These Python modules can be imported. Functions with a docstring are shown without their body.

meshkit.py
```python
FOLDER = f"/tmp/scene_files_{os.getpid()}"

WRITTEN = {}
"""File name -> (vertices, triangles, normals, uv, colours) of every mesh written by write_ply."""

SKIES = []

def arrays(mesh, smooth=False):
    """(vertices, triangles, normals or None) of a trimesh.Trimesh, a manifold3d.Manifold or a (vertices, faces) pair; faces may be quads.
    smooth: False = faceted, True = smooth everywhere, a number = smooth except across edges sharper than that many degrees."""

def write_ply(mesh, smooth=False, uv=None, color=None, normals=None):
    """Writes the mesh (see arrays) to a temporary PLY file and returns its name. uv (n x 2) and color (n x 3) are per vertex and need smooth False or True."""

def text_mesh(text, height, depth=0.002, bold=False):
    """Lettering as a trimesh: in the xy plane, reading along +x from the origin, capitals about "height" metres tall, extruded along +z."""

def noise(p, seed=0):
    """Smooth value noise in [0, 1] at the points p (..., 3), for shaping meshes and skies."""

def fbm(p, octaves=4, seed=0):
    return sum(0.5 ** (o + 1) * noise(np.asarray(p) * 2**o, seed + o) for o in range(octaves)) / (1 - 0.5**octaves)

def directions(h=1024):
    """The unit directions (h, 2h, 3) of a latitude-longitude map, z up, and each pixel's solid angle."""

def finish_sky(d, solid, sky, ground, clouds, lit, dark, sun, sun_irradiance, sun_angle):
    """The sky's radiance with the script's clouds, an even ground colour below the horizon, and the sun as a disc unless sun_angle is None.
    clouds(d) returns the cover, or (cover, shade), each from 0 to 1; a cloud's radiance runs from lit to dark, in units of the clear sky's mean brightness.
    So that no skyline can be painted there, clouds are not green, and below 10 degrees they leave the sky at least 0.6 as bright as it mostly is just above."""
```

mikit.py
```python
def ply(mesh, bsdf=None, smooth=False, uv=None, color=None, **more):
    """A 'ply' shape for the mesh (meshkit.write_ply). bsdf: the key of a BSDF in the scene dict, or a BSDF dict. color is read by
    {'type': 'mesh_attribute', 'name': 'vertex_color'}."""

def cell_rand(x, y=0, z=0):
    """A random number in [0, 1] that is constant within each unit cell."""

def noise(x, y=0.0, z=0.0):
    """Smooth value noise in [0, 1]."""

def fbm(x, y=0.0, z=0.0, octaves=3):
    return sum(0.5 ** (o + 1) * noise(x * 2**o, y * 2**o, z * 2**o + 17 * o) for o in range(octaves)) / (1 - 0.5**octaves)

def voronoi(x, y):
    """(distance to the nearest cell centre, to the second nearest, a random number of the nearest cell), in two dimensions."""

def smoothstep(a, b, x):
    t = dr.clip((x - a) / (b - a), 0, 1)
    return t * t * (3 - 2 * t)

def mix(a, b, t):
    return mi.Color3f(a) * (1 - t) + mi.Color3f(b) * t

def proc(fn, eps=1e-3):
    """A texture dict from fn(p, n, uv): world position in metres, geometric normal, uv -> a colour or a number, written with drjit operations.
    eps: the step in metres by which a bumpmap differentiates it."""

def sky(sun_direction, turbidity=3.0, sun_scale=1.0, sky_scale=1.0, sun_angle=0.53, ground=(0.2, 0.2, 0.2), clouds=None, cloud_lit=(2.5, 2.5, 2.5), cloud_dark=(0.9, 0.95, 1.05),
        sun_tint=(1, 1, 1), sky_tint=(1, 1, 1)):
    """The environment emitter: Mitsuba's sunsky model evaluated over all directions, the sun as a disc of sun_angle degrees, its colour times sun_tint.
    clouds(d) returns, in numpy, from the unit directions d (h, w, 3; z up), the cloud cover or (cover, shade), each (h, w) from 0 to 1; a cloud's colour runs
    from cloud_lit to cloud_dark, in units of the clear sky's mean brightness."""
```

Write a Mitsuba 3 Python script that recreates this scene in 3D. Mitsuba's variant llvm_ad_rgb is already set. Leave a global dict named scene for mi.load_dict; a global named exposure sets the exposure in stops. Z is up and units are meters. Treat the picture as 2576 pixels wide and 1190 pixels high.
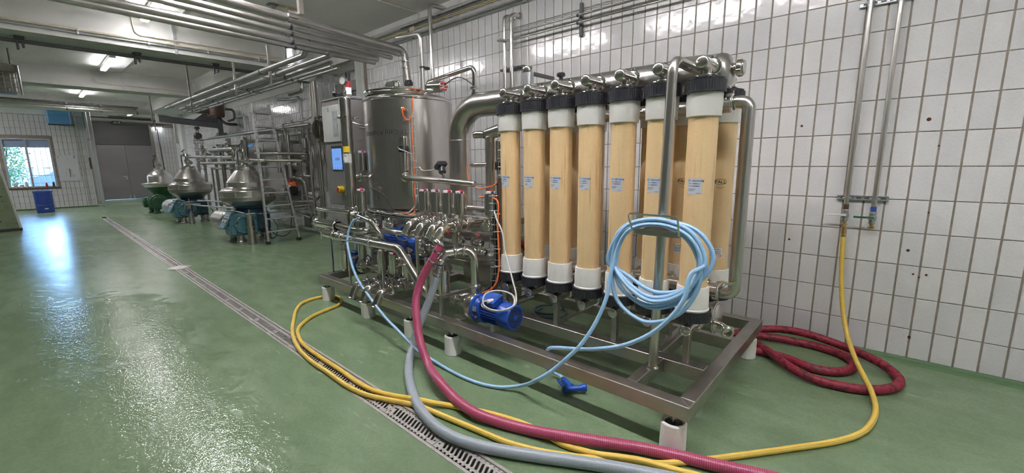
import math, random
import numpy as np
import trimesh
import shapely.geometry as sg
import shapely.affinity as sa
import drjit as dr
import mitsuba as mi
import mikit, meshkit
from mikit import proc, noise, fbm, cell_rand, smoothstep, mix, voronoi

random.seed(7)
rng = np.random.default_rng(7)
T = mi.ScalarTransform4f
scene, labels = {}, {}

# ------------------------------------------------------------------ camera, sky, lights, exposure
YAW, PITCH, ROLL, EYE = math.radians(48.459), math.radians(9.8105), math.radians(-0.6026), np.array([0.0, 0.0, 1.575])
FOCAL = 1074.37                                   # pixels, for a frame 2576 wide
_fw = np.array([math.sin(YAW) * math.cos(PITCH), math.cos(YAW) * math.cos(PITCH), -math.sin(PITCH)])
_r = np.array([math.cos(YAW), -math.sin(YAW), 0.0])
_u = np.cross(_r, _fw)
_up = -_r * math.sin(ROLL) + _u * math.cos(ROLL)
_rt = _r * math.cos(ROLL) + _u * math.sin(ROLL)
scene['camera'] = {'type': 'perspective', 'fov': math.degrees(2 * math.atan(1288 / FOCAL)), 'fov_axis': 'x', 'near_clip': 0.05, 'far_clip': 200.0,
                   'to_world': T().look_at(origin=EYE.tolist(), target=(EYE + _fw).tolist(), up=_up.tolist())}
exposure = 1.55
scene['sky'] = mikit.sky([0.35, -0.75, 0.55], turbidity=3.0, sky_scale=40.0, sun_scale=0.0, ground=(0.25, 0.25, 0.24), sky_tint=(.72, .92, 1.25))
LAMP_RADIANCE = 38.0
LAMPS = [(1.55, -1.2), (1.55, 2.5), (1.55, 4.95), (1.55, 8.1), (1.55, 13.2), (1.55, 18.9), (-3.2, 19.0), (-1.9, 22.4), (1.55, .65), (1.55, -2.95), (3.4, 24.6)]


# ------------------------------------------------------------------ helpers
def numbered(key):
    if key not in labels and key not in scene and key not in used:
        used.add(key)
        return key
    i = 1
    while f'{key}_{i:03d}' in used or f'{key}_{i:03d}' in scene:
        i += 1
    k = f'{key}_{i:03d}'
    used.add(k)
    return k


used = set()
# many tiny alike pieces, too small to pick apart in the photograph
SMALL = {'bolts', 'fan_slots', 'slots', 'slot', 'screen_row', 'cable_tie', 'end_studs', 'nuts', 'cooling_ribs', 'wires', 'chain', 'stile_slots', 'small_print'}


def thing(name, label, cat, group=None, kind=None):
    k = numbered(name)
    labels[k] = {'label': label, 'category': cat}
    if group:
        labels[k]['group'] = group
    if kind:
        labels[k]['kind'] = kind
    return k


def shape(mesh, bsdf, smooth=32, **kw):
    return mikit.ply(mesh, bsdf, smooth=smooth, **kw)


def part(parent, name, mesh, bsdf=None, smooth=32, label=None, kind=None, at=None, **kw):
    if isinstance(mesh, list):                     # separate pieces: one part each
        return [part(parent, name, m_, bsdf, smooth, label, kind, at, **kw) for m_ in mesh]
    k = numbered(f'{parent}__{name}')
    if name in SMALL:
        kind = 'stuff'
    d = mesh if isinstance(mesh, dict) else shape(mesh, bsdf, smooth, **kw)
    if at is not None:
        d = {**d, 'to_world': at}
    scene[k] = d
    if label or kind:
        labels[k] = {}
        if label:
            labels[k]['label'] = label
        if kind:
            labels[k]['kind'] = kind
    return k


def solo(name, mesh, bsdf, label, cat, smooth=32, group=None, kind=None, at=None, **kw):
    k = thing(name, label, cat, group, kind)
    d = mesh if isinstance(mesh, dict) else shape(mesh, bsdf, smooth, **kw)
    if at is not None:
        d = {**d, 'to_world': at}
    scene[k] = d
    return k


def struct(name, mesh, bsdf, label=None, smooth=False, **kw):
    k = numbered(name)
    labels[k] = {'kind': 'structure'}
    if label:
        labels[k]['label'] = label
    if mesh is not None:
        scene[k] = mesh if isinstance(mesh, dict) else shape(mesh, bsdf, smooth, **kw)
    return k


V3 = lambda *a: np.array(a, float)


def tri(m):
    v, f = np.asarray(m[0], float), np.asarray(m[1], int)
    if f.ndim == 2 and f.shape[1] == 4:
        f = np.vstack([f[:, [0, 1, 2]], f[:, [0, 2, 3]]])
    return v, f


def join(*ms):
    ms = [x for m in ms for x in (m if isinstance(m, list) else [m])]
    vs, fs, n = [], [], 0
    for m in ms:
        v, f = tri(m) if isinstance(m, tuple) else (np.asarray(m.vertices), np.asarray(m.faces))
        vs.append(v)
        fs.append(f + n)
        n += len(v)
    return np.vstack(vs), np.vstack(fs)


def xf(m, M):
    v, f = tri(m) if isinstance(m, tuple) else (np.asarray(m.vertices), np.asarray(m.faces))
    M = np.asarray(M)
    if np.linalg.det(M[:3, :3]) < 0:
        f = f[:, ::-1]
    return v @ M[:3, :3].T + M[:3, 3], f


def move(m, x=0, y=0, z=0):
    v, f = tri(m) if isinstance(m, tuple) else (np.asarray(m.vertices), np.asarray(m.faces))
    return v + [x, y, z], f


def rotz(m, deg, about=(0, 0, 0)):
    a = math.radians(deg)
    M = np.eye(4)
    M[:2, :2] = [[math.cos(a), -math.sin(a)], [math.sin(a), math.cos(a)]]
    about = np.array(about, float)
    M[:3, 3] = about - M[:3, :3] @ about
    return xf(m, M)


def frame(d, up=(0, 0, 1)):
    d = np.asarray(d, float)
    d = d / np.linalg.norm(d)
    up = np.asarray(up, float)
    if abs(d @ up) > 0.98 * np.linalg.norm(up):
        up = np.array([0, 1.0, 0])
    x = np.cross(up, d)
    x /= np.linalg.norm(x)
    return x, np.cross(d, x), d


def orient(m, p, d, up=(0, 0, 1)):
    """local z -> d, local y -> as near to up as can be, placed at p"""
    x, y, z = frame(d, up)
    M = np.eye(4)
    M[:3, 0], M[:3, 1], M[:3, 2], M[:3, 3] = x, y, z, p
    return xf(m, M)


def box(x0, x1, y0, y1, z0, z1):
    v = np.array([[x, y, z] for x in (x0, x1) for y in (y0, y1) for z in (z0, z1)], float)
    f = np.array([[0, 1, 3, 2], [4, 6, 7, 5], [0, 4, 5, 1], [2, 3, 7, 6], [0, 2, 6, 4], [1, 5, 7, 3]])
    return tri((v, f))


def cbox(x0, x1, y0, y1, z0, z1, c=0.003):
    """a box with chamfered edges"""
    c = min(c, (x1 - x0) * .45, (y1 - y0) * .45, (z1 - z0) * .45)
    p = []
    for sx, x in ((1, x0), (-1, x1)):
        for sy, y in ((1, y0), (-1, y1)):
            for sz, z in ((1, z0), (-1, z1)):
                p += [[x + sx * c, y + sy * c, z], [x + sx * c, y, z + sz * c], [x, y + sy * c, z + sz * c]]
    h = trimesh.convex.convex_hull(np.array(p))
    return np.array(h.vertices), np.array(h.faces)


def bar(p, q, w, h, up=(0, 0, 1), c=0.002):
    """square bar from p to q, w across, h along up"""
    p, q = np.asarray(p, float), np.asarray(q, float)
    return orient(cbox(-w / 2, w / 2, -h / 2, h / 2, 0, np.linalg.norm(q - p), c), p, q - p, up)


def lathe(prof, n=28, p=(0, 0, 0), d=(0, 0, 1), a0=0.0, a1=2 * math.pi):
    """prof: (radius, height) pairs along the axis d from p"""
    prof = np.asarray(prof, float)
    full = abs(a1 - a0 - 2 * math.pi) < 1e-6
    m = n if full else n + 1
    a = a0 + (a1 - a0) * np.arange(m) / n
    k = len(prof)
    v = np.stack([prof[None, :, 0] * np.cos(a)[:, None], prof[None, :, 0] * np.sin(a)[:, None], np.broadcast_to(prof[:, 1], (m, k))], -1).reshape(-1, 3)
    f = []
    for i in range(n):
        j = (i + 1) % m
        for t in range(k - 1):
            q = [i * k + t, j * k + t, j * k + t + 1, i * k + t + 1]
            if prof[t, 0] > 1e-9:
                f.append([q[0], q[1], q[2]] if prof[t + 1, 0] > 1e-9 else [q[0], q[1], q[3]])
            if prof[t + 1, 0] > 1e-9 and prof[t, 0] > 1e-9:
                f.append([q[0], q[2], q[3]])
            elif prof[t, 0] <= 1e-9:
                f.append([q[0], q[2], q[3]])
    return orient((v, np.array(f)), p, d)


def rod(p, q, r, n=16, c=None, r1=None):
    """closed cylinder (or cone) from p to q"""
    p, q = np.asarray(p, float), np.asarray(q, float)
    L = np.linalg.norm(q - p)
    r1 = r if r1 is None else r1
    c = min(0.15 * min(r, r1), 0.2 * L) if c is None else c
    return lathe([(0, 0), (r - c, 0), (r, c), (r1, L - c), (r1 - c, L), (0, L)], n, p, q - p)


def fillet(pts, rad, seg=7):
    pts = [np.asarray(p, float) for p in pts]
    out = [pts[0]]
    for i in range(1, len(pts) - 1):
        a, b, c = pts[i - 1], pts[i], pts[i + 1]
        u, w = a - b, c - b
        lu, lw = np.linalg.norm(u), np.linalg.norm(w)
        u, w = u / lu, w / lw
        cs = np.clip(u @ w, -1, 1)
        ang = math.acos(cs)
        if ang > math.pi - 0.03:
            out.append(b)
            continue
        rr = rad[i - 1] if isinstance(rad, (list, tuple)) else rad
        t = min(rr / math.tan(ang / 2), 0.49 * lu, 0.49 * lw)
        rr = t * math.tan(ang / 2)
        bis = (u + w) / np.linalg.norm(u + w)
        o = b + bis * rr / math.sin(ang / 2)
        s, e = b + u * t - o, b + w * t - o
        tot = math.pi - ang
        for k in range(seg + 1):
            ph = tot * k / seg
            out.append(o + (s * math.sin(tot - ph) + e * math.sin(ph)) / math.sin(tot))
    out.append(pts[-1])
    return np.array(out)


def spline(pts, n=10):
    """Catmull-Rom through the points"""
    p = np.asarray(pts, float)
    p = np.vstack([2 * p[0] - p[1], p, 2 * p[-1] - p[-2]])
    out = []
    for i in range(1, len(p) - 2):
        a, b, c, d = p[i - 1], p[i], p[i + 1], p[i + 2]
        t0, t1 = 0, np.linalg.norm(b - a) ** .5 + 1e-9
        t2 = t1 + np.linalg.norm(c - b) ** .5 + 1e-9
        t3 = t2 + np.linalg.norm(d - c) ** .5 + 1e-9
        for t in np.linspace(t1, t2, n, endpoint=False):
            A1 = (t1 - t) / (t1 - t0) * a + (t - t0) / (t1 - t0) * b
            A2 = (t2 - t) / (t2 - t1) * b + (t - t1) / (t2 - t1) * c
            A3 = (t3 - t) / (t3 - t2) * c + (t - t2) / (t3 - t2) * d
            B1 = (t2 - t) / (t2 - t0) * A1 + (t - t0) / (t2 - t0) * A2
            B2 = (t3 - t) / (t3 - t1) * A2 + (t - t1) / (t3 - t1) * A3
            out.append((t2 - t) / (t2 - t1) * B1 + (t - t1) / (t2 - t1) * B2)
    out.append(p[-2])
    return np.array(out)


def resample(path, step):
    path = np.asarray(path, float)
    s = np.r_[0, np.cumsum(np.linalg.norm(np.diff(path, axis=0), axis=1))]
    n = max(2, int(round(s[-1] / step)) + 1)
    t = np.linspace(0, s[-1], n)
    return np.stack([np.interp(t, s, path[:, k]) for k in range(3)], -1), t


def sweep(path, r, n=14, caps=True, want_uv=False):
    path = np.asarray(path, float)
    keep = np.r_[True, np.linalg.norm(np.diff(path, axis=0), axis=1) > 1e-6]
    path = path[keep]
    k = len(path)
    rad = np.broadcast_to(np.asarray(r, float), keep.shape)[keep] if np.ndim(r) else np.full(k, float(r))
    t = np.gradient(path, axis=0)
    d = np.diff(path, axis=0)
    d /= np.linalg.norm(d, axis=1, keepdims=True)
    t[1:-1] = d[1:] + d[:-1]
    t[0], t[-1] = d[0], d[-1]
    t /= np.linalg.norm(t, axis=1, keepdims=True) + 1e-12
    x, _, _ = frame(t[0])
    X = [x]
    for i in range(1, k):
        x = X[-1] - t[i] * (X[-1] @ t[i])
        X.append(x / np.linalg.norm(x))
    X = np.array(X)
    Y = np.cross(t, X)
    m = n + 1 if want_uv else n
    a = np.arange(m) * 2 * math.pi / n
    v = path[:, None] + rad[:, None, None] * (np.cos(a)[None, :, None] * X[:, None] + np.sin(a)[None, :, None] * Y[:, None])
    i, j = np.meshgrid(np.arange(k - 1), np.arange(n), indexing='ij')
    j1 = (j + 1) if want_uv else (j + 1) % n
    f = np.stack([i * m + j, i * m + j1, (i + 1) * m + j1, (i + 1) * m + j], -1).reshape(-1, 4)
    v = v.reshape(-1, 3)
    f = np.vstack([f[:, [0, 1, 2]], f[:, [0, 2, 3]]])
    if want_uv:
        s = np.r_[0, np.cumsum(np.linalg.norm(np.diff(path, axis=0), axis=1))]
        uv = np.stack([np.broadcast_to(np.arange(m) / n, (k, m)), np.broadcast_to(s[:, None], (k, m))], -1).reshape(-1, 2)
        return (v, f), uv
    if caps:
        nv = len(v)
        v = np.vstack([v, path[0], path[-1]])
        jj = np.arange(n)
        f = np.vstack([f, np.stack([np.full(n, nv), (jj + 1) % n, jj], -1), np.stack([np.full(n, nv + 1), (k - 1) * n + jj, (k - 1) * n + (jj + 1) % n], -1)])
    return v, f


def pipe(pts, r, bend=None, n=16):
    return sweep(fillet(pts, bend if bend is not None else 2.6 * r), r, n)


def hollow(p, d, r, length, wall=0.003, n=24):
    """open pipe end: a short tube that one can look into"""
    return lathe([(r - wall, 0.002), (r - wall, -length), (0, -length)][::-1] + [(r - wall, 0), (r, 0), (r, -length)], n, p, d)


def clamp(p, d, r, n=22):
    """hygienic pipe clamp: two ferrule flanges under a band"""
    o = r * 1.0 + 0.0085
    prof = [(r, -.016), (r + .002, -.012), (o, -.009), (o + .004, -.008), (o + .006, -.005), (o + .006, .005), (o + .004, .008), (o, .009), (r + .002, .012), (r, .016)]
    m = lathe(prof, n, p, d)
    x, y, z = frame(d)
    p = np.asarray(p, float)
    q = p + y * (o + .006)
    return join(m, orient(cbox(-.006, .006, -.002, .014, -.008, .008, .002), q, d), rod(q + y * .008 - x * .016, q + y * .008 + x * .016, .0035, 8))


def union_nut(p, d, r, w=0.022, slots=4):
    """slotted dairy union nut"""
    m = lathe([(r, -w), (r + .008, -w), (r + .013, -w * .7), (r + .013, w * .7), (r + .008, w), (r, w)], 24, p, d)
    out = [m]
    for k in range(slots):
        a = 2 * math.pi * k / slots + .4
        out.append(orient(cbox(-.007, .007, r + .008, r + .018, -w * .8, w * .8, .002), p, np.asarray(d, float), (math.cos(a) * .9, .2, math.sin(a))))
    return join(*out)


def extrude(poly, h, p=(0, 0, 0), d=(0, 0, 1), up=(0, 0, 1)):
    gs = getattr(poly, 'geoms', [poly])
    ms = [trimesh.creation.extrude_polygon(g, h, engine='earcut') for g in gs]
    return orient(join(*[(np.array(m.vertices), np.array(m.faces)) for m in ms]), p, d, up)


def lettering(text, height, depth=0.0012, bold=False):
    m = meshkit.text_mesh(text, height, depth, bold)
    v = np.array(m.vertices)
    v[:, 0] -= (v[:, 0].min() + v[:, 0].max()) / 2
    v[:, 1] -= height / 2
    return v, np.array(m.faces)


def wrap(m, c, r, ang, z, max_edge=None):
    """flat (x right, y up, z out) -> on the upright cylinder of radius r about c, facing the direction ang"""
    v, f = tri(m) if isinstance(m, tuple) else (np.asarray(m.vertices), np.asarray(m.faces))
    if max_edge:
        v, f = (np.asarray(a) for a in trimesh.remesh.subdivide_to_size(v, f, max_edge=max_edge)[:2])
    a = ang + v[:, 0] / r
    rr = r + v[:, 2]
    return np.stack([c[0] + rr * np.cos(a), c[1] + rr * np.sin(a), z + v[:, 1]], -1), f


def grid_patch(w, h, t, nx=6):
    """a thin plate, x in steps so that it can be bent"""
    xs = np.linspace(-w / 2, w / 2, nx + 1)
    return join(*[box(xs[i], xs[i + 1], -h / 2, h / 2, -0.0005, t) for i in range(nx)])


def on_wall(m, p, normal, up=(0, 0, 1)):
    """flat (x right as seen, y up, z out) -> at p facing normal"""
    return orient(m, p, normal, up)


def dome(p, d, r, bulge, n=24, base=0.0):
    prof = [(r, -base), (r, 0)] if base else [(r, 0)]
    prof += [(r * math.cos(t), bulge * math.sin(t)) for t in np.linspace(0.15, math.pi / 2 - .12, 6)] + [(0, bulge)]
    return lathe(prof, n, p, d)


# ------------------------------------------------------------------ materials
def lin(r, g, b):
    return [(c / 255 / 12.92 if c <= 10 else ((c / 255 + .055) / 1.055) ** 2.4) for c in (r, g, b)]


def rgb(c):
    return {'type': 'rgb', 'value': list(map(float, c))} if isinstance(c, (list, tuple)) else c


def mat(name, color, rough=0.5, metal=0.0, spec=0.5, bump=None, bump_scale=1.0, **kw):
    b = {'type': 'principled', 'base_color': rgb(color), 'roughness': rough if isinstance(rough, dict) else float(rough), 'metallic': float(metal), **kw}
    if not metal:
        b['specular'] = float(spec)
    if bump is not None:
        b = {'type': 'bumpmap', 'tex': bump, 'scale': float(bump_scale), 'bsdf': b}
    scene[name] = {'type': 'twosided', 'bsdf': b}


def spots(p, f, a, b, seed=0.0):
    return smoothstep(a, b, fbm(p.x * f + seed, p.y * f, p.z * f, 3))


def floor_color(p, n, uv):
    big = fbm(p.x * .9, p.y * .9, 3.0, 3)
    fine = noise(p.x * 90, p.y * 90, 1.0)
    mid = fbm(p.x * 9, p.y * 4, 2.0, 3)
    c = mix((.120, .182, .100), (.168, .240, .142), smoothstep(.25, .75, big * .55 + mid * .45))
    c = c * (0.93 + 0.14 * fine)
    scuff = smoothstep(.74, .84, fbm(p.x * 30, p.y * 8, 9.0, 3)) * smoothstep(.55, .75, fbm(p.x * 1.6, p.y * 1.6, 31.0, 2))
    return mix(c, (.28, .38, .25), scuff * .4)


def wet_mask(p):
    # hosed-down aisle left of the drain: broken films of water
    zone = smoothstep(1.35, .5, p.x) * smoothstep(9.0, 4.5, p.y)
    patch = fbm(p.x * 1.3 + 4, p.y * 1.1, 5.0, 2)
    edge = fbm(p.x * 13, p.y * 9, 6.0, 3)
    return smoothstep(.50, .56, patch * .40 + edge * .36 + zone * .27)


def floor_rough(p, n, uv):
    return 0.26 - 0.17 * wet_mask(p) + 0.06 * (fbm(p.x * 5, p.y * 5, 8.0, 2) - .5)


def floor_bump(p, n, uv):
    w = wet_mask(p)
    return fbm(p.x * 120, p.y * 120, 1.0, 2) * (.0004 + .0008 * w) + fbm(p.x * 30, p.y * 30, 2.0, 2) * (.0006 + .0012 * w)


mat('floor_epoxy', proc(floor_color), proc(floor_rough), bump=proc(floor_bump, .0018), spec=.5)
mat('cove_epoxy', lin(78, 108, 72), .35)
mat('grout', proc(lambda p, n, uv: mix(lin(122, 115, 106), lin(150, 141, 130), fbm(p.x * 9, p.y * 9, p.z * 9, 3))), .85)


def glaze(base, seed):
    def fn(p, n, uv):
        t = fbm(p.x * 3, p.y * 3, p.z * 3 + seed, 2)
        s = smoothstep(.66, .72, noise(p.x * 260, p.y * 260, p.z * 260)) * .10
        return mi.Color3f(base) * (0.95 + .09 * t - s)
    return fn


def glaze_bump(p, n, uv):
    return fbm(p.x * 20, p.y * 20, p.z * 20, 2) * .0009


_gb = proc(glaze_bump, .003)
TILE_BASES = [(.66, .66, .67), (.63, .63, .645), (.69, .685, .69)]
for _i, _b in enumerate(TILE_BASES):
    mat(f'tile_glaze_{_i}', proc(glaze(_b, _i * 7.0)), .13, bump=_gb, spec=.5)
mat('dim_wall', (.42, .43, .41), .6)
mat('far_tile', (.60, .60, .60), .2)
mat('white_paint', proc(lambda p, n, uv: mix((.66, .66, .65), (.76, .76, .75), fbm(p.x * 2, p.y * 2, p.z * 2, 3))), .7, spec=.3)
mat('ceiling_paint', proc(lambda p, n, uv: mix((.49, .49, .47), (.60, .60, .58), fbm(p.x * 1.5, p.y * 1.5, p.z * 4, 4)) * (0.94 + .12 * noise(p.x * 70, p.y * 70, p.z * 70))), .8, spec=.2,
    bump=proc(lambda p, n, uv: fbm(p.x * 30, p.y * 30, p.z * 30, 2) * .004, .004))
mat('beam_paint', proc(lambda p, n, uv: mix((.50, .50, .48), (.61, .61, .59), fbm(p.x * 1.2, p.y * 4, p.z * 4, 4))), .75, spec=.2,
    bump=proc(lambda p, n, uv: fbm(p.x * 14, p.y * 14, p.z * 22, 3) * .006, .005))
mat('old_green_plaster', proc(lambda p, n, uv: mix(mix((.20, .26, .15), (.30, .36, .23), fbm(p.x * 5, p.y * 5, p.z * 5, 4)), (.05, .05, .04), smoothstep(.62, .74, fbm(p.x * 9, p.y * 9, p.z * 16, 4)))), .5)


def brushed(base, f=(260, 260, 3), amt=.10):
    def fn(p, n, uv):
        return mi.Color3f(base) * (1 - amt + 2 * amt * fbm(p.x * f[0], p.y * f[1], p.z * f[2], 2))
    return fn


mat('steel', (.66, .64, .61), .20, 1.0)
mat('steel_bright', (.74, .72, .69), .09, 1.0)
mat('steel_satin', (.60, .58, .55), .30, 1.0)
mat('steel_brushed', proc(brushed((.58, .56, .54))), .27, 1.0)
mat('steel_frame', proc(brushed((.42, .395, .37), (9, 9, 9), .16)), proc(lambda p, n, uv: .30 + .14 * fbm(p.x * 24, p.y * 24, p.z * 24, 3)), 1.0)
mat('steel_dull', proc(brushed((.46, .44, .41), (6, 6, 6), .18)), .38, 1.0)
mat('steel_dark', (.18, .17, .16), .45, 1.0)
mat('separator_steel', proc(brushed((.72, .685, .66), (5, 5, 14), .08)), .30, 1.0)
mat('aluminium', proc(brushed((.66, .66, .66), (60, 60, 5), .12)), .38, 1.0)
mat('dark_metal', (.055, .055, .06), .45)
mat('rubber', (.022, .022, .025), .5)
mat('black_plastic', (.018, .019, .024), .32)
mat('white_plastic', proc(lambda p, n, uv: mix((.70, .70, .67), (.78, .78, .755), fbm(p.x * 4, p.y * 4, p.z * 4, 2))), .32)
mat('foot_plastic', proc(lambda p, n, uv: mix((.74, .74, .71), (.84, .84, .82), fbm(p.x * 12, p.y * 12, p.z * 5, 3))), .42)
mat('red_plastic', (.50, .035, .06), .3)
mat('orange_cable', (.80, .20, .06), .4)
mat('grey_cable', (.55, .55, .54), .45)
mat('black_cable', (.02, .02, .02), .5)
mat('blue_paint', proc(lambda p, n, uv: mix((.012, .06, .33), (.022, .09, .43), fbm(p.x * 8, p.y * 8, p.z * 8, 2))), .28)
mat('blue_plastic', (.012, .07, .36), .3)
mat('drum_blue', (.025, .06, .30), .4)
mat('heater_blue', (.13, .36, .62), .45)
mat('teal_paint', proc(lambda p, n, uv: mix(mix((.045, .125, .15), (.075, .185, .215), fbm(p.x * 6, p.y * 6, p.z * 6, 3)), (.03, .05, .05), smoothstep(.66, .78, fbm(p.x * 14, p.y * 14, p.z * 14, 3)))), .38)
mat('dark_teal_paint', (.018, .048, .075), .4)
mat('green_paint', proc(lambda p, n, uv: mix((.022, .075, .035), (.045, .125, .06), fbm(p.x * 5, p.y * 5, p.z * 5, 3))), .38)
mat('cabinet_grey', proc(lambda p, n, uv: mix((.135, .132, .13), (.16, .155, .152), noise(p.x * 400, p.y * 400, p.z * 400))), .42, 0.0, .5)
mat('cabinet_steel', proc(brushed((.50, .485, .475), (300, 300, 300), .08)), .40, .8)
mat('box_grey', (.30, .30, .30), .5)
mat('vent_white', (.62, .63, .63), .5)
mat('sticker_yellow', (.78, .55, .02), .45)
mat('sticker_white', (.66, .68, .70), .4)
mat('sticker_blue', (.05, .25, .55), .4)
mat('label_silver', (.50, .54, .60), .35)
mat('ink', (.02, .02, .025), .5)
mat('ink_blue', (.03, .07, .22), .5)
mat('ink_grey', (.20, .22, .26), .5)
mat('ink_red', (.5, .03, .03), .5)
mat('ink_brown', (.055, .035, .02), .6)
mat('sign_green', (.02, .10, .05), .4)
mat('rust_plug', proc(lambda p, n, uv: mix((.10, .012, .012), (.05, .02, .01), noise(p.x * 200, p.y * 200, p.z * 200))), .8)
mat('brass', (.62, .44, .20), .3, 1.0)
mat('copper_brown', (.09, .06, .045), .5, .4)
mat('pipe_dull', proc(brushed((.43, .415, .40), (5, 5, 5), .14)), .40, 1.0)
mat('lid_grey', proc(lambda p, n, uv: mix((.58, .57, .54), (.74, .73, .70), fbm(p.x * 40, p.y * 40, 1.0, 3))), .4, .3)
mat('grate_steel', proc(brushed((.54, .52, .50), (30, 30, 30), .12)), .38, .6)
mat('zinc', (.50, .52, .54), .4, 1.0)
mat('conduit_cream', (.50, .46, .36), .5)
mat('brass_pipe', (.50, .46, .26), .4, .6)
mat('door_steel', proc(brushed((.23, .22, .23), (.8, .8, 2), .12)), .33, .25)
mat('door_frame_grey', (.22, .21, .20), .5)
mat('dark_panel', (.075, .075, .078), .4)
mat('board_white', proc(lambda p, n, uv: mix((.62, .63, .66), (.52, .53, .55), smoothstep(.6, .75, fbm(p.x * 9, p.y * 9, p.z * 4, 3)))), .3)
mat('window_frame', (.40, .42, .48), .5)
mat('wood_sill', (.20, .12, .06), .5)


def tube_resin(p, n, uv):
    # cast resin tube: fine fibres that run lengthwise, small droplets of wet
    a = dr.atan2(n.y, n.x)
    fib = fbm(a * 34 + p.x * 3, p.z * 1.2, p.y * 3, 3)
    thin = noise(a * 150, p.z * 2.0, p.y * 5)
    c = mix((.68, .475, .24), (.76, .565, .33), fib * .6 + fbm(a * 3, p.z * 3, p.y, 2) * .4)
    c = mix(c, (.33, .20, .09), smoothstep(.72, .90, thin) * smoothstep(.40, .62, fbm(a * 9, p.z * 2.2, p.y * 2, 2)) * .45)
    c = c * (0.96 + .08 * noise(a * 170, p.z * 260, p.y * 40))
    return c


mat('resin_tube', proc(tube_resin), .30, clearcoat=.6, clearcoat_gloss=.9, spec=.5)
mat('hose_red', proc(lambda p, n, uv: mix((.27, .035, .085), (.41, .085, .165), .5 + .5 * dr.cos(uv.y * (2 * math.pi / .0105)))), .33)
mat('hose_grey', proc(lambda p, n, uv: mix((.20, .245, .29), (.40, .44, .48), smoothstep(.35, .75, .5 + .5 * dr.sin(uv.x * 6.2832 * 20 + uv.y * 700) * dr.sin(uv.x * 6.2832 * 20 - uv.y * 700)))), .35)
def yellow_skin(p, n, uv):
    c = mix((.64, .43, .065), (.77, .555, .12), fbm(p.x * 22, p.y * 22, p.z * 22, 3))
    k = uv.x * 3 - dr.floor(uv.x * 3)
    return mix(c, (.08, .07, .05), smoothstep(.075, .045, dr.abs(k - .5)) * .35)


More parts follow.
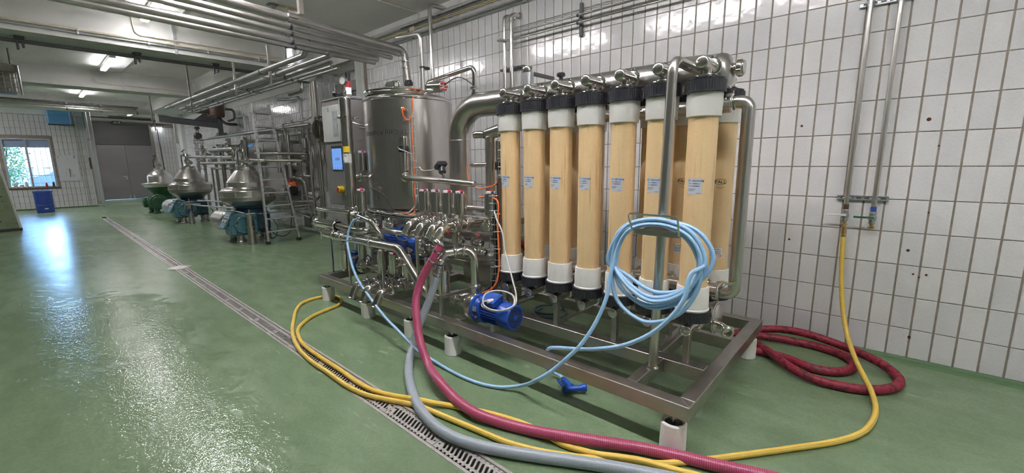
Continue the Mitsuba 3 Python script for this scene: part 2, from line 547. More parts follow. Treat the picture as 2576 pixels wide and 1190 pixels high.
mat('hose_yellow', proc(yellow_skin), .45)
mat('hose_blue', proc(lambda p, n, uv: mix((.22, .42, .66), (.36, .57, .78), smoothstep(.3, .7, .5 + .5 * dr.sin(uv.x * 6.2832 * 10 + uv.y * 800) * dr.sin(uv.x * 6.2832 * 10 - uv.y * 800)))), .30, clearcoat=.4, clearcoat_gloss=.9)
mat('hose_dark_blue', (.08, .13, .18), .4)
def wine_rubber(p, n, uv):
    c = mix((.15, .010, .022), (.27, .018, .042), fbm(p.x * 14, p.y * 14, p.z * 14, 3))
    c = mix(c, (.045, .012, .016), smoothstep(.52, .66, fbm(p.x * 40, p.y * 40, p.z * 40, 3)) * .7)
    return mix(c, (.42, .24, .22), smoothstep(.76, .84, fbm(p.x * 30 + 9, p.y * 30, p.z * 30, 3)) * .5)


mat('hose_wine', proc(wine_rubber), .55)
mat('leaf', proc(lambda p, n, uv: mix((.16, .30, .08), (.36, .50, .20), fbm(p.x * 3, p.y * 3, p.z * 3, 3))), .6)
mat('outside_ground', (.30, .30, .28), .8)
mat('outside_white', (.75, .78, .80), .6)
mat('curtain_blue', (.30, .38, .55), .7)
mat('cable_brown', (.16, .13, .11), .55)
mat('crane_paint', (.075, .078, .085), .45)
mat('copper_grey', (.26, .24, .21), .5)
mat('stain_brown', proc(lambda p, n, uv: mix((.55, .55, .52), (.38, .30, .18), smoothstep(.45, .7, fbm(p.x * 7, p.y * 7, 2.0, 4)))), .85, spec=.1)
scene['pane_glass'] = {'type': 'thindielectric', 'int_ior': 1.5}
scene['jar_glass'] = {'type': 'thindielectric', 'int_ior': 1.5}


def screen_light(p, n, uv):
    return mi.Color3f(.30, .52, .95)


# ------------------------------------------------------------------ the room: numbers
WX = 4.397           # right wall
CEIL = 3.88
Y0, YN = -3.6, 7.50  # the near stretch of the right wall
END, BACK = 24.2, 28.3
COL, ROW = 0.12696, 0.25
JY, JZ = 1.0413, 3.0164          # a vertical and a horizontal joint

HOLES = [(0.619, 1.854, 0.012), (-0.153, 1.853, 0.017), (0.627, 0.884, 0.012), (-0.147, 0.883, 0.014), (-0.195, 0.704, 0.01), (-0.267, 0.709, 0.011), (-0.23, 0.688, 0.008), (-0.227, 0.205, 0.014), (-0.227, 1.179, 0.007), (-0.226, 1.665, 0.007)]
DCOVER = (1.433, 8.28)
TANK_TXT = math.radians(198.2)

# floor with the slot of the drain channel in it
DR_A, DR_B = np.array([1.362, -1.2]), np.array([1.510, 18.75])
_dd = (DR_B - DR_A) / np.linalg.norm(DR_B - DR_A)
_dn = np.array([_dd[1], -_dd[0]])
DRW = .158
slot = sg.Polygon([DR_A - _dn * DRW / 2, DR_A + _dn * DRW / 2, DR_B + _dn * DRW / 2, DR_B - _dn * DRW / 2])
fl = sg.box(-9.6, Y0, 6.4, BACK).difference(slot)
fm = trimesh.creation.extrude_polygon(fl, .06, engine='earcut')
struct('floor', move(fm, 0, 0, -.06), 'floor_epoxy', 'green epoxy floor, wet in patches left of the drain')
struct('drain_trough', join(box(1.2, 1.7, -1.3, 18.9, -.14, -.12)), 'steel_dark')

# walls
g = .004
TILE_TOP = 3.516
struct('wall_right', join(box(WX + g, WX + .25, Y0, YN, -.05, CEIL + .1), box(WX + g, WX + .25, 9.42, 22.6, -.05, CEIL + .1), box(WX + g, WX + .25, YN, 9.42, 3.53, CEIL + .1)), 'grout', 'right wall of long white glazed tiles with grey joints')
# painted strip above the tiles
part('wall_right', 'plaster_strip', join(box(WX - .006, WX + .02, Y0, YN, TILE_TOP + .004, CEIL), box(WX - .006, WX + .02, 9.42, 22.6, 3.27, CEIL), box(WX - .006, WX + .3, YN, 9.42, 3.53, CEIL)), 'white_paint')
struct('trim_1', join(extrude(sg.Polygon([(0, 0), (-.055, 0), (-.03, .006), (-.012, .018), (-.004, .036), (0, .036)]), YN - Y0, (WX + .004, YN, 0), (0, -1, 0), (0, 0, 1)) if False else
                      [(np.array([[WX + x, y, z] for y in (Y0, YN) for x, z in ((.004, 0), (-.055, .0005), (-.028, .008), (-.010, .022), (-.002, .037), (.004, .037))]),
                        np.array([[i, i + 1, i + 7] for i in range(5)] + [[i, i + 7, i + 6] for i in range(5)])),
                       (np.array([[WX + x, y, z] for y in (9.42, 22.6) for x, z in ((.004, 0), (-.055, .0005), (-.028, .008), (-.010, .022), (-.002, .037), (.004, .037))]),
                        np.array([[i, i + 1, i + 7] for i in range(5)] + [[i, i + 7, i + 6] for i in range(5)]))]), 'cove_epoxy', 'green cove where floor and right wall meet')


def tile_mesh(w, h, t=.008, c=.0022):
    """glazed tile in the yz plane, its face towards -x"""
    v = np.array([[0, -w / 2, -h / 2], [0, w / 2, -h / 2], [0, w / 2, h / 2], [0, -w / 2, h / 2],
                  [-t + c, -w / 2, -h / 2], [-t + c, w / 2, -h / 2], [-t + c, w / 2, h / 2], [-t + c, -w / 2, h / 2],
                  [-t, -w / 2 + c, -h / 2 + c], [-t, w / 2 - c, -h / 2 + c], [-t, w / 2 - c, h / 2 - c], [-t, -w / 2 + c, h / 2 - c]], float)
    f = []
    for i in range(4):
        j = (i + 1) % 4
        for a in (0, 4):
            f += [[a + i, a + 4 + i, a + 4 + j], [a + i, a + 4 + j, a + j]]
    f += [[8, 10, 9], [8, 11, 10]]
    return v, np.array(f)


TW, TH = COL - .0118, ROW - .0066
tiles = []
for r in range(-2, 13):
    zt = JZ - ROW * r
    zc, h = (zt - ROW / 2, TH) if r < 12 else (zt + .25, 0)
    if r == 12:
        continue
    zlo = zt - ROW + .0033
    zhi = zt - .0033
    if r == 11:
        zlo = .038
    for c in range(-52, 37):
        yc = JY - COL * (c + .5)
        if yc - COL / 2 < Y0 or yc + COL / 2 > YN + .01:
            continue
        tiles.append((math.dist((WX, yc, (zlo + zhi) / 2), EYE) if yc > -.85 else 99, yc, zlo, zhi))
tiles.sort()
_tm, rest = {}, {0: [], 1: [], 2: []}
for i, (d, yc, zlo, zhi) in enumerate(tiles):
    h = round(zhi - zlo, 4)
    k = rng.integers(3)
    ax, ay = rng.normal(0, .0025, 2)
    if i < 300:
        if (h, k) not in _tm:
            _tm[h, k] = shape(tile_mesh(TW, h), f'tile_glaze_{k}', False)
        part('wall_right', 'tile', _tm[h, k], at=T().translate([WX + .004, yc, (zlo + zhi) / 2]).rotate([0, 1, 0], math.degrees(ax)).rotate([0, 0, 1], math.degrees(ay)))
    else:
        rest[k].append(move(tile_mesh(TW, h), WX + .004, yc, (zlo + zhi) / 2))
# the same tiling beyond the doorway, and the tiles past the first 300
for r in range(-1, 12):
    zt = JZ - ROW * r
    for c in range(-170, -66):
        yc = JY - COL * (c + .5)
        if yc - COL / 2 < 9.43 or yc + COL / 2 > 22.6 or zt > 3.3:
            continue
        zlo, zhi = (zt - ROW + .0033 if r < 11 else .038), zt - .0033
        rest[rng.integers(3)].append(move(tile_mesh(TW, zhi - zlo), WX + .004, yc, (zlo + zhi) / 2))
for k in rest:
    part('wall_right', 'far_tiles', join(*rest[k]), f'tile_glaze_{k}', False, kind='stuff')
# old screw holes and plugs in the tiles
for y, z, s in HOLES:
    part('wall_right', 'screw_hole', lathe([(0, .0015), (s * .7, .0012), (s * .8, 0)], 7, (WX - .004, y, z), (-1, 0, 0)), 'rust_plug')

# doorway in the right wall: jambs, lintel soffit, dark door set back
struct('wall_niche', join(box(WX + .5, WX + .6, YN - .1, 9.5, -.05, 3.6), box(WX, WX + .5, 9.42, 9.5, -.05, 3.54), box(WX + .02, WX + .5, YN + .26, YN + .27, -.05, 3.54), box(WX + .0, WX + .5, YN + .26, 9.42, 3.535, 3.56)), 'white_paint')
struct('wall_pier', cbox(WX - .035, WX + .3, YN + .005, YN + .26, 0, 3.53, .012), 'white_paint', 'plain pale pier beside the doorway in the right wall')
nt = []
for r in range(-2, 12):
    zt = JZ - ROW * r
    for c in range(4):
        xc = WX + .005 + COL * (c + .5)
        if xc < WX + .5:
            nt.append(rotz(move(tile_mesh(TW, ROW - .0066), 0, 0, 0), 90))
            nt[-1] = move(nt[-1], xc, 9.42, zt - ROW / 2)
part('wall_niche', 'tile', nt, 'tile_glaze_1', False)
struct('door_2', cbox(WX + .44, WX + .49, YN + .3, 9.40, .01, 3.1, .004), 'dark_panel', 'dark grey door set back in the right wall')
part('door_2', 'lintel', cbox(WX + .40, WX + .5, YN + .27, 9.41, 3.1, 3.3, .004), 'door_frame_grey')

# end wall left of the door, end wall with the door
ew = sg.box(-9.6, 0, 1.85, CEIL).difference(sg.box(-.41, .835, .84, 2.65))
m = trimesh.creation.extrude_polygon(ew, .3, engine='earcut')
v = np.array(m.vertices)
struct('wall_end', (np.stack([v[:, 0], END + .004 + v[:, 2], v[:, 1]], -1), np.array(m.faces)[:, ::-1]), 'grout', 'tiled end wall with the window and the blue fan heater')
part('wall_end', 'plaster_strip', box(-9.6, 1.85, END - .004, END + .01, 3.53, CEIL), 'white_paint')
et = {0: [], 1: []}
for r in range(-2, 12):
    zt = JZ - ROW * r
    for c in range(52):
        xc = 1.80 - COL * (c + .5)
        zlo, zhi = (zt - ROW + .0033 if r < 11 else .045), zt - .0033
        if xc < -4.5 or (xc + TW / 2 > -.41 and xc - TW / 2 < .84 and zhi > .84 and zlo < 2.65):
            continue
        t = move(rotz(tile_mesh(TW, zhi - zlo), 90), xc, END + .004, (zlo + zhi) / 2)
        q = rng.integers(2)
        if xc > -.45:
            part('wall_end', 'tile', t, f'tile_glaze_{q}', False)
        else:
            et[q].append(t)
for k in et:
    part('wall_end', 'far_tiles', join(*et[k]), f'tile_glaze_{k}', False, kind='stuff')
struct('trim_2', box(-9.6, 1.85, END - .03, END + .01, 0, .045), 'cove_epoxy', 'green cove under the end wall')
struct('wall_end_return', box(1.80, 1.86, END, BACK + .1, 0, CEIL), 'white_paint')
struct('wall_door', join(box(1.8, 2.40, BACK, BACK + .2, 0, CEIL), box(4.50, 6.4, BACK, BACK + .2, 0, CEIL), box(2.40, 4.50, BACK, BACK + .2, 3.70, CEIL)), 'grout', 'tiled wall beside the large grey door')
bt = []
for r in range(-2, 12):
    zt = JZ - ROW * r
    for c in range(14):
        bt.append(move(rotz(tile_mesh(TW, TH), 90), 4.62 + COL * (c + .5), BACK, zt - ROW / 2))
part('wall_door', 'far_tiles', join(*bt), 'tile_glaze_1', False, kind='stuff')
struct('wall_far_right', box(6.3, 6.4, 22.4, BACK + .1, 0, CEIL), 'white_paint')
struct('wall_far_return', box(WX, 6.4, 22.4, 22.6, 0, CEIL), 'white_paint')
struct('wall_pier_far', cbox(WX - .12, WX + .3, 20.9, 21.4, 0, CEIL, .01), 'white_paint')
struct('wall_left', box(-9.7, -9.6, Y0 - .1, END + .1, 0, CEIL), 'dim_wall')
struct('wall_near', box(-9.7, 6.4, Y0 - .1, Y0, 0, CEIL), 'dim_wall')

# ceiling slab, downstand beams across the hall, one beam along the right wall
struct('ceiling', box(-9.7, 6.4, Y0 - .1, BACK + .2, CEIL, CEIL + .15), 'ceiling_paint')


def beam(x0, x1, y0, y1, zb, label):
    """white sides, underside in the colour of the ceiling"""
    k = struct('ceiling_beam', join(box(x0, x1, y0, y0 + .01, zb, CEIL), box(x0, x1, y1 - .01, y1, zb, CEIL), box(x0, x0 + .01, y0, y1, zb, CEIL), box(x1 - .01, x1, y0, y1, zb, CEIL)), 'beam_paint', label)
    part(k, 'soffit', box(x0, x1, y0, y1, zb - .004, zb + .01), 'beam_paint')
    return k


BEAM_A = beam(-9.6, WX, 9.12, 9.68, 3.42, 'white concrete beam across the hall before the first bright lamp')
BEAM_B = beam(-9.6, 3.398, 14.65, 15.25, 3.46, 'white concrete beam across the hall behind the first bright lamp')
beam(-9.6, 3.398, 20.6, 21.2, 3.46, 'white concrete beam across the hall farthest back')
beam(3.398, WX, 9.68, 22.4, 3.555, 'white concrete beam along the right wall beyond the doorway')
beam(-9.6, WX, -2.4, -1.8, 3.42, 'white concrete beam over the near end of the hall')
beam(1.85, 6.3, 27.0, BACK, 3.72, 'lintel beam above the large grey door')

# window in the end wall
win = struct('window_1', None, None, 'two part window with an outside grid in the end wall, bright daylight behind')
wf = []
for x0, x1, z0, z1 in ((-.41, -.35, .835, 2.65), (.78, .84, .835, 2.65), (.165, .225, .835, 2.65), (-.41, .84, 2.59, 2.65), (-.41, .84, .835, .885)):
    wf.append(cbox(x0, x1, END - .01, END + .07, z0, z1, .006))
for w_ in wf:
    part(win, 'frame', w_, 'window_frame')
for x0, x1 in ((-.35, .165), (.225, .78)):
    part(win, 'pane', (np.array([[x0, END + .03, .885], [x1, END + .03, .885], [x1, END + .03, 2.59], [x0, END + .03, 2.59]]), np.array([[0, 1, 2], [0, 2, 3]])), 'pane_glass', False)
    part(win, 'blind', box(x0, x1, END + .045, END + .06, 2.32, 2.59), 'curtain_blue', label='rolled blue-grey blind at the top of the pane')
bars = [rod((-.40, END + .12, z), (.83, END + .12, z), .008, 8) for z in (1.0, 1.28, 1.56, 1.84, 2.12, 2.40)] + [rod((x, END + .12, .84), (x, END + .12, 2.64), .008, 8) for x in np.arange(-.36, .84, .15)]
for b_ in bars:
    part(win, 'grid_bar', b_, 'zinc')
part(win, 'sill', cbox(-.44, .87, END - .05, END + .05, .80, .838, .006), 'wood_sill')

# large double door at the far end
dk = struct('door_1', None, None, 'large grey steel double door with a dark panel over it at the far end')
part(dk, 'leaf', cbox(2.44, 3.447, BACK - .04, BACK, .015, 2.60, .005), 'door_steel')
part(dk, 'leaf', cbox(3.453, 4.46, BACK - .04, BACK, .015, 2.60, .005), 'door_steel')
part(dk, 'backing', box(2.40, 4.50, BACK - .002, BACK + .15, .018, 3.70), 'door_frame_grey', False)
part(dk, 'transom_panel', cbox(2.44, 4.46, BACK - .03, BACK, 2.62, 3.66, .005), 'dark_panel')
for x0, x1, z1 in ((2.36, 2.44, 3.72), (4.46, 4.56, 3.72)):
    part(dk, 'frame', cbox(x0, x1, BACK - .09, BACK + .02, 0, z1, .006), 'door_frame_grey')
part(dk, 'frame', cbox(2.36, 4.56, BACK - .09, BACK + .02, 3.66, 3.74, .006), 'door_frame_grey')
part(dk, 'handle', join(cbox(3.33, 3.37, BACK - .06, BACK - .04, .96, 1.14, .004), rod((3.35, BACK - .10, 1.09), (3.21, BACK - .10, 1.09), .011, 10), rod((3.35, BACK - .10, 1.09), (3.35, BACK - .05, 1.09), .011, 10)), 'steel_bright')
for x in (3.37, 3.53):
    part(dk, 'floor_bolt', cbox(x - .015, x + .015, BACK - .07, BACK - .04, .02, .17, .004), 'steel_bright')

# end of a low wall with a sloping worn edge, at the left
pw = struct('wall_low', None, None, 'green-grey end of a low wall with a worn white edge, at the left')
pm = extrude(sg.Polygon([(-3.2, 0), (-.235, 0), (-.29, .6), (-.375, 1.5), (-.46, 2.3), (-3.2, 2.3)]), .22, (0, 0, 0))
v, f = pm
part(pw, 'plaster', (np.stack([v[:, 0], 16.6 + v[:, 2], v[:, 1]], -1), f[:, ::-1]), 'old_green_plaster', False)
edge = np.array([(-.235, .02), (-.29, .6), (-.375, 1.5), (-.46, 2.3)])
for i in range(3):
    part(pw, 'edge_strip', bar((edge[i][0] + .012, 16.62, edge[i][1]), (edge[i + 1][0] + .012, 16.62, edge[i + 1][1]), .05, .06, (0, 1, 0), .01), 'white_paint')
part(pw, 'kerb', cbox(-3.2, -.2, 16.52, 16.85, 0, .06, .01), 'dark_metal')
# ------------------------------------------------------------------ lamps
def ceiling_lamp(x, y, label):
    k = thing('ceiling_lamp', label, 'lamp', 'fluorescent ceiling lamps')
    part(k, 'housing', cbox(x - .05, x + .05, y - .79, y + .79, CEIL - .078, CEIL, .006), 'white_plastic')
    part(k, 'diffuser', cbox(x - .05, x + .05, y - .79, y + .79, CEIL - .112, CEIL - .079, .012), 'white_plastic', label='lit diffuser', emitter={'type': 'area', 'radiance': rgb([LAMP_RADIANCE * c for c in (1.0, .955, .965)])})


LAMP_WORDS = {(1.55, 8.1): 'lit fluorescent ceiling lamp half hidden above the rack of parallel pipes', (1.55, 13.2): 'brightest visible fluorescent ceiling lamp, between the two white beams',
              (1.55, 18.9): 'smaller lit fluorescent ceiling lamp far back above the blue fan heater'}
LAMP_OUT = ['lit ceiling lamp over the aisle just behind the camera', 'lit ceiling lamp over the aisle beside the filter tubes, outside the picture', 'lit ceiling lamp over the aisle beside the steel tank, outside the picture', '', '', '',
            'lit ceiling lamp far to the left, farthest back', 'lit ceiling lamp hidden behind the farthest beam, near the window', 'lit ceiling lamp over the aisle right above the camera', 'lit ceiling lamp over the aisle at the near wall behind the camera', 'lit ceiling lamp hidden behind the farthest beam, near the grey door']
for i, (x, y) in enumerate(LAMPS):
    ceiling_lamp(x, y, LAMP_WORDS.get((x, y), LAMP_OUT[i]))

# ------------------------------------------------------------------ floor drain
dk = thing('drain_channel', 'long stainless floor drain channel with slotted gratings running down the aisle', 'floor drain')
L_DR = float(np.linalg.norm(DR_B - DR_A))
ANG = math.degrees(math.atan2(_dd[1], _dd[0]))
DM = T().translate([DR_A[0], DR_A[1], 0]).rotate([0, 0, 1], ANG)
for s in (-1, 1):
    part(dk, 'edge_rail', join(cbox(0, L_DR, s * (DRW / 2 - .008) - .010, s * (DRW / 2 - .008) + .010, -.03, .0025, .001), box(0, L_DR, s * (DRW / 2 - .022) - .003, s * (DRW / 2 - .022) + .003, -.12, -.008)), 'grate_steel', at=DM)
SEC = .50
gw = DRW - .048
gp = sg.box(.002, -gw / 2, SEC - .002, gw / 2)
cut = []
for k in range(13):
    cx = .056 + .0324 * k
    s_ = sa.rotate(sg.LineString([(cx, -.026), (cx, .026)]).buffer(.0085, 4), 28, origin=(cx, 0))
    cut.append(s_)
    for e in (-1, 1):
        cut.append(sg.box(cx - .008 + .014 * e, e * gw / 2 - .010, cx + .008 + .014 * e, e * gw / 2 + .010))
for cx in (.022, SEC - .022):
    cut.append(sg.Point(cx, .02).buffer(.007, 4))
    cut.append(sa.scale(sg.Point(cx, -.02).buffer(.008, 4), 1.5, .8))
import shapely
gpoly = gp.difference(shapely.union_all(cut))
gmesh = shape(extrude(gpoly, .004, (0, 0, -.0045), (0, 0, 1), (0, 1, 0)), 'grate_steel', False)
n_sec = int(L_DR / SEC)
for k in range(n_sec):
    part(dk, 'grating', gmesh, at=DM @ T().translate([SEC * k, 0, 0]))
ck = thing('drain_cover', 'round metal drain cover in the middle of the floor drain channel', 'drain cover')
dcx, dcy = DCOVER
part(ck, 'rim', lathe([(.155, -.01), (.155, .003), (.15, .006), (.128, .006), (.124, .003), (.124, -.01)], 40, (dcx, dcy, 0)), 'grate_steel')
part(ck, 'lid', lathe([(0, .005), (.11, .005), (.116, .003), (.116, -.01)][::-1], 36, (dcx, dcy, 0)), 'lid_grey')

# ------------------------------------------------------------------ the filter skid: frame on white feet
SX0, SX1, SY0, SY1, SZ0, SZ1 = 2.138, 3.80, .665, 4.955, .213, .300
sk = thing('filter_skid', 'rectangular welded stainless steel skid on white plastic feet', 'skid')
RW = .082


def rail(p, q, w=RW):
    return bar((p[0], p[1], (SZ0 + SZ1) / 2), (q[0], q[1], (SZ0 + SZ1) / 2), w, SZ1 - SZ0, c=.0035)


h_ = RW / 2
part(sk, 'rail', extrude(sg.Polygon([(SX0, SY0), (SX0, SY1), (SX0 + RW, SY1 - RW), (SX0 + RW, SY0 + RW)]), SZ1 - SZ0 - .004, (0, 0, SZ0 + .002), (0, 0, 1), (0, 1, 0)) if False else cbox(SX0, SX0 + RW, SY0 + .002, SY1, SZ0, SZ1, .0045), 'steel_frame')
part(sk, 'rail', cbox(SX0 + RW, SX1 - RW, SY0, SY0 + RW, SZ0, SZ1, .0045), 'steel_frame')
part(sk, 'rail', cbox(SX0 + RW, SX1 - RW, SY1 - RW, SY1, SZ0, SZ1, .0045), 'steel_frame')
part(sk, 'rail', cbox(SX1 - RW, SX1, SY0, SY1, SZ0, SZ1, .0045), 'steel_frame')
part(sk, 'rail', cbox(2.617, 2.705, SY0 + RW, SY1 - RW, SZ0, SZ1, .0045), 'steel_frame')
part(sk, 'rail', cbox(3.22, 3.30, SY0 + RW, SY1 - RW, SZ0, SZ1, .0045), 'steel_frame')
for y in (1.0, 2.55, 3.6):
    part(sk, 'crossbar', cbox(SX0 + RW, 2.617, y, y + .066, SZ0, SZ1, .0045), 'steel_frame')
for y in (1.05, 2.6, 3.7):
    part(sk, 'crossbar', cbox(2.705, SX1 - RW, y, y + .066, SZ0, SZ1, .0045), 'steel_frame')
# welded corner seams
for x, y, sx, sy in ((SX0, SY0, 1, 1), (SX1, SY0, -1, 1), (SX0, SY1, 1, -1), (SX1, SY1, -1, -1)):
    part(sk, 'weld_seam', bar((x + sx * .004, y + sy * .004, SZ1 + .0005), (x + sx * (RW - .004), y + sy * (RW - .004), SZ1 + .0005), .004, .002, c=.0005), 'steel_satin')
FEET = [(2.195, .765), (2.195, 2.62), (2.195, 3.20), (2.195, 3.965), (2.195, 4.85), (3.70, .745), (3.70, 2.6), (3.70, 4.8)]
ft = shape(lathe([(0, .148), (.047, .148), (.050, .152), (.056, .166), (.062, .166), (.069, .157), (.070, .02), (.070, .004), (.066, 0)][::-1], 36), 'foot_plastic')
fp = shape(lathe([(.049, .147), (.046, .152), (.016, .156), (.014, .162)], 24), 'rubber')
fs = shape(join(rod((0, 0, .152), (0, 0, .20), .013, 12), lathe([(.018, .176), (.021, .178), (.021, .19), (.018, .192)], 6), lathe([(.03, .200), (.03, .214)], 16)), 'steel')
for x, y in FEET:
    k = part(sk, 'foot', ft, at=T().translate([x, y, 0]), label='white plastic foot')
    part(k, 'pad', fp, at=T().translate([x, y, 0]))
    part(k, 'spindle', fs, at=T().translate([x, y, 0]))
part(sk, 'lug', cbox(2.24, 2.30, 2.45, 2.50, .155, .213, .003), 'steel_frame')
part(sk, 'lug', join(rod((2.24, .86, .255), (2.30, .90, .255), .012, 10), cbox(2.222, 2.25, .82, .92, .235, .275, .003)), 'steel')

# ------------------------------------------------------------------ filter modules
MY0, MP, MXF, MXB = .873, .2545, 2.70, 3.25


def gear(ro, ri, teeth, z0, z1):
    a = np.arange(teeth * 4) * 2 * math.pi / (teeth * 4)
    r = np.where((np.arange(teeth * 4) % 4) < 3, ro, ri)
    return extrude(sg.Polygon(np.stack([r * np.cos(a), r * np.sin(a)], -1)), z1 - z0, (0, 0, z0), (0, 0, 1), (0, 1, 0))


M_tube = shape(lathe([(.0835, .78), (.0835, 1.85)], 48), 'resin_tube', True)
M_ctop = shape(lathe([(.084, 1.826), (.093, 1.826), (.0965, 1.830), (.0975, 1.86), (.100, 1.90), (.100, 1.962)], 44), 'white_plastic')
M_cbot = shape(lathe([(.100, .650), (.104, .655), (.104, .662), (.098, .667), (.098, .74), (.0955, .80), (.092, .806), (.084, .806)], 44), 'white_plastic')
M_captop = shape(join(gear(.113, .1112, 40, 1.966, 2.030), lathe([(.112, 1.958), (.115, 1.961), (.115, 1.968), (.112, 1.970)], 40), lathe([(0, 2.034), (.096, 2.034), (.104, 2.030)][::-1], 40), lathe([(.105, 2.034), (.105, 2.042), (.098, 2.042), (.098, 2.034)], 40)), 'black_plastic', 25)
M_capbot = shape(join(gear(.113, .1112, 40, .586, .646), lathe([(.112, .644), (.115, .647), (.115, .654), (.112, .656)], 40), lathe([(0, .578), (.09, .578), (.10, .584)], 36)), 'black_plastic', 25)


def tee(zc, sgn, back):
    """T fitting towards the header (+x): horizontal barrel with a domed end, a neck to the cap, two clamps"""
    r = .037
    barrel = join(lathe([(r, 0), (r, .20)], 22, (-.085, 0, zc), (1, 0, 0)), dome((-.085, 0, zc), (-1, 0, 0), r, .016, 22))
    neck = rod((0, 0, zc), (0, 0, zc - sgn * .085), .030, 20)
    plate = cbox(-.026, .026, -.062, .062, zc - sgn * .066 - .006, zc - sgn * .066 + .006, .004)
    lip = lathe([(.030, -.012), (.045, -.008), (.047, 0), (.045, .008), (.030, .012)], 24, (0, 0, zc - sgn * .066))
    m = join(barrel, neck, plate, lip)
    cl = clamp((.105, 0, zc), (1, 0, 0), r)
    m = join(m, rod((-.026, -.02, zc - sgn * .066), (-.026, .05, zc - sgn * .066), .006, 8))
    if back:
        m, cl = [xf(x, np.diag([-1, -1, 1, 1.0])) for x in (m, cl)]
    return m, cl


M_tee = {}
for b in (0, 1):
    for nm_, zc, sg_ in (('top', 2.124, 1), ('bottom', .525, -1)):
        m, cl = tee(zc, sg_, b)
        M_tee[b, nm_] = shape(m, 'steel', 35), shape(cl, 'steel_bright', 35)


def sticker(r):
    """sticker with maker's mark and rows of small print; facing -x on the tube"""
    out = {'label': grid_patch(.084, .092, .0006, 8)}
    dark = [move(lettering('microza', .0125, .0004, True), .014, .034, .0007)]
    grey, blue = [], []
    for yy, cells in ((.016, ((-.034, .006), (-.022, .008), (.004, .030))), (.002, ((-.034, .008), (-.02, .006), (.004, .034)))):
        for x, w in cells:
            grey.append(box(x - w / 2, x + w / 2, yy - .003, yy + .003, .0006, .0009))
    dark.append(move(lettering('USP-443', .006, .0003, True), .012, .016, .0010))
    dark.append(move(lettering('SF-1-25', .006, .0003, True), .012, .002, .0010))
    for yy, x0, x1 in ((-.014, -.038, .008), (-.020, -.038, .000), (-.026, -.038, -.004), (-.040, .010, .036)):
        blue.append(box(x0, x1, yy - .0015, yy + .0015, .0006, .0009))
    ring = sa.scale(sg.Point(0, 0).buffer(.0095, 8), 1.1, .8)
    dark.append(move(extrude(ring.difference(sa.scale(ring, .86, .82)), .0004, (0, 0, 0), (0, 0, 1), (0, 1, 0)), -.033, .034, .0006))
    dark[0] = move(dark[0], .005)
    dark.append(move(lettering('PALL', .0035, .0003, True), -.033, .034, .0006))
    out['print'] = join(*dark)
    out['small_print'] = join(*blue, *[g_ for g_ in grey])
    return {k: wrap(m, (0, 0), r, math.pi, 1.425, .012) for k, m in out.items()}


ST = sticker(.0838)
M_st = shape(ST['label'], 'label_silver', False), shape(ST['print'], 'ink_blue', False), shape(ST['small_print'], 'ink_grey', False)


def oval_mark(r, ang, z, s=1.0):
    ring = sa.scale(sg.Point(0, 0).buffer(.034 * s, 16), 1.15, .62)
    ms = [extrude(ring.difference(sa.scale(ring, .93, .88)), .0005, (0, 0, 0), (0, 0, 1), (0, 1, 0)), lettering('PALL', .021 * s, .0005, True)]
    ms.append(move(lettering('FILTER SYSTEM', .0052, .0004), 0, -.036, 0))
    ms.append(move(lettering('MODULE', .0045, .0004), 0, -.046, 0))
    # bend finely
    ms = [tuple(np.asarray(a) for a in trimesh.remesh.subdivide_to_size(*tri(m), max_edge=.012)[:2]) for m in ms]
    return wrap(join(*ms), (0, 0), r, ang, z)


def caution(r, ang, z):
    ms = {'label': grid_patch(.092, .075, .0006, 8)}
    dark = [move(lettering('Caution', .0095, .0004, True), .006, .027, .0006)]
    dark.append(move(extrude(sg.Polygon([(-.008, -.006), (.008, -.006), (0, .008)]).difference(sg.Polygon([(-.004, -.004), (.004, -.004), (0, .003)])), .0004, (0, 0, 0), (0, 0, 1), (0, 1, 0)), -.036, .027, .0006))
    for i, y in enumerate((.012, .005, -.002, -.009, -.016, -.023)):
        dark.append(box(-.040, (.036, .030, .034, .010, .014, .004)[i], y - .0012, y + .0012, .0006, .0009))
    ms['print'] = join(*dark)
    c_ = sg.Point(0, 0).buffer(.011, 10)
    ms['ban_sign'] = move(extrude(c_.difference(c_.buffer(-.0028)).union(sa.rotate(sg.box(-.011, -.0014, .011, .0014), -45)), .0005, (0, 0, 0), (0, 0, 1), (0, 1, 0)), .028, -.020, .0006)
    return {k: wrap(m, (0, 0), r, ang, z, .012) for k, m in ms.items()}


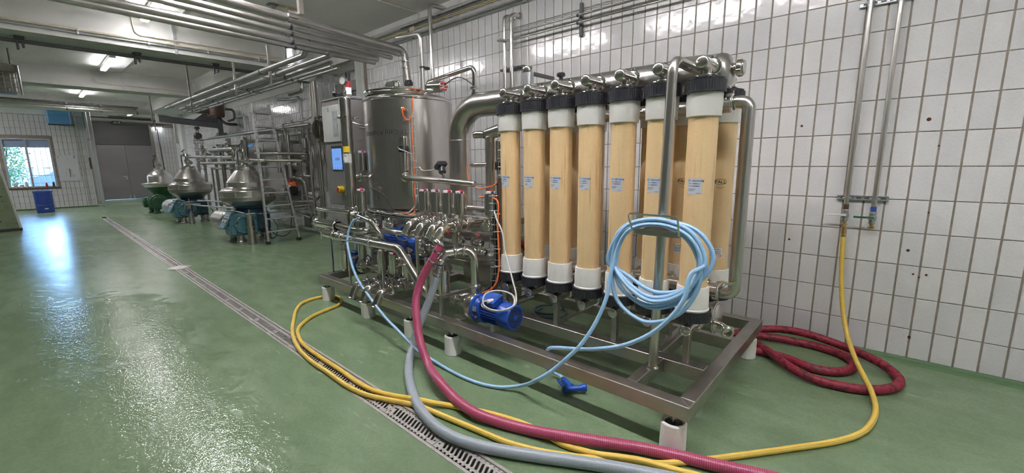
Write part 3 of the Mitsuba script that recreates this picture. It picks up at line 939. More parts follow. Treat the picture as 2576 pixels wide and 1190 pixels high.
CA = caution(.0838, math.radians(196), .93)
M_ca = shape(CA['label'], 'sticker_white', False), shape(CA['print'], 'ink', False), shape(CA['ban_sign'], 'ink_red', False)
M_pall = shape(oval_mark(.0838, math.radians(196), 1.43), 'ink_brown', False)
ORD = ['first', 'second', 'third', 'fourth', 'fifth', 'sixth', 'seventh']
for row, x in (('front', MXF), ('back', MXB)):
    for i in range(7):
        y = MY0 + MP * (6 - i) + (.0 if row == 'front' else .035)
        W = T().translate([x, y, 0])
        if row == 'front':
            lab = f'tall tan filter tube with sticker, {ORD[i]} in the front row from the steel tank'
            if i == 5:
                lab = 'tan filter tube with sticker in the front row, behind the post of the hose stand'
        else:
            lab = f'tan filter tube in the back row behind the {ORD[i]} front tube from the tank'
            if i == 6:
                lab = 'tan filter tube with oval mark and caution label, back row, nearest the bent pipe'
        k = thing('filter_module', lab, 'filter tube', 'front row of filter tubes' if row == 'front' else 'back row of filter tubes')
        b = int(row == 'back')
        part(k, 'tube', M_tube, at=W)
        for n_, m in (('collar', M_ctop), ('collar', M_cbot), ('end_cap', M_captop), ('end_cap', M_capbot)):
            part(k, n_, m, at=W)
        for nm_ in ('top', 'bottom'):
            m, cl = M_tee[b, nm_]
            q = part(k, 'tee_fitting', m, at=W)
            part(q, 'clamp', cl, at=W)
        if row == 'front':
            q = part(k, 'sticker', M_st[0], at=W)
            part(q, 'print', M_st[1], at=W)
            part(q, 'small_print', M_st[2], at=W)
        elif i >= 4:
            part(k, 'printed_mark', M_pall, at=W)
            q = part(k, 'caution_label', M_ca[0], at=W)
            part(q, 'print', M_ca[1], at=W)
            part(q, 'ban_sign', M_ca[2], at=W)

# side ports of the front collars, to the permeate header
HX = 2.975
ph = thing('permeate_header', 'horizontal steel pipe between the two rows of filter tubes, with a port to every collar', 'pipe')
PZT, PZB = 1.915, .715
for z in (PZT, PZB):
    part(ph, 'header_pipe', pipe([(HX, 2.62, z), (HX, .80, z)], .046, n=20), 'steel_satin')
    for i in range(7):
        for x, s, dy in ((MXF, 1, 0), (MXB, -1, .035)):
            y = MY0 + MP * i + dy
            part(ph, 'port', join(rod((x + s * .085, y, z), (HX, y, z), .024, 14), clamp((x + s * .14, y, z), (1, 0, 0), .024, 16)), 'steel')

ch = thing('collector_pipe', 'thick steel collector pipe along the tops of the filter tubes, bent down beside the tank', 'pipe')
part(ch, 'pipe', pipe([(HX, .865, 2.12), (HX, 3.33, 2.12), (HX, 3.33, .95)], .112, .30, 32), 'steel_brushed', 40)
part(ch, 'domed_end', dome((HX, .867, 2.12), (0, -1, 0), .112, .075, 32), 'steel_brushed')
for y in (.87, 2.62):
    part(ch, 'weld_seam', lathe([(.112, -.004), (.1135, 0), (.112, .004)], 32, (HX, y, 2.12), (0, 1, 0)), 'steel_satin')
part(ch, 'weld_seam', lathe([(.112, -.004), (.1135, 0), (.112, .004)], 32, (HX, 3.33, 1.80), (0, 0, 1)), 'steel_satin')
part(ch, 'end_nozzle', join(rod((HX, .82, 2.13), (HX, .76, 2.13), .032, 18), union_nut((HX, .765, 2.13), (0, -1, 0), .034, .018), rod((HX, .748, 2.13), (HX, .74, 2.13), .044, 20)), 'steel')
part(ch, 'name_plate', orient(grid_patch(.12, .085, .001, 6), (HX - .112 * .72, 1.02, 2.12 + .112 * .72), (-.7, -.15, .7)), 'steel_satin')
part(ch, 'vent_valve', join(rod((2.99, 2.10, 2.21), (2.99, 2.10, 2.26), .016, 12), lathe([(.02, 0), (.034, .006), (.036, .02), (.028, .032), (0, .036)], 18, (2.99, 2.10, 2.255))), 'black_plastic')
for y in (.30,):
    pass
lc = thing('feed_header', 'thick dark steel header low behind the feet of the filter tubes', 'pipe')
part(lc, 'pipe', pipe([(HX, 2.66, .525), (HX, .79, .525)], .10, n=28), 'steel_dull', 40)
part(lc, 'domed_end', join(dome((HX, .80, .525), (0, -1, 0), .10, .035, 28), lathe([(.10, -.012), (.108, -.008), (.108, .004), (.10, .008)], 28, (HX, .80, .525), (0, -1, 0))), 'steel')
part(lc, 'drain_nozzle', join(pipe([(2.95, .80, .50), (2.93, .73, .49), (2.885, .70, .482)], .022, n=16), union_nut((2.88, .697, .481), (-.6, -.4, -.1), .026, .016)), 'steel')
for y in (1.10, 1.9, 2.55):
    part(lc, 'support', join(cbox(HX - .03, HX + .03, y - .004, y + .004, .30, .44, .002), cbox(2.70, 3.25, y - .02, y + .02, .298, .312, .002)), 'steel_frame')
for i in range(7):
    if i % 2 == 0:
        y = MY0 + MP * i
        part(lc, 'stay', join(cbox(2.64, 2.68, y - .02, y + .02, .298, .50, .003)), 'steel_frame')

# bent return pipe at the right end
rp = thing('return_pipe', 'tall U-bent steel pipe at the right end of the filter tubes near the tiled wall', 'pipe')
part(rp, 'pipe', pipe([(3.0, .80, 1.93), (3.0, .705, 1.93), (3.0, .705, .70), (3.0, .82, .70)], .039, .085, 22), 'steel_satin', 40)
for z in (1.93, .70):
    part(rp, 'clamp', join(clamp((3.0, .805, z), (0, 1, 0), .046), lathe([(.04, -.022), (.058, -.016), (.06, 0), (.058, .016), (.04, .022)], 24, (3.0, .815, z), (0, 1, 0))), 'steel_bright')
    part(rp, 'elbow_joint', lathe([(.0392, -.003), (.0402, 0), (.0392, .003)], 22, (3.0, .80 - .02, z), (0, 1, 0)), 'steel_bright')
part(rp, 'sample_valve', join(rod((2.97, .78, .745), (2.93, .74, .79), .01, 10), cbox(2.90, 2.935, .70, .78, .785, .80, .004), rod((2.945, .755, .77), (2.97, .69, .80), .006, 8)), 'steel_bright')

# ------------------------------------------------------------------ hose stand
hs = thing('hose_stand', 'stainless post on the skid with a wire hose holder, bent over at the top', 'hose stand')
px_, py_ = 2.447, .988
part(hs, 'post', pipe([(2.455, 1.005, .30), (2.44, .968, 2.125), (2.86, .955, 2.115)], .0285, .075, 24), 'steel_satin', 40)
part(hs, 'weld_collar', lathe([(.036, 0), (.0345, .004), (.0288, .012)], 24, (2.455, 1.005, .30)), 'steel_bright')
HZ = 1.20
PZ = 1.162
part(hs, 'bracket', join(cbox(2.29, 2.42, .835, 1.085, PZ, PZ + .003, .001), cbox(2.287, 2.291, .835, 1.085, PZ, PZ + .034, .001), cbox(2.405, 2.42, .84, 1.08, PZ, PZ + .05, .001)), 'steel_satin')
part(hs, 'wire_holder', sweep(fillet([(2.41, .84, PZ + .02), (2.30, .832, PZ + .008), (2.26, .83, PZ + .12), (2.26, 1.115, PZ + .12), (2.30, 1.10, PZ + .008), (2.41, 1.08, PZ + .02)], .02, 6), .0055, 10), 'steel')

# ------------------------------------------------------------------ tank
TXC, TYC, TR = 3.0, 4.21, .49
tk = thing('steel_tank', 'round brushed steel tank marked Oenoflow PRO XL standing on the skid', 'tank')
part(tk, 'shell', lathe([(TR - .02, 1.085), (TR, 1.10), (TR, 2.245), (TR + .006, 2.252), (TR + .006, 2.268), (TR, 2.275), (TR - .05, 2.30), (.30, 2.335), (0, 2.345)], 72, (TXC, TYC, 0)), 'steel_brushed', 40)
part(tk, 'rim', lathe([(TR + .001, 2.238), (TR + .009, 2.244), (TR + .009, 2.256), (TR + .001, 2.262)], 72, (TXC, TYC, 0)), 'steel_bright')
part(tk, 'bottom', lathe([(0, .98), (.25, 1.0), (TR - .06, 1.06), (TR - .02, 1.086)], 48, (TXC, TYC, 0)), 'steel_dull')
lx, ly = TXC - .10, TYC + .02
part(tk, 'lid', lathe([(.36, 2.30), (.365, 2.318), (.37, 2.335), (.36, 2.345), (.33, 2.352), (.20, 2.395), (0, 2.41)], 56, (lx, ly, 0)), 'steel')
part(tk, 'lid_band', join(lathe([(.372, 2.325), (.379, 2.33), (.379, 2.345), (.372, 2.35)], 56, (lx, ly, 0)), cbox(lx - .40, lx - .36, ly - .025, ly + .025, 2.31, 2.35, .006)), 'steel_bright')
part(tk, 'lid_handle', join(sweep(fillet([(lx - .10, ly - .16, 2.39), (lx - .10, ly - .16, 2.45), (lx - .10, ly + .10, 2.45), (lx - .10, ly + .10, 2.39)], .03, 5), .012, 12), cbox(lx - .13, lx - .07, ly - .10, ly + .06, 2.395, 2.46, .008)), 'steel_bright')
for a in (40, 160, 280):
    x, y = TXC + .40 * math.cos(math.radians(a)), TYC + .40 * math.sin(math.radians(a))
    part(tk, 'leg', join(rod((x, y, .30), (x, y, 1.10), .03, 16), lathe([(.05, .30), (.05, .31)], 16, (x, y, 0))), 'steel_satin')
txt = lettering('Oenoflow PRO XL', .052, .0008, False)
txt = tuple(np.asarray(a) for a in trimesh.remesh.subdivide_to_size(*tri(txt), max_edge=.03)[:2])
part(tk, 'lettering', wrap(txt, (TXC, TYC), TR + .0003, TANK_TXT, 1.902), 'ink', False)
tank_side = lambda deg, z, d=0.0: V3(TXC + (TR + d) * math.cos(math.radians(deg)), TYC + (TR + d) * math.sin(math.radians(deg)), z)
# tank fittings
def actuator(key_parent, p, h=.215, r=.052, up=(0, 0, 1), cap='red_plastic'):
    """pneumatic valve actuator: facetted steel can, indicator head; p is the foot of the can"""
    p = np.asarray(p, float)
    d = np.asarray(up, float)
    part(key_parent, 'can', lathe([(0, 0), (r * .8, 0), (r * .82, .004), (r, .006), (r, h - .006), (r * .97, h), (0, h)], 20, p, d), 'steel', 25)
    part(key_parent, 'rib', [orient(cbox(-.004, .004, r - .004, r + .003, .004, h - .004, .001), p, d, (math.cos(a), math.sin(a), .0)) for a in (2.6, 4.2, 5.8)], 'steel')
    q = part(key_parent, 'indicator_head', join(orient(cbox(-.018, .018, -.024, .024, 0, .024, .004), p + d * h, d), rod(p + d * (h + .024), p + d * (h + .032), .010, 10)), cap)
    part(q, 'clip', [orient(cbox(-.034, -.018, -.025, .025, .001, .022, .003), p + d * h, d), orient(cbox(.018, .034, -.025, .025, .001, .022, .003), p + d * h, d)], 'white_plastic')
    part(q, 'dark_window', orient(cbox(-.012, .012, -.0255, .0255, .005, .019, .002), p + d * h, d), 'ink_blue')


def stem(p, L=.06, d=(0, 0, -1), r=.036):
    p, d = np.asarray(p, float), np.asarray(d, float)
    x, y, z = frame(d)
    return join(rod(p, p + d * L, .014, 10), rod(p + x * .024, p + x * .024 + d * L, .005, 6), rod(p - x * .024, p - x * .024 + d * L, .005, 6), lathe([(.035, -.005), (.036, 0), (.035, .005)], 16, p + d * L, d))


# valve body as a short barrel in the pipe
def valve_body(p, d, r=.036):
    return join(lathe([(r, -.06), (r, -.04), (r + .012, -.03), (r + .016, 0), (r + .012, .03), (r, .04), (r, .06)], 22, p, d), clamp(np.asarray(p, float) + .055 * np.asarray(d, float), d, r), clamp(np.asarray(p, float) - .055 * np.asarray(d, float), d, r))


# ---- row of outlets with five actuators, upper level
VX, VZ = 2.50, 1.035
VY = [3.33, 3.155, 2.98, 2.815, 2.56]
WORD5 = ['farthest of the upper row of five, nearest the tank', 'second of the upper row of five from the tank', 'third of the upper row of five from the tank', 'fourth of the upper row, over the red hose outlet', 'last of the upper row, beside the cable riser']
for i, y in enumerate(VY):
    k = thing('valve_actuator', f'steel valve can with red head, {WORD5[i]}', 'valve actuator', 'pneumatic valve cans')
    x = VX + (.12 if i == 4 else 0)
    actuator(k, (x, y, VZ + .092), .188, .053)
    part(k, 'yoke', stem((x, y, VZ + .092), .07), 'steel')
    part(k, 'body', valve_body((x, y, VZ), (1, 0, 0)), 'steel_bright')
OUT = ['farthest', 'second', 'third', 'nearest']
for i, y in enumerate(VY[:4]):
    k = thing('outlet_elbow', f'polished steel outlet elbow bending down over the blue pump, {OUT[i]} of four' if i < 3 else 'polished steel outlet elbow that carries the red ribbed hose', 'pipe elbow', 'upper outlet elbows')
    path = fillet([(VX - .05, y, VZ), (VX - .165, y, VZ), (VX - .235, y + .005, VZ - .115)] if i < 3 else [(VX - .05, y, VZ), (VX - .205, y, VZ), (VX - .285, y + .01, VZ - .105)], .09, 10)
    part(k, 'bend', sweep(path, .0385, 22, caps=False), 'steel_bright', 45)
    e = path[-1]
    dd = (path[-1] - path[-2]) / np.linalg.norm(path[-1] - path[-2])
    if i < 3:
        part(k, 'ferrule', lathe([(.036, -.03), (.0375, -.012), (.044, -.004), (.044, .004), (.036, .005), (.034, .003), (.034, -.04), (0, -.05)][::1], 26, e, dd), 'steel_bright')
    else:
        part(k, 'union_nut', union_nut(e, dd, .038, .024), 'steel_bright')
    part(k, 'clamp', clamp((VX - .085, y, VZ), (1, 0, 0), .0385), 'steel_bright')
RED_TOP, RED_DIR = path[-1], dd
k = thing('valve_manifold', 'cluster of steel manifold pipes behind the five upper valve cans', 'pipe')
for i, y in enumerate(VY):
    part(k, 'branch', pipe([(VX + .05, y, VZ), (2.80, y, VZ)], .036), 'steel')
part(k, 'trunk', pipe([(2.80, 3.9, VZ), (2.80, 2.50, VZ), (2.80, 2.50, .8)], .046, .09, 20), 'steel_satin')
part(k, 'trunk', pipe([(2.75, 3.75, VZ + .12), (2.75, 2.55, VZ + .12)], .030, n=18), 'steel_satin')
part(k, 'support', cbox(2.42, 2.45, 2.80, 2.825, .78, VZ - .03, .002), 'steel_satin')
part(k, 'stub', pipe([(VX + .18, VY[4], VZ), (3.05, VY[4] - .06, VZ + .02)], .034), 'steel_dull')

# ---- lower outlets over the front rail
LZ = .385
LY = [3.93, 3.72, 3.495]
for i, y in enumerate(LY):
    k = thing('drain_elbow', f'polished steel outlet elbow hanging over the front rail of the skid, {["farthest", "middle", "nearest"][i]} of three', 'pipe elbow', 'lower outlet elbows')
    path = fillet([(2.30, y, LZ), (2.075, y + .005, LZ), (2.015, y + .01, LZ - .135)], .085, 10)
    part(k, 'bend', sweep(path, .0385, 22, caps=False), 'steel_bright', 45)
    e = path[-1]
    dd = (path[-1] - path[-2]) / np.linalg.norm(path[-1] - path[-2])
    part(k, 'ferrule', lathe([(.036, -.03), (.0375, -.012), (.044, -.004), (.044, .004), (.036, .005), (.034, .003), (.034, -.04), (0, -.05)], 26, e, dd), 'steel_bright')
    part(k, 'clamp', clamp((2.19, y, LZ), (1, 0, 0), .0385), 'steel_bright')
    part(k, 'joint', lathe([(.0386, -.003), (.0398, 0), (.0386, .003)], 22, (2.25, y, LZ), (1, 0, 0)), 'steel')
    v = thing('valve_actuator', f'steel valve can standing low behind the front pipe, over the {["farthest", "middle", "nearest"][i]} lower outlet', 'valve actuator', 'pneumatic valve cans')
    actuator(v, (2.38, y, LZ + .085), .20, .047)
    part(v, 'yoke', stem((2.38, y, LZ + .085), .05), 'steel')
    part(v, 'body', valve_body((2.38, y, LZ), (1, 0, 0)), 'steel_bright')
k = thing('lower_manifold', 'low steel manifold pipes behind the three lower outlets', 'pipe')
for y in LY:
    part(k, 'branch', pipe([(2.43, y, LZ), (2.62, y, LZ)], .036), 'steel')
part(k, 'trunk', pipe([(2.62, 4.3, LZ), (2.62, 3.2, LZ), (2.62, 3.2, .65)], .042, .09, 18), 'steel_satin')
for y, z1 in ((4.28, .78), (3.62, .75), (3.05, .95), (2.93, .78)):
    part(k, 'stay', bar((2.19, y, .30), (2.19, y, z1), .022, .022, (1, 0, 0)), 'steel_satin')

# ---- long front pipe with the diagonal bend
k = thing('front_pipe', 'polished steel pipe along the front of the skid that bends down in a long diagonal', 'pipe')
part(k, 'pipe', pipe([(2.25, 4.60, .775), (2.25, 3.43, .79), (2.25, 2.96, .365), (2.60, 3.0, .345)], .041, .13, 24), 'steel', 40)
for y, z in ((4.50, .775), (3.90, .784)):
    part(k, 'clamp', clamp((2.25, y, z), (0, 1, 0), .042), 'steel_bright')
part(k, 'joint', lathe([(.0412, -.003), (.0424, 0), (.0412, .003)], 24, (2.25, 3.72, .786), (0, 1, 0)), 'steel_bright')
part(k, 'sight_port', join(rod((2.25, 3.28, .66), (2.18, 3.30, .685), .026, 14), hollow((2.15, 3.31, .695), (-.9, .1, .25), .042, .05), union_nut((2.165, 3.306, .69), (-.9, .1, .25), .036, .018)), 'steel_bright')
part(k, 'end_cap', join(valve_body((2.26, 4.66, .775), (0, 1, 0), .040), rod((2.26, 4.72, .775), (2.26, 4.95, .775), .044, 18)), 'steel_bright')
part(k, 'drain_cock', join(rod((2.25, 4.95, .80), (2.25, 5.05, .80), .020, 10), rod((2.25, 5.03, .80), (2.25, 5.03, .70), .012, 8), cbox(2.24, 2.26, 5.01, 5.05, .80, .83, .004)), 'steel_bright')
k = thing('strainer_pipe', 'short thick polished strainer housing with clamped end at the left end of the skid', 'strainer')
part(k, 'housing', lathe([(0, 0), (.050, 0), (.056, .008), (.056, .50), (.05, .52)], 28, (2.32, 5.27, .875), (0, -1, 0)), 'steel_bright')
part(k, 'outlet', pipe([(2.32, 4.76, .875), (2.32, 4.25, .86), (2.50, 4.20, .86)], .040, .10, 20), 'steel_bright', 40)
for y in (5.22, 4.75):
    part(k, 'clamp', clamp((2.32, y, .875), (0, 1, 0), .054), 'steel_bright')
part(k, 'support', [cbox(2.31, 2.33, 4.93, 4.95, .30, .82, .002), cbox(2.31, 2.33, 5.10, 5.12, .72, .82, .002)], 'steel_satin')
k = thing('inlet_pipe', 'thin polished inlet pipe above the strainer housing at the left end of the skid', 'pipe')
part(k, 'pipe', pipe([(2.34, 5.20, 1.04), (2.34, 4.42, 1.05), (2.34, 4.42, .90)], .027, .06, 18), 'steel_bright', 40)
part(k, 'end_knob', join(rod((2.34, 5.20, 1.04), (2.34, 5.27, 1.04), .012, 10), rod((2.34, 5.25, 1.04), (2.34, 5.28, 1.04), .022, 12)), 'steel_bright')
part(k, 'open_end', hollow((2.26, 4.33, 1.04), (-1, .1, 0), .034, .06), 'steel_bright')
part(k, 'bracket', cbox(2.32, 2.36, 4.50, 4.52, .72, 1.02, .002), 'steel_satin')
part(k, 'tee', join(valve_body((2.34, 4.30, 1.04), (0, 1, 0), .028), rod((2.34, 4.30, 1.04), (2.34, 4.30, 1.13), .024, 14)), 'steel_bright')
k = thing('loop_pipe', 'small polished steel pipe loop where the pale blue hose is screwed on', 'pipe')
part(k, 'pipe', pipe([(2.30, 4.22, 1.03), (2.28, 3.95, 1.00), (2.30, 3.78, .86), (2.45, 3.95, .80)], .026, .06, 16), 'steel_bright', 40)
part(k, 'spigot', join(rod((2.28, 4.10, .985), (2.27, 4.30, .985), .013, 12), rod((2.27, 4.24, .985), (2.27, 4.26, .985), .02, 12)), 'steel')
k = thing('rear_pipe', 'steel pipe that runs low behind the loop and bends up to the manifold', 'pipe')
part(k, 'pipe', pipe([(2.42, 4.15, .88), (2.42, 3.45, .90), (2.62, 3.20, 1.05)], .030, .10, 16), 'steel', 40)
part(k, 'pipe', pipe([(2.60, 4.40, .98), (2.60, 3.75, 1.00), (2.70, 3.45, 1.10)], .034, .10, 16), 'steel_bright', 40)
part(k, 'clamp', clamp((2.60, 3.74, 1.0), (0, 1, 0), .034), 'steel_bright')
part(k, 'red_plug', lathe([(0, .02), (.014, .02), (.016, 0)][::-1], 10, (2.42, 4.02, .92)), 'red_plastic')

# small knotty fittings of the middle level
k = thing('dosing_valves', 'group of small hand valves and fittings between the loop pipe and the tank', 'valve')
for (x, y, z) in ((2.40, 4.05, .93), (2.45, 3.86, .95), (2.52, 4.18, 1.0), (2.66, 2.78, .86), (2.58, 2.66, .80), (2.55, 2.92, .88)):
    part(k, 'valve', join(valve_body((x, y, z), (0, 1, 0), .018), rod((x, y, z), (x, y, z + .07), .010, 8), rod((x, y, z + .055), (x, y, z + .075), .022, 10)), 'steel_bright')
for (x, y, z) in ((2.45, 2.93, .95), (2.62, 2.72, .93)):
    part(k, 'red_knob', rod((x, y, z), (x, y, z + .02), .018, 10), 'red_plastic')

# more valve cans hanging low at the left
for j, (x, y, z, h, w_) in enumerate([(2.26, 4.52, .42, .22, 'hanging under the left end of the front pipe'), (2.45, 4.46, .52, .20, 'small one behind the left end of the front pipe'),
                                      (2.50, 4.0, .50, .20, 'between the small blue pump and the front pipe'), (2.27, 2.80, .455, .22, 'under the grey hose outlet, the nearer of two'), (2.30, 2.96, .47, .20, 'under the grey hose outlet, the farther of two')]):
    v = thing('valve_actuator', f'steel valve can {w_}', 'valve actuator', 'pneumatic valve cans')
    actuator(v, (x, y, z + h), h, .045, (0, 0, -1), 'steel')
    part(v, 'yoke', stem((x, y, z + h), .05, (0, 0, 1)), 'steel')

# ---- grey hose outlet and the front pump
k = thing('pump_outlet_pipe', 'polished steel pipe that arches from the front pump to the grey hose', 'pipe')
part(k, 'pipe', sweep(fillet([(2.40, 2.548, .50), (2.40, 2.555, .84), (2.36, 2.665, .845), (2.25, 2.735, .83), (2.205, 2.752, .775)], [.10, .08, .06, .06], 8), .034, 22), 'steel', 45)
part(k, 'clamp', clamp((2.40, 2.55, .555), (0, 0, 1), .036), 'steel_bright')
part(k, 'clamp', clamp((2.375, 2.625, .843), (.35, -1, 0), .035), 'steel_bright')
part(k, 'clamp', clamp((2.315, 2.695, .84), (.85, -.5, .1), .035), 'steel_bright')
part(k, 'union_nut', union_nut((2.205, 2.752, .772), (-.3, .3, -.9), .034, .022), 'steel_bright')
GREY_TOP = V3(2.205, 2.752, .772)


def motor(key, p, L, r, fan=True):
    """electric motor, axis -y from the flange at p, ribs, fan cover, terminal box"""
    x, y, z = p
    part(key, 'flange', lathe([(0, -.006), (r * 1.18, -.006), (r * 1.2, 0), (r * 1.2, .02), (r * 1.05, .026), (r * .86, .06), (r * .86, .075), (r * 1.12, .08), (r * 1.12, .10), (r * .9, .105)], 32, p, (0, -1, 0)), 'blue_paint')
    bolts = [rod((x + r * 1.08 * math.cos(a), y + .008, z + r * 1.08 * math.sin(a)), (x + r * 1.08 * math.cos(a), y - .035, z + r * 1.08 * math.sin(a)), .008, 6) for a in np.arange(8) * math.pi / 4 + .3]
    part(key, 'bolts', join(*bolts), 'steel')
    part(key, 'housing', lathe([(r * .9, .10), (r * .9, L * .72)], 32, p, (0, -1, 0)), 'blue_paint')
    ribs = []
    for a in np.arange(30) * 2 * math.pi / 30:
        ribs.append(orient(cbox(-.0022, .0022, r * .87, r * 1.0, .105, L * .70, .0008), p, (0, -1, 0), (math.cos(a), .0, math.sin(a))))
    part(key, 'cooling_ribs', join(*ribs), 'blue_paint', kind='stuff')
    q = part(key, 'fan_cover', lathe([(r * .9, L * .69), (r * 1.03, L * .70), (r * 1.03, L * .93), (r * .98, L * .985), (r * .92, L), (0, L)], 32, p, (0, -1, 0)), 'blue_paint')
    if fan:
        sl = []
        for i in range(-6, 7):
            zz = i * r * .135
            w_ = math.sqrt(max(0, (r * .82) ** 2 - zz ** 2))
            sl.append(box(x - w_, x + w_, y - L - .0012, y - L + .001, z + zz - .004, z + zz + .004))
        part(q, 'fan_slots', join(*sl), 'black_plastic', False)
        part(q, 'hub', rod((x, y - L - .003, z), (x, y - L + .01, z), r * .2, 16), 'blue_paint')
    q = part(key, 'terminal_box', orient(join(cbox(-.062, .062, .0, .062, -.075, .075, .008), cbox(-.066, .066, .046, .056, -.079, .079, .003)), (x - .3 * r, y - L * .45, z + r * .82), (0, -1, 0), (-.35, 0, 1)), 'blue_paint')
    return q


k = thing('pump', 'blue motor pump with steel volute at the front of the skid, nearest the camera', 'pump', 'blue motor pumps')
tb = motor(k, (2.40, 2.50, .375), .40, .102)
part(k, 'volute', join(lathe([(0, -.01), (.06, -.012), (.112, .0), (.122, .02), (.122, .055), (.112, .075), (.05, .085), (0, .085)], 36, (2.40, 2.51, .375), (0, 1, 0)), pipe([(2.40, 2.55, .43), (2.40, 2.548, .54)], .034, n=20)), 'steel')
part(k, 'suction_pipe', join(pipe([(2.40, 2.58, .375), (2.40, 2.86, .372)], .034, n=20), clamp((2.40, 2.66, .375), (0, 1, 0), .036), clamp((2.40, 2.78, .373), (0, 1, 0), .036)), 'steel_bright')
part(k, 'foot', [cbox(2.34, 2.46, 2.515, 2.525, .298, .36, .002), cbox(2.36, 2.44, 2.30, 2.34, .215, .28, .002)], 'steel_satin')
part(k, 'rating_plate', orient(grid_patch(.05, .04, .001, 4), (2.40 - .106, 2.455, .40), (-1, 0, .2)), 'ink_grey', False)
cb = sweep(spline([(2.30, 2.27, .50), (2.27, 2.31, .50), (2.25, 2.32, .47), (2.28, 2.20, .44), (2.35, 2.08, .49), (2.40, 2.12, .55), (2.36, 2.24, .58), (2.29, 2.32, .55), (2.25, 2.30, .48), (2.28, 2.18, .45), (2.36, 2.07, .50), (2.41, 2.10, .56), (2.44, 2.16, .66), (2.49, 2.28, .86), (2.50, 2.32, 1.02), (2.52, 2.40, 1.12), (2.60, 2.5, 1.17)], 8), .0068, 8)
solo('pump_cable', cb, 'grey_cable', 'white-grey motor cable coiled once over the front pump and running up to the riser', 'cable')
part(tb, 'cable_gland', rod((2.33, 2.27, .50), (2.28, 2.29, .50), .016, 10), 'white_plastic')
k = thing('gantry_bar', 'square stainless bar on a short post over the front rail beside the front pump', 'bracket')
part(k, 'post', bar((2.18, 2.735, .30), (2.18, 2.735, .485), .026, .026, (1, 0, 0)), 'steel_satin')
part(k, 'bar', bar((2.18, 2.735, .472), (2.62, 2.70, .472), .026, .026), 'steel_satin')
part(k, 'post', bar((2.60, 2.70, .30), (2.60, 2.70, .472), .026, .026, (1, 0, 0)), 'steel_satin')

k = thing('pump', 'large blue motor pump with polished pump head in the middle of the skid', 'pump', 'blue motor pumps')
motor(k, (2.60, 3.60, .75), .40, .115) if False else None
p0 = V3(2.60, 3.66, .745)
part(k, 'flange', lathe([(.10, -.16), (.125, -.15), (.125, -.05), (.150, -.04), (.155, -.03), (.155, .02), (.14, .03), (.11, .04)], 36, p0, (0, 1, 0)), 'blue_paint')
part(k, 'housing', lathe([(0, .46), (.105, .46), (.115, .43), (.115, .34), (.105, .33), (.105, .03)][::-1], 32, p0, (0, 1, 0)), 'blue_paint')
part(k, 'cooling_ribs', join(*[orient(cbox(-.0022, .0022, .10, .118, .03, .33, .0008), p0, (0, 1, 0), (math.cos(a), 0, math.sin(a))) for a in np.arange(30) * 2 * math.pi / 30]), 'blue_paint', kind='stuff')
part(k, 'terminal_box', cbox(2.52, 2.66, 3.80, 3.98, .85, .915, .01), 'blue_paint')
part(k, 'pump_head', join(lathe([(0, 0), (.07, 0), (.082, .012), (.082, .06), (.098, .07), (.108, .085), (.108, .125), (.098, .14), (.075, .15), (.07, .20), (0, .20)], 32, p0 + V3(0, -.05, 0), (0, -1, 0)), rod(p0 + V3(0, -.25, 0), p0 + V3(0, -.42, 0), .04, 20), clamp(p0 + V3(0, -.30, 0), (0, 1, 0), .042)), 'steel_bright')
part(k, 'outlet', join(rod(p0 + V3(-.0, -.15, .1), p0 + V3(0, -.15, .20), .034, 18), clamp(p0 + V3(0, -.15, .16), (0, 0, 1), .036), rod(p0 + V3(-.06, -.13, -.02), p0 + V3(-.16, -.10, -.03), .022, 12), union_nut(p0 + V3(-.15, -.1, -.03), (-1, .2, 0), .022, .014)), 'steel_bright')
part(k, 'stand', cbox(2.55, 2.65, 3.70, 3.98, .30, .64, .004), 'steel_dark')
solo('motor_cable', sweep(spline([(2.51, 3.86, .86), (2.46, 3.76, .83), (2.44, 3.6, .82), (2.43, 3.45, .87), (2.42, 3.32, .97), (2.44, 3.25, 1.02)], 8), .007, 8), 'grey_cable', 'grey motor cable arching over the middle blue pump to the outlet elbows', 'cable')

k = thing('pump', 'small blue motor pump at the left end of the skid with round steel pump cover', 'pump', 'blue motor pumps')
p0 = V3(2.50, 4.56, .42)
part(k, 'housing', lathe([(.11, -.02), (.12, -.01), (.12, .04), (.10, .05), (.10, .28), (.09, .30), (0, .30)], 30, p0, (0, 1, 0)), 'blue_paint')
part(k, 'terminal_box', cbox(2.44, 2.56, 4.62, 4.76, .50, .565, .008), 'blue_paint')
part(k, 'pump_cover', lathe([(0, .085), (.05, .08), (.085, .065), (.102, .04), (.105, 0)][::-1], 30, p0 + V3(0, -.02, 0), (0, -1, 0)), 'steel_bright')
part(k, 'nuts', join(*[rod(p0 + V3(.09 * math.cos(a), -.02, .09 * math.sin(a)), p0 + V3(.09 * math.cos(a), -.06, .09 * math.sin(a)), .01, 6) for a in np.arange(6) * math.pi / 3]), 'steel')
part(k, 'outlet', pipe([(2.50, 4.50, .42), (2.50, 4.30, .42), (2.62, 4.25, .42)], .028, .06), 'steel_bright')
part(k, 'foot', cbox(2.44, 2.56, 4.60, 4.82, .295, .33, .004), 'steel_dark')
solo('pump_cable', sweep(spline([(2.43, 4.70, .54), (2.40, 4.66, .52), (2.40, 4.55, .53), (2.44, 4.5, .56), (2.50, 4.5, .64), (2.6, 4.5, .8)], 6), .006, 8), 'grey_cable', 'thin grey cable at the small blue pump at the left end of the skid', 'cable')

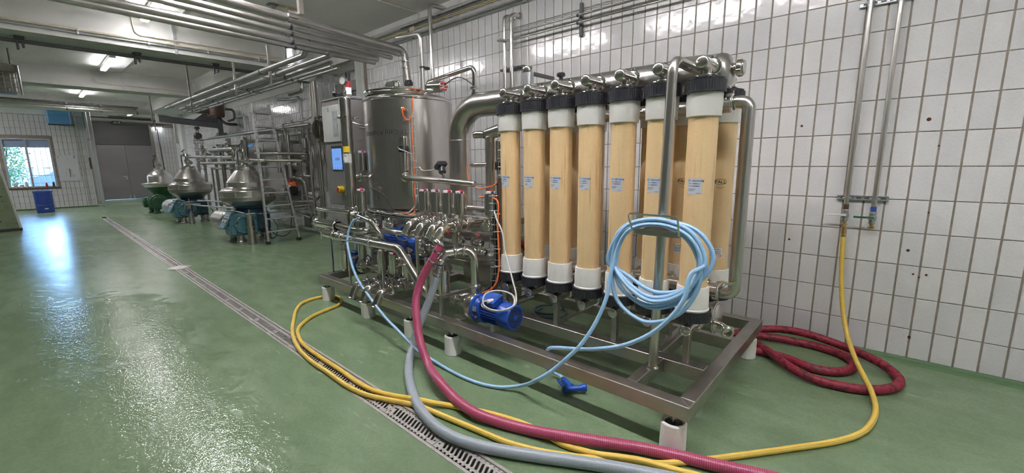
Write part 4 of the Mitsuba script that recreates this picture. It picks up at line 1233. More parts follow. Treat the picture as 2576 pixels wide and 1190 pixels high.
# pipes deep in the skid
k = thing('skid_pipework', 'dark steel pipes deep inside the skid between pumps and filter tubes', 'pipe')
part(k, 'pipe', pipe([(2.60, 3.30, .70), (2.65, 2.60, .75), (2.80, 2.42, .76), (2.90, 2.45, .55)], .040, .10, 18), 'steel_dull', 40)
part(k, 'pipe', pipe([(2.78, 3.35, .86), (2.80, 2.55, .90), (2.95, 2.45, .90), (2.95, 2.45, .7)], .042, .10, 18), 'steel_dull', 40)
part(k, 'clamp', clamp((2.795, 2.68, .89), (0, 1, 0), .044), 'steel')
part(k, 'vessel', lathe([(0, 0), (.09, .01), (.125, .05), (.125, .45), (.09, .49), (0, .5)], 28, (2.80, 3.05, .56), (0, -1, 0)), 'steel_dull')
part(k, 'pipe', pipe([(2.45, 2.98, .345), (2.62, 2.90, .345), (2.62, 2.40, .36), (2.95, 2.38, .36)], .032, .08, 16), 'steel_satin', 40)
part(k, 'pipe', pipe([(3.2, 4.6, .62), (3.2, 2.8, .62)], .05, n=16), 'steel_dull', 40)
part(k, 'pipe', pipe([(2.75, 4.7, .52), (2.75, 3.3, .52)], .042, n=16), 'steel_dull', 40)
part(k, 'pipe', pipe([(2.9, 4.6, .86), (2.9, 3.5, .86)], .045, n=16), 'steel_dull', 40)
part(k, 'pipe', pipe([(2.66, 4.75, .70), (2.66, 4.1, .70), (2.66, 4.1, .95)], .03, .07, 16), 'steel', 40)
for (x, y, z0, z1) in ((2.70, 3.50, .30, 1.0), (2.70, 2.55, .30, 1.0), (2.72, 4.7, .30, 1.0), (3.4, 3.6, .30, 1.0)):
    part(k, 'post', bar((x, y, z0), (x, y, z1), .04, .04, (1, 0, 0)), 'steel_satin')
part(k, 'cross_beam', bar((2.70, 4.74, .98), (2.70, 2.52, .98), .04, .04), 'steel_satin')
solo('wine_red_pipe', sweep(spline([(2.72, 2.52, .98), (2.85, 2.42, .86), (2.98, 2.36, .70)], 8), .022, 12), 'hose_wine', 'dark red hose slanting down behind the nearest upper valve can', 'hose')

# ---- cable trays and cables
k = thing('cable_basket', 'wire cable basket with black and orange cables under the tank edge', 'cable tray')
def basket(path, w, h, key):
    """wire mesh tray that follows the path; w across along x, h up"""
    pa, _ = resample(path, .05)
    lines = []
    for dx, dz in ((-w / 2, h), (-w / 2, h * .5), (-w / 2, 0), (0, 0), (w / 2, 0), (w / 2, h)):
        lines.append(sweep(pa + [dx * .8, dx * .6, dz], .0026, 6))
    for q in pa[::2]:
        pts = [q + [-w / 2 * .8, -w / 2 * .6, h], q + [-w / 2 * .8, -w / 2 * .6, 0], q + [w / 2 * .8, w / 2 * .6, 0], q + [w / 2 * .8, w / 2 * .6, h]]
        lines.append(sweep(np.array(pts), .0026, 6))
    part(key, 'wires', join(*lines), 'zinc', 40, kind='stuff')
tp = spline([(2.52, 4.50, 1.045), (2.50, 4.20, 1.04), (2.51, 3.90, 1.035), (2.56, 3.60, 1.03), (2.66, 3.42, 1.03)], 10)
basket(tp, .10, .05, k)
for i, (m_, dx, dz, r_) in enumerate((('black_cable', -.02, .012, .010), ('black_cable', .0, .012, .011), ('black_cable', .022, .014, .010), ('orange_cable', .035, .03, .007), ('grey_cable', -.03, .03, .006))):
    q_ = tp + np.array([dx, dx * .5, dz]) + .006 * np.sin(np.arange(len(tp))[:, None] * .7 + i) * [1, 0, 1]
    part(k, 'cable', sweep(q_ if m_ != 'orange_cable' else q_[len(q_) // 2:], r_, 8), m_)
k = thing('cable_riser', 'upright wire cable basket with bundled orange, black and brown cables left of the filter tubes', 'cable tray')
def wire_ladder(p, q, w, n, key, m_='zinc', r_=.0026, wd=(-.6, .75, 0)):
    p, q, wd = np.asarray(p, float), np.asarray(q, float), np.asarray(wd, float)
    ms = [rod(p + wd * s * w / 2, q + wd * s * w / 2, r_, 6) for s in (-1, 0, 1)]
    for t in np.linspace(0, 1, n):
        c = p + (q - p) * t
        ms.append(rod(c - wd * w / 2 * 1.2, c + wd * w / 2 * 1.2, r_, 6))
    part(key, 'wires', join(*ms), m_, 40, kind='stuff')
wire_ladder((2.60, 2.50, .50), (2.60, 2.50, 1.30), .08, 14, k)
wire_ladder((2.66, 2.46, 1.20), (2.66, 2.46, 1.95), .06, 12, k)
for j, (m_, dx, dy, r_) in enumerate((('black_cable', .02, .02, .016), ('copper_brown', .02, -.05, .011), ('copper_brown', .03, -.03, .011), ('orange_cable', .0, -.035, .008), ('black_cable', .05, .0, .012))):
    zt = 1.26 if m_ == 'orange_cable' else (1.22 if j == 0 else 1.45)
    pts = [(2.55, 2.66, .42), (2.58 + dx, 2.55 + dy, .50), (2.60 + dx, 2.50 + dy, .62), (2.60 + dx, 2.50 + dy, 1.05), (2.60 + dx, 2.50 + dy, zt)]
    if m_ == 'orange_cable':
        pts += [(2.60, 2.55, 1.285), (2.62, 2.70, 1.28)]
    part(k, 'cable', sweep(spline(pts, 10), r_, 10), m_)
part(k, 'cable_tie', join(*[lathe([(.036, -.003), (.038, 0), (.036, .003)], 12, (2.62, 2.48, z)) for z in (.7, .85, 1.0, 1.15)]), 'white_plastic')
k = thing('tank_cable_tray', 'narrow wire tray with orange cable up the side of the steel tank', 'cable tray')
a_ = 237.5
bt0, bt1 = tank_side(a_, 1.09, .012), tank_side(a_, 2.05, .012)
wire_ladder(bt0, bt1, .05, 14, k, 'white_plastic', wd=(-math.sin(math.radians(a_)), math.cos(math.radians(a_)), 0))
part(k, 'cable', sweep(spline([tank_side(236, 1.06, .02), tank_side(237, 1.3, .01), tank_side(237.6, 1.7, .01), tank_side(237.4, 2.05, .01), tank_side(239, 2.15, .012), tank_side(240, 2.24, .015), V3(lx + .0, ly - .375, 2.34) + V3(.02, 0, .0), V3(lx - .14, ly - .34, 2.36)], 8), .0065, 8), 'orange_cable', label='orange cable')
part(k, 'cable', sweep(spline([tank_side(236.8, 2.05, .012), tank_side(234, 2.02, .03), tank_side(230, 2.03, .06), tank_side(228.5, 2.08, .09), tank_side(229, 2.12, .10), tank_side(230, 2.125, .09)], 8), .008, 8), 'orange_cable', label='orange cable loop')
part(k, 'cable', sweep(spline([tank_side(236, 1.08, .02), tank_side(234, 1.05, .05), tank_side(226, 1.03, .06), tank_side(218, 1.03, .05)], 8), .012, 8), 'orange_cable', label='orange cable')
part(k, 'cable', sweep(spline([tank_side(238.5, 1.25, .03), tank_side(236, 1.13, .05), tank_side(228, 1.065, .07), tank_side(215, 1.06, .06)], 8), .007, 8), 'grey_cable')
sp = thing('tank_probe', 'round steel probe with orange plug high on the tank front', 'sensor')
c0 = tank_side(229.4, 2.115)
part(sp, 'boss', rod(c0 - V3(0, 0, 0), c0 + .05 * V3(math.cos(math.radians(229.4)), math.sin(math.radians(229.4)), 0), .034, 18), 'steel')
part(sp, 'plug', rod(c0 + .05 * V3(math.cos(math.radians(229.4)), math.sin(math.radians(229.4)), 0), c0 + .085 * V3(math.cos(math.radians(229.4)), math.sin(math.radians(229.4)), .1), .018, 12), 'orange_cable', label='orange plug')
# control valve on the tank front and the pipe from it
cv = thing('control_valve', 'upright control valve with black positioner on the tank front above a bent pipe', 'valve')
cx, cy = tank_side(227.5, 0, .075)[:2]
part(cv, 'lower_can', lathe([(0, 1.505), (.040, 1.505), (.044, 1.51), (.044, 1.69), (.04, 1.695), (0, 1.695)], 22, (cx, cy, 0)), 'steel_bright')
part(cv, 'positioner', join(lathe([(0, 1.695), (.05, 1.695), (.052, 1.705), (.052, 1.715), (.046, 1.755), (0, 1.755)], 22, (cx, cy, 0)), rod((cx, cy, 1.73), (cx - .065, cy + .02, 1.73), .015, 10)), 'black_plastic')
part(cv, 'upper_can', lathe([(0, 1.755), (.042, 1.755), (.043, 1.835), (.038, 1.85), (0, 1.853)], 22, (cx, cy, 0)), 'steel_bright')
part(cv, 'stem', join(rod((cx, cy, 1.43), (cx, cy, 1.505), .014, 10), lathe([(.04, 1.475), (.042, 1.48), (.04, 1.485)], 16, (cx, cy, 0))), 'steel')
part(cv, 'valve_body', join(dome((cx, cy, 1.43), (-.6, -.8, 0), .046, .02), rod((cx, cy, 1.43), tuple(tank_side(227.5, 1.43)), .046, 20)), 'steel_bright')
part(cv, 'signal_cable', sweep(spline([(cx - .06, cy + .02, 1.73), (cx - .05, cy - .03, 1.715), (cx + .0, cy - .07, 1.69), (cx + .05, cy - .07, 1.66), (cx + .07, cy - .05, 1.6)], 6), .006, 8), 'grey_cable')
op = thing('overflow_pipe', 'bent level steel pipe from the tank front to the right, over the valve cans', 'pipe')
part(op, 'pipe', pipe([(cx, cy, 1.43), (2.56, 3.40, 1.425), (2.52, 3.10, 1.42), (2.52, 2.66, 1.40)], .027, .08, 18), 'steel_satin', 40)
part(op, 'closed_end', dome((2.52, 2.66, 1.40), (0, -1, 0), .027, .015), 'steel_satin')
fm_ = thing('flow_sensor', 'black sensor head on a short slanting steel stem over the overflow pipe', 'sensor')
part(fm_, 'stem', rod((2.54, 3.06, 1.43), (2.56, 3.12, 1.50), .014, 10), 'steel_bright')
part(fm_, 'head', join(rod((2.555, 3.11, 1.49), (2.57, 3.14, 1.54), .034, 16), orient(cbox(-.05, .05, -.05, .05, 0, .05, .012), (2.57, 3.14, 1.535), (.1, .5, .8)), rod((2.57, 3.16, 1.55), (2.58, 3.22, 1.53), .013, 8)), 'black_plastic')
solo('sensor_cable', sweep(spline([(2.58, 3.22, 1.53), (2.60, 3.35, 1.51), (2.62, 3.5, 1.51), (2.66, 3.60, 1.54), (2.68, 3.70, 1.52)], 6), .005, 8), 'grey_cable', 'thin white cable from the black sensor head to the tank', 'cable')
# parts on the tank top
tv = thing('top_valve', 'steel valve lying on the tank rim with red studs and a handle-shaped pipe over it', 'valve')
ax_, ay_ = 2.93, 3.66
part(tv, 'can', lathe([(0, 0), (.05, 0), (.056, .006), (.056, .20), (.05, .206), (0, .206)], 22, (2.95, 3.74, 2.36), (.05, -1, -.05)), 'steel_bright')
part(tv, 'end_studs', join(*[rod((2.96 + .036 * math.cos(a), 3.532, 2.35 + .036 * math.sin(a)), (2.96 + .036 * math.cos(a), 3.515, 2.35 + .036 * math.sin(a)), .011, 8) for a in np.arange(6) * math.pi / 3]), 'red_plastic')
part(tv, 'pipe', pipe([(3.0, 3.86, 2.23), (3.0, 3.86, 2.43), (3.0, 3.12, 2.49), (3.0, 3.12, 2.22)], .0225, .06, 18), 'steel_bright', 40)
part(tv, 'joint', [clamp((3.0, 3.86, 2.33), (0, 0, 1), .026), rod((2.98, 3.76, 2.36), (3.0, 3.86, 2.36), .02, 12), rod((3.0, 3.12, 2.22), (3.0, 3.12, 2.25), .035, 18), clamp((3.0, 3.12, 2.29), (0, 0, 1), .026)], 'steel_bright')
part(tv, 'air_hose', sweep(spline([(2.96, 3.52, 2.36), (2.97, 3.42, 2.40), (2.98, 3.30, 2.41), (3.0, 3.17, 2.34), (3.0, 3.13, 2.31)], 6), .005, 6), 'black_cable')

# ---- control cabinet with its column
cc = thing('control_cabinet', 'tall grey control cabinet with touch screen and white fan grille left of the tank', 'cabinet')
CX0, CX1, CY0, CY1, CZ0, CZ1 = 2.56, 2.92, 4.86, 5.36, 1.075, 2.335
part(cc, 'body', cbox(CX0, CX1, CY0, CY1, CZ0, CZ1, .006), 'cabinet_steel')
part(cc, 'door', cbox(CX0 - .014, CX0, CY0 + .008, CY1 - .008, CZ0 + .01, CZ1 - .02, .004), 'cabinet_grey', label='grey door')
part(cc, 'rain_cap', cbox(CX0 - .02, CX1 + .01, CY0 - .01, CY1 + .01, CZ1, CZ1 + .014, .004), 'cabinet_steel')
q = part(cc, 'fan_grille', cbox(CX0 - .030, CX0 - .013, CY0 + .07, CY1 - .012, 1.845, 2.27, .004), 'vent_white', label='white fan grille')
part(q, 'slots', join(*[box(CX0 - .0312, CX0 - .029, y, y + .006, 1.90, 2.20) for y in np.arange(CY0 + .10, CY0 + .22, .017)]), 'ink_grey', False)
part(q, 'lock', cbox(CX0 - .034, CX0 - .028, 5.17, 5.19, 2.20, 2.25, .001), 'ink_grey')
q = part(cc, 'screen_bezel', cbox(CX0 - .022, CX0 - .013, 4.93, 5.20, 1.50, 1.80, .004), 'black_plastic', label='black screen bezel')
part(q, 'screen', box(CX0 - .0235, CX0 - .0215, 4.945, 5.185, 1.515, 1.765), 'ink', False, label='lit blue touch screen', emitter={'type': 'area', 'radiance': rgb([.05, .115, .28])})
for y, m_ in ((5.10, 'leaf'), (5.06, 'ink_blue'), (5.015, 'red_plastic')):
    part(q, 'icon', extrude(sa.scale(sg.Point(0, 0).buffer(.016, 8), .55, 1.1), .001, (CX0 - .0238, y, 1.64), (-1, 0, 0)), m_, False)
part(q, 'screen_row', join(*[box(CX0 - .0242, CX0 - .0236, y, y + w_, 1.528, 1.536) for y, w_ in ((4.955, .03), (5.04, .03), (5.11, .02))]), 'ink_grey', False)
q = part(cc, 'main_switch', join(rod((CX0 - .012, 4.99, 1.275), (CX0 - .075, 4.99, 1.275), .042, 24, .006), cbox(CX0 - .012, CX0 - .006, 4.93, 5.05, 1.22, 1.33, .003)), 'sticker_yellow', label='yellow main switch')
part(q, 'knob', cbox(CX0 - .092, CX0 - .075, 4.975, 5.005, 1.245, 1.305, .005), 'red_plastic', label='red knob')
q = part(cc, 'blue_sticker', box(2.70, 2.88, CY0 - .0012, CY0 + .001, 1.655, 1.745), 'sticker_blue', False, label='blue sticker')
part(q, 'print', join(*[box(2.71 + .0, 2.71 + w_, CY0 - .0018, CY0 - .001, z, z + .008) for z, w_ in ((1.73, .15), (1.667, .15), (1.70, .05), (1.715, .06), (1.688, .055))]), 'sticker_white', False)
for z in (1.2, 2.0):
    part(cc, 'hinge', cbox(CX0 - .012, CX0 + .02, CY0 - .006, CY0 + .004, z, z + .06, .003), 'zinc')
part(cc, 'stand', [cbox(2.60, 2.66, 4.88, 4.93, .30, CZ0, .004), cbox(2.82, 2.88, 4.88, 4.93, .30, CZ0, .004)], 'steel_satin')
sl_ = thing('signal_lamp', 'signal tower lamp on the cabinet, lit white below red and black segments', 'signal lamp')
lxx, lyy = 2.66, 4.90
part(sl_, 'base', join(lathe([(0, 2.35), (.036, 2.35), (.036, 2.385), (.03, 2.39)], 20, (lxx, lyy, 0)), cbox(lxx - .03, lxx + .16, lyy - .03, lyy + .03, 2.345, 2.372, .01)), 'box_grey')
part(sl_, 'white_light', lathe([(.031, 2.39), (.031, 2.46)], 20, (lxx, lyy, 0)), 'white_plastic', label='lit white segment', emitter={'type': 'area', 'radiance': rgb([5, 6, 8.5])})
part(sl_, 'red_light', lathe([(.031, 2.46), (.031, 2.535)], 20, (lxx, lyy, 0)), 'red_plastic', label='unlit red segment')
part(sl_, 'cap', lathe([(.031, 2.535), (.031, 2.60), (.034, 2.605), (.034, 2.625), (0, 2.63)], 20, (lxx, lyy, 0)), 'black_plastic')
cl = thing('standpipe', 'upright stainless pipe column with clamp and labels in front of the control cabinet', 'pipe')
gx, gy = 2.375, 4.47
part(cl, 'pipe', lathe([(.03, 1.08), (.062, 1.10), (.062, 2.25), (.055, 2.275), (.02, 2.285), (0, 2.285)], 30, (gx, gy, 0)), 'steel', 40)
part(cl, 'clamp', join(lathe([(.063, 2.05), (.068, 2.052), (.068, 2.088), (.063, 2.09)], 30, (gx, gy, 0)), cbox(gx - .085, gx - .06, gy + .01, gy + .04, 2.055, 2.085, .003), cbox(gx + .06, gx + .085, gy - .04, gy - .01, 2.055, 2.085, .003)), 'steel_bright')
q = part(cl, 'yellow_label', wrap(grid_patch(.075, .062, .0006, 6), (gx, gy), .0622, math.radians(223), 1.735), 'sticker_yellow', False, label='yellow warning label')
part(q, 'print', wrap(join(*[box(-.03, .02 - .006 * i, .018 - .011 * i, .021 - .011 * i, .0006, .0009) for i in range(4)]), (gx, gy), .0622, math.radians(223), 1.735), 'ink_grey', False)
q = part(cl, 'white_label', wrap(grid_patch(.09, .095, .0006, 6), (gx, gy), .0622, math.radians(226), 1.64), 'sticker_white', False, label='white label')
part(q, 'print', wrap(join(*[box(-.036, .034 - .01 * i, -.006 - .012 * i, -.003 - .012 * i, .0006, .0009) for i in range(4)], move(lettering('PALL', .012, .0003, True), -.012, .028, .0006)), (gx, gy), .0622, math.radians(226), 1.64), 'ink_grey', False)
part(cl, 'side_pipe', pipe([(gx - .05, gy + .05, 1.09), (gx - .05, gy + .06, 1.24), (gx + .0, gy + .05, 1.30)], .010, .04, 10), 'steel_bright')
part(cl, 'foot', join(clamp((gx, gy, 1.10), (0, 0, 1), .05), rod((gx, gy, 1.10), (gx, gy, .96), .03, 16)), 'steel_bright')
part(cl, 'sample_tap', join(rod((gx + .05, gy - .03, 2.02), (gx + .20, gy - .06, 1.985), .011, 10), cbox(gx + .12, gx + .21, gy - .075, gy - .04, 1.955, 1.97, .003), rod((gx + .19, gy - .06, 1.96), (gx + .21, gy - .06, 2.01), .018, 10), rod((gx + .07, gy - .05, 2.06), (gx + .12, gy - .06, 2.08), .014, 10)), 'steel_bright')
pg = thing('pressure_gauge', 'round pressure gauge on a small fitting on top of the steel column', 'gauge')
part(pg, 'fitting', join(rod((gx, gy, 2.28), (gx, gy, 2.40), .012, 10), rod((gx - .02, gy, 2.32), (gx + .02, gy, 2.32), .016, 10), union_nut((gx, gy, 2.34), (0, 0, 1), .012, .012)), 'steel_bright')
part(pg, 'case', lathe([(0, -.025), (.04, -.025), (.046, -.018), (.046, .008), (.040, .010), (.039, .004)], 26, (gx - .005, gy, 2.45), (-.9, -.3, 0)), 'steel_bright')
part(pg, 'dial', lathe([(.039, .004), (0, .004)], 24, (gx - .005, gy, 2.45), (-.9, -.3, 0)), 'white_plastic', False)
part(pg, 'handwheel', join(rod((gx - .05, gy + .06, 2.315), (gx - .02, gy + .03, 2.32), .01, 8), rod((gx - .075, gy + .09, 2.315), (gx - .05, gy + .06, 2.315), .03, 14)), 'black_plastic')
for j, (x, y, z, w_) in enumerate(((2.55, 4.50, 1.50, 'upper one between standpipe and tank'), (2.36, 4.24, 1.07, 'tall one low between standpipe and tank'))):
    v = thing('valve_actuator', f'steel valve can with red head, {w_}', 'valve actuator', 'pneumatic valve cans')
    actuator(v, (x, y, z), .20 if j == 0 else .225, .042 if j == 0 else .052)
    part(v, 'yoke', stem((x, y, z), .07), 'steel')
ti = thing('tank_inlet', 'short polished pipe with clamps between the steel column and the tank', 'pipe')
part(ti, 'pipe', join(rod((2.38, 4.50, 1.43), (2.66, 4.47, 1.43), .033, 18), clamp((2.60, 4.476, 1.43), (1, -.1, 0), .034), clamp((2.50, 4.487, 1.43), (1, -.1, 0), .034)), 'steel_bright')
solo('air_line', sweep(spline([(2.38, 4.20, 1.33), (2.42, 4.10, 1.32), (2.47, 3.98, 1.26), (2.50, 3.90, 1.14), (2.52, 3.86, 1.05)], 6), .005, 6), 'black_cable', 'black air line arching from the tall valve can to the cable basket', 'cable')

# ---- steel fittings between tank and tubes
k = thing('permeate_valve', 'upright steel pipe with a black banded can, between collector bend and first filter tube', 'valve')
part(k, 'pipe', pipe([(2.83, 2.76, 1.80), (2.83, 2.76, .98)], .047, n=22), 'steel_satin')
part(k, 'arm', join(rod((2.83, 2.80, 1.83), (2.83, 2.50, 1.88), .050, 20, r1=.062), dome((2.83, 2.80, 1.83), (0, 1, 0), .05, .03), rod((2.83, 2.93, 1.835), (2.83, 2.80, 1.83), .034, 16)), 'steel')
part(k, 'arm', join(rod((2.83, 2.95, 1.83), (2.83, 2.70, 1.84), .03, 14), dome((2.83, 2.95, 1.83), (0, 1, 0), .03, .02)), 'steel_bright')
part(k, 'can', lathe([(0, 1.44), (.04, 1.44), (.042, 1.445), (.042, 1.515), (.05, 1.516), (.05, 1.58), (.042, 1.582), (.047, 1.59), (.047, 1.76), (.04, 1.77), (0, 1.77)], 22, (2.80, 2.60, 0)), 'steel_bright')
part(k, 'black_band', lathe([(.048, 1.512), (.055, 1.516), (.055, 1.58), (.048, 1.585)], 22, (2.80, 2.60, 0)), 'black_plastic')
part(k, 'sensor', join(rod((2.80, 2.78, 1.56), (2.74, 2.88, 1.555), .022, 14), rod((2.745, 2.87, 1.555), (2.725, 2.91, 1.555), .014, 10)), 'steel_bright')
part(k, 'orange_cable', sweep(spline([(2.72, 2.915, 1.56), (2.70, 2.93, 1.50), (2.70, 2.91, 1.42), (2.68, 2.78, 1.355), (2.66, 2.62, 1.37), (2.64, 2.50, 1.41), (2.64, 2.49, 1.45)], 8), .0055, 8), 'orange_cable', label='orange sensor cable')
part(k, 'blue_cap', join(rod((2.72, 2.50, 1.70), (2.72, 2.50, 1.76), .02, 12)), 'sticker_blue', label='blue cap')
pt = thing('level_probe', 'glass and steel sensor pot on a bracket above the collector pipe', 'sensor')
part(pt, 'pot', lathe([(0, 2.235), (.045, 2.235), (.05, 2.24), (.05, 2.34), (.046, 2.35)], 24, (3.02, 2.47, 0)), 'zinc')
part(pt, 'cap', lathe([(.05, 2.34), (.052, 2.345), (.052, 2.375), (.044, 2.392), (0, 2.396)], 24, (3.02, 2.47, 0)), 'steel_bright')
part(pt, 'bracket', cbox(3.06, 3.40, 2.46, 2.49, 2.33, 2.36, .003), 'dark_metal')
# hose courses, metres
YELLOW = [(4.3, 0.249, 0.991),(4.285, 0.238, 0.785),(4.26, 0.217, 0.562),(4.2, 0.18, 0.352),(4.1, 0.13, 0.196),(3.95, 0.066, 0.095),(3.653, 0.007, 0.1),(3.539, -0.044, 0.05),(3.386, -0.073, 0.018),(3.195, -0.065, 0.018),(3.005, -0.022, 0.018),(2.827, 0.071, 0.018),(2.579, 0.261, 0.018),(2.316, 0.473, 0.018),(2.124, 0.635, 0.018),(1.984, 0.77, 0.018),(1.877, 0.919, 0.018),(1.813, 1.026, 0.018),(1.749, 1.13, 0.018),(1.668, 1.288, 0.018),(1.605, 1.475, 0.018),(1.58, 1.643, 0.018),(1.553, 1.83, 0.018),(1.526, 2.017, 0.018),(1.506, 2.144, 0.018),(1.468, 2.253, 0.018),(1.398, 2.416, 0.018),(1.349, 2.56, 0.018),(1.326, 2.741, 0.018),(1.329, 3.073, 0.018),(1.33, 3.357, 0.018),(1.363, 3.665, 0.018),(1.432, 3.951, 0.018),(1.512, 4.179, 0.018),(1.633, 4.446, 0.018),(1.753, 4.693, 0.018),(1.896, 4.894, 0.018),(2.037, 4.971, 0.018),(2.186, 4.956, 0.018),(2.277, 4.871, 0.018),(2.259, 4.68, 0.018),(2.148, 4.526, 0.018),(1.992, 4.466, 0.018),(1.821, 4.402, 0.018),(1.661, 4.275, 0.018),(1.549, 4.134, 0.018),(1.482, 3.961, 0.018),(1.43, 3.737, 0.018),(1.41, 3.385, 0.018),(1.409, 3.026, 0.018),(1.4, 2.758, 0.018),(1.414, 2.563, 0.018),(1.453, 2.381, 0.03),(1.522, 2.199, 0.04),(1.582, 2.088, 0.03),(1.639, 2.009, 0.018),(1.681, 1.897, 0.018),(1.723, 1.806, 0.018),(1.778, 1.63, 0.018),(1.805, 1.456, 0.018),(1.8, 1.329, 0.018),(1.795, 1.226, 0.018),(1.814, 1.142, 0.018),(1.828, 1.036, 0.033),(1.871, 0.917, 0.048),(1.936, 0.814, 0.038),(1.998, 0.692, 0.018),(2.045, 0.55, 0.018),(2.084, 0.415, 0.018)]
RED = [(2.17, 2.702, 0.915),(2.13, 2.735, 0.828),(2.09, 2.801, 0.708),(2.05, 2.836, 0.602),(2.0, 2.831, 0.486),(1.95, 2.771, 0.377),(1.9, 2.686, 0.263),(1.86, 2.597, 0.185),(1.82, 2.472, 0.096),(1.704, 2.201, 0.1),(1.674, 1.996, 0.055),(1.654, 1.791, 0.049),(1.698, 1.623, 0.034),(1.762, 1.422, 0.034),(1.816, 1.231, 0.054),(1.896, 1.074, 0.054),(2.017, 0.897, 0.034),(2.091, 0.708, 0.034),(2.151, 0.526, 0.034),(2.214, 0.358, 0.034),(2.266, 0.198, 0.034),(2.304, 0.077, 0.034)]
GREY = [(2.19, 2.748, 0.738),(2.14, 2.775, 0.559),(2.08, 2.812, 0.38),(2.03, 2.835, 0.263),(1.97, 2.847, 0.125),(1.863, 2.764, 0.034),(1.718, 2.575, 0.034),(1.6, 2.383, 0.034),(1.502, 2.18, 0.034),(1.448, 2.016, 0.034),(1.419, 1.853, 0.034),(1.424, 1.71, 0.034),(1.456, 1.583, 0.034),(1.532, 1.408, 0.034),(1.615, 1.247, 0.034),(1.698, 1.099, 0.034),(1.775, 0.955, 0.034),(1.859, 0.779, 0.034),(1.945, 0.575, 0.034),(2.001, 0.395, 0.034)]
BLUE_IN = [(2.27, 4.114, 1.024),(2.24, 4.211, 0.99),(2.22, 4.279, 0.901),(2.19, 4.284, 0.776),(2.15, 4.186, 0.645),(2.11, 4.049, 0.511),(2.07, 3.872, 0.417),(2.03, 3.635, 0.331),(2.0, 3.44, 0.264),(1.97, 3.235, 0.207),(1.94, 3.039, 0.174),(1.927, 2.864, 0.12),(1.937, 2.737, 0.06),(1.962, 2.615, 0.03),(1.957, 2.392, 0.014),(1.953, 2.207, 0.014),(1.974, 2.041, 0.014),(2.021, 1.91, 0.02),(2.073, 1.771, 0.06),(2.02, 1.583, 0.192),(2.06, 1.486, 0.277),(2.09, 1.408, 0.366),(2.12, 1.341, 0.449),(2.16, 1.297, 0.531),(2.2, 1.262, 0.622),(2.23, 1.238, 0.709),(2.26, 1.227, 0.791),(2.29, 1.228, 0.897),(2.33, 1.221, 1.016)]
BLUE_OUT = [(2.3, 0.797, 1.078),(2.27, 0.747, 0.982),(2.24, 0.763, 0.855),(2.22, 0.817, 0.748),(2.2, 0.915, 0.631),(2.18, 1.069, 0.522),(2.175, 1.248, 0.447),(2.18, 1.394, 0.402),(2.2, 1.562, 0.354),(2.225, 1.647, 0.312)]
BLUE_TAIL = [(2.26, 1.707, 0.201),(2.334, 1.745, 0.1),(2.402, 1.722, 0.04),(2.391, 1.661, 0.04),(2.366, 1.623, 0.045)]
WINE = [(3.845, 1.022, 0.034),(4.016, 0.887, 0.06),(4.173, 0.752, 0.08),(4.236, 0.614, 0.1),(4.245, 0.453, 0.11),(4.229, 0.3, 0.1),(4.236, 0.152, 0.07),(4.164, 0.01, 0.06),(4.086, -0.093, 0.05),(3.988, -0.164, 0.036),(3.871, -0.187, 0.034),(3.738, -0.156, 0.034),(3.624, -0.07, 0.034),(3.559, 0.03, 0.034),(3.527, 0.158, 0.034),(3.522, 0.284, 0.04),(3.596, 0.426, 0.05),(3.732, 0.566, 0.06),(3.864, 0.7, 0.06),(3.959, 0.828, 0.05),(4.07, 0.79, 0.05),(4.139, 0.658, 0.045),(4.202, 0.441, 0.034),(4.193, 0.29, 0.034),(4.148, 0.17, 0.034),(4.054, 0.087, 0.034),(3.929, 0.073, 0.034),(3.809, 0.119, 0.034),(3.738, 0.202, 0.034),(3.72, 0.31, 0.034),(3.777, 0.445, 0.034),(3.798, 0.585, 0.034),(3.782, 0.696, 0.034),(3.727, 0.831, 0.034)]
DARKHOSE = [(3.526, 2.692, 0.02),(3.393, 2.696, 0.02),(3.299, 2.585, 0.02),(3.339, 2.448, 0.02),(3.463, 2.388, 0.02),(3.63, 2.468, 0.02),(3.697, 2.63, 0.02),(3.599, 2.748, 0.02),(3.461, 2.751, 0.02),(3.385, 2.61, 0.02),(3.459, 2.485, 0.02)]
# ------------------------------------------------------------------ hoses
def hose(name, pts, r, m, label, n=18, step=.02, cat='hose', ribs=None):
    pa, s = resample(spline(pts, 14), step)
    rad = r if ribs is None else r * (1 + ribs[1] * np.cos(2 * math.pi * s / ribs[0]))
    (v, f), uv = sweep(pa, rad, n, want_uv=True)
    k = thing(name, label, cat)
    part(k, 'tube', (v, f), m, True, uv=uv)
    return k, pa


k, pa = hose('hose', RED, .032, 'hose_red', 'thick raspberry-red ribbed hose from an outlet elbow down and across the floor', 22, .0035, ribs=(.0105, .013))
d0 = (RED[1][0] - RED[0][0], RED[1][1] - RED[0][1], RED[1][2] - RED[0][2])
part(k, 'coupling', join(rod(RED_TOP, RED[0], .031, 20), union_nut(np.array(RED[0]) + .30 * (RED_TOP - np.array(RED[0])), d0, .033, .014)), 'steel_bright')
for t in (2, 5):
    part(k, 'hose_clip', lathe([(.033, -.008), (.036, -.007), (.036, .007), (.033, .008)], 22, pa[8 * t], pa[8 * t + 1] - pa[8 * t]), 'steel_bright')
k, pa = hose('hose', GREY, .032, 'hose_grey', 'thick grey braided hose from the front pump pipe down and along the floor', 22, .012)
part(k, 'coupling', join(rod(GREY_TOP, GREY[0], .03, 20), rod(np.array(GREY[0]), pa[6], .0335, 20)), 'steel_dull')
for t in (4, 7):
    part(k, 'hose_clip', lathe([(.033, -.008), (.037, -.007), (.037, .007), (.033, .008)], 22, pa[t], pa[t + 1] - pa[t]), 'steel_bright')
k, pa = hose('hose', YELLOW, .0168, 'hose_yellow', 'long yellow water hose from the wall tap, looped along the floor drain', 14, .015)
part(k, 'coupling', join(rod((4.30, .249, 1.04), (4.30, .248, .985), .019, 14), lathe([(.0165, .96), (.019, .965), (.019, .98), (.0165, .985)], 14, (4.297, .247, 0))), 'brass')
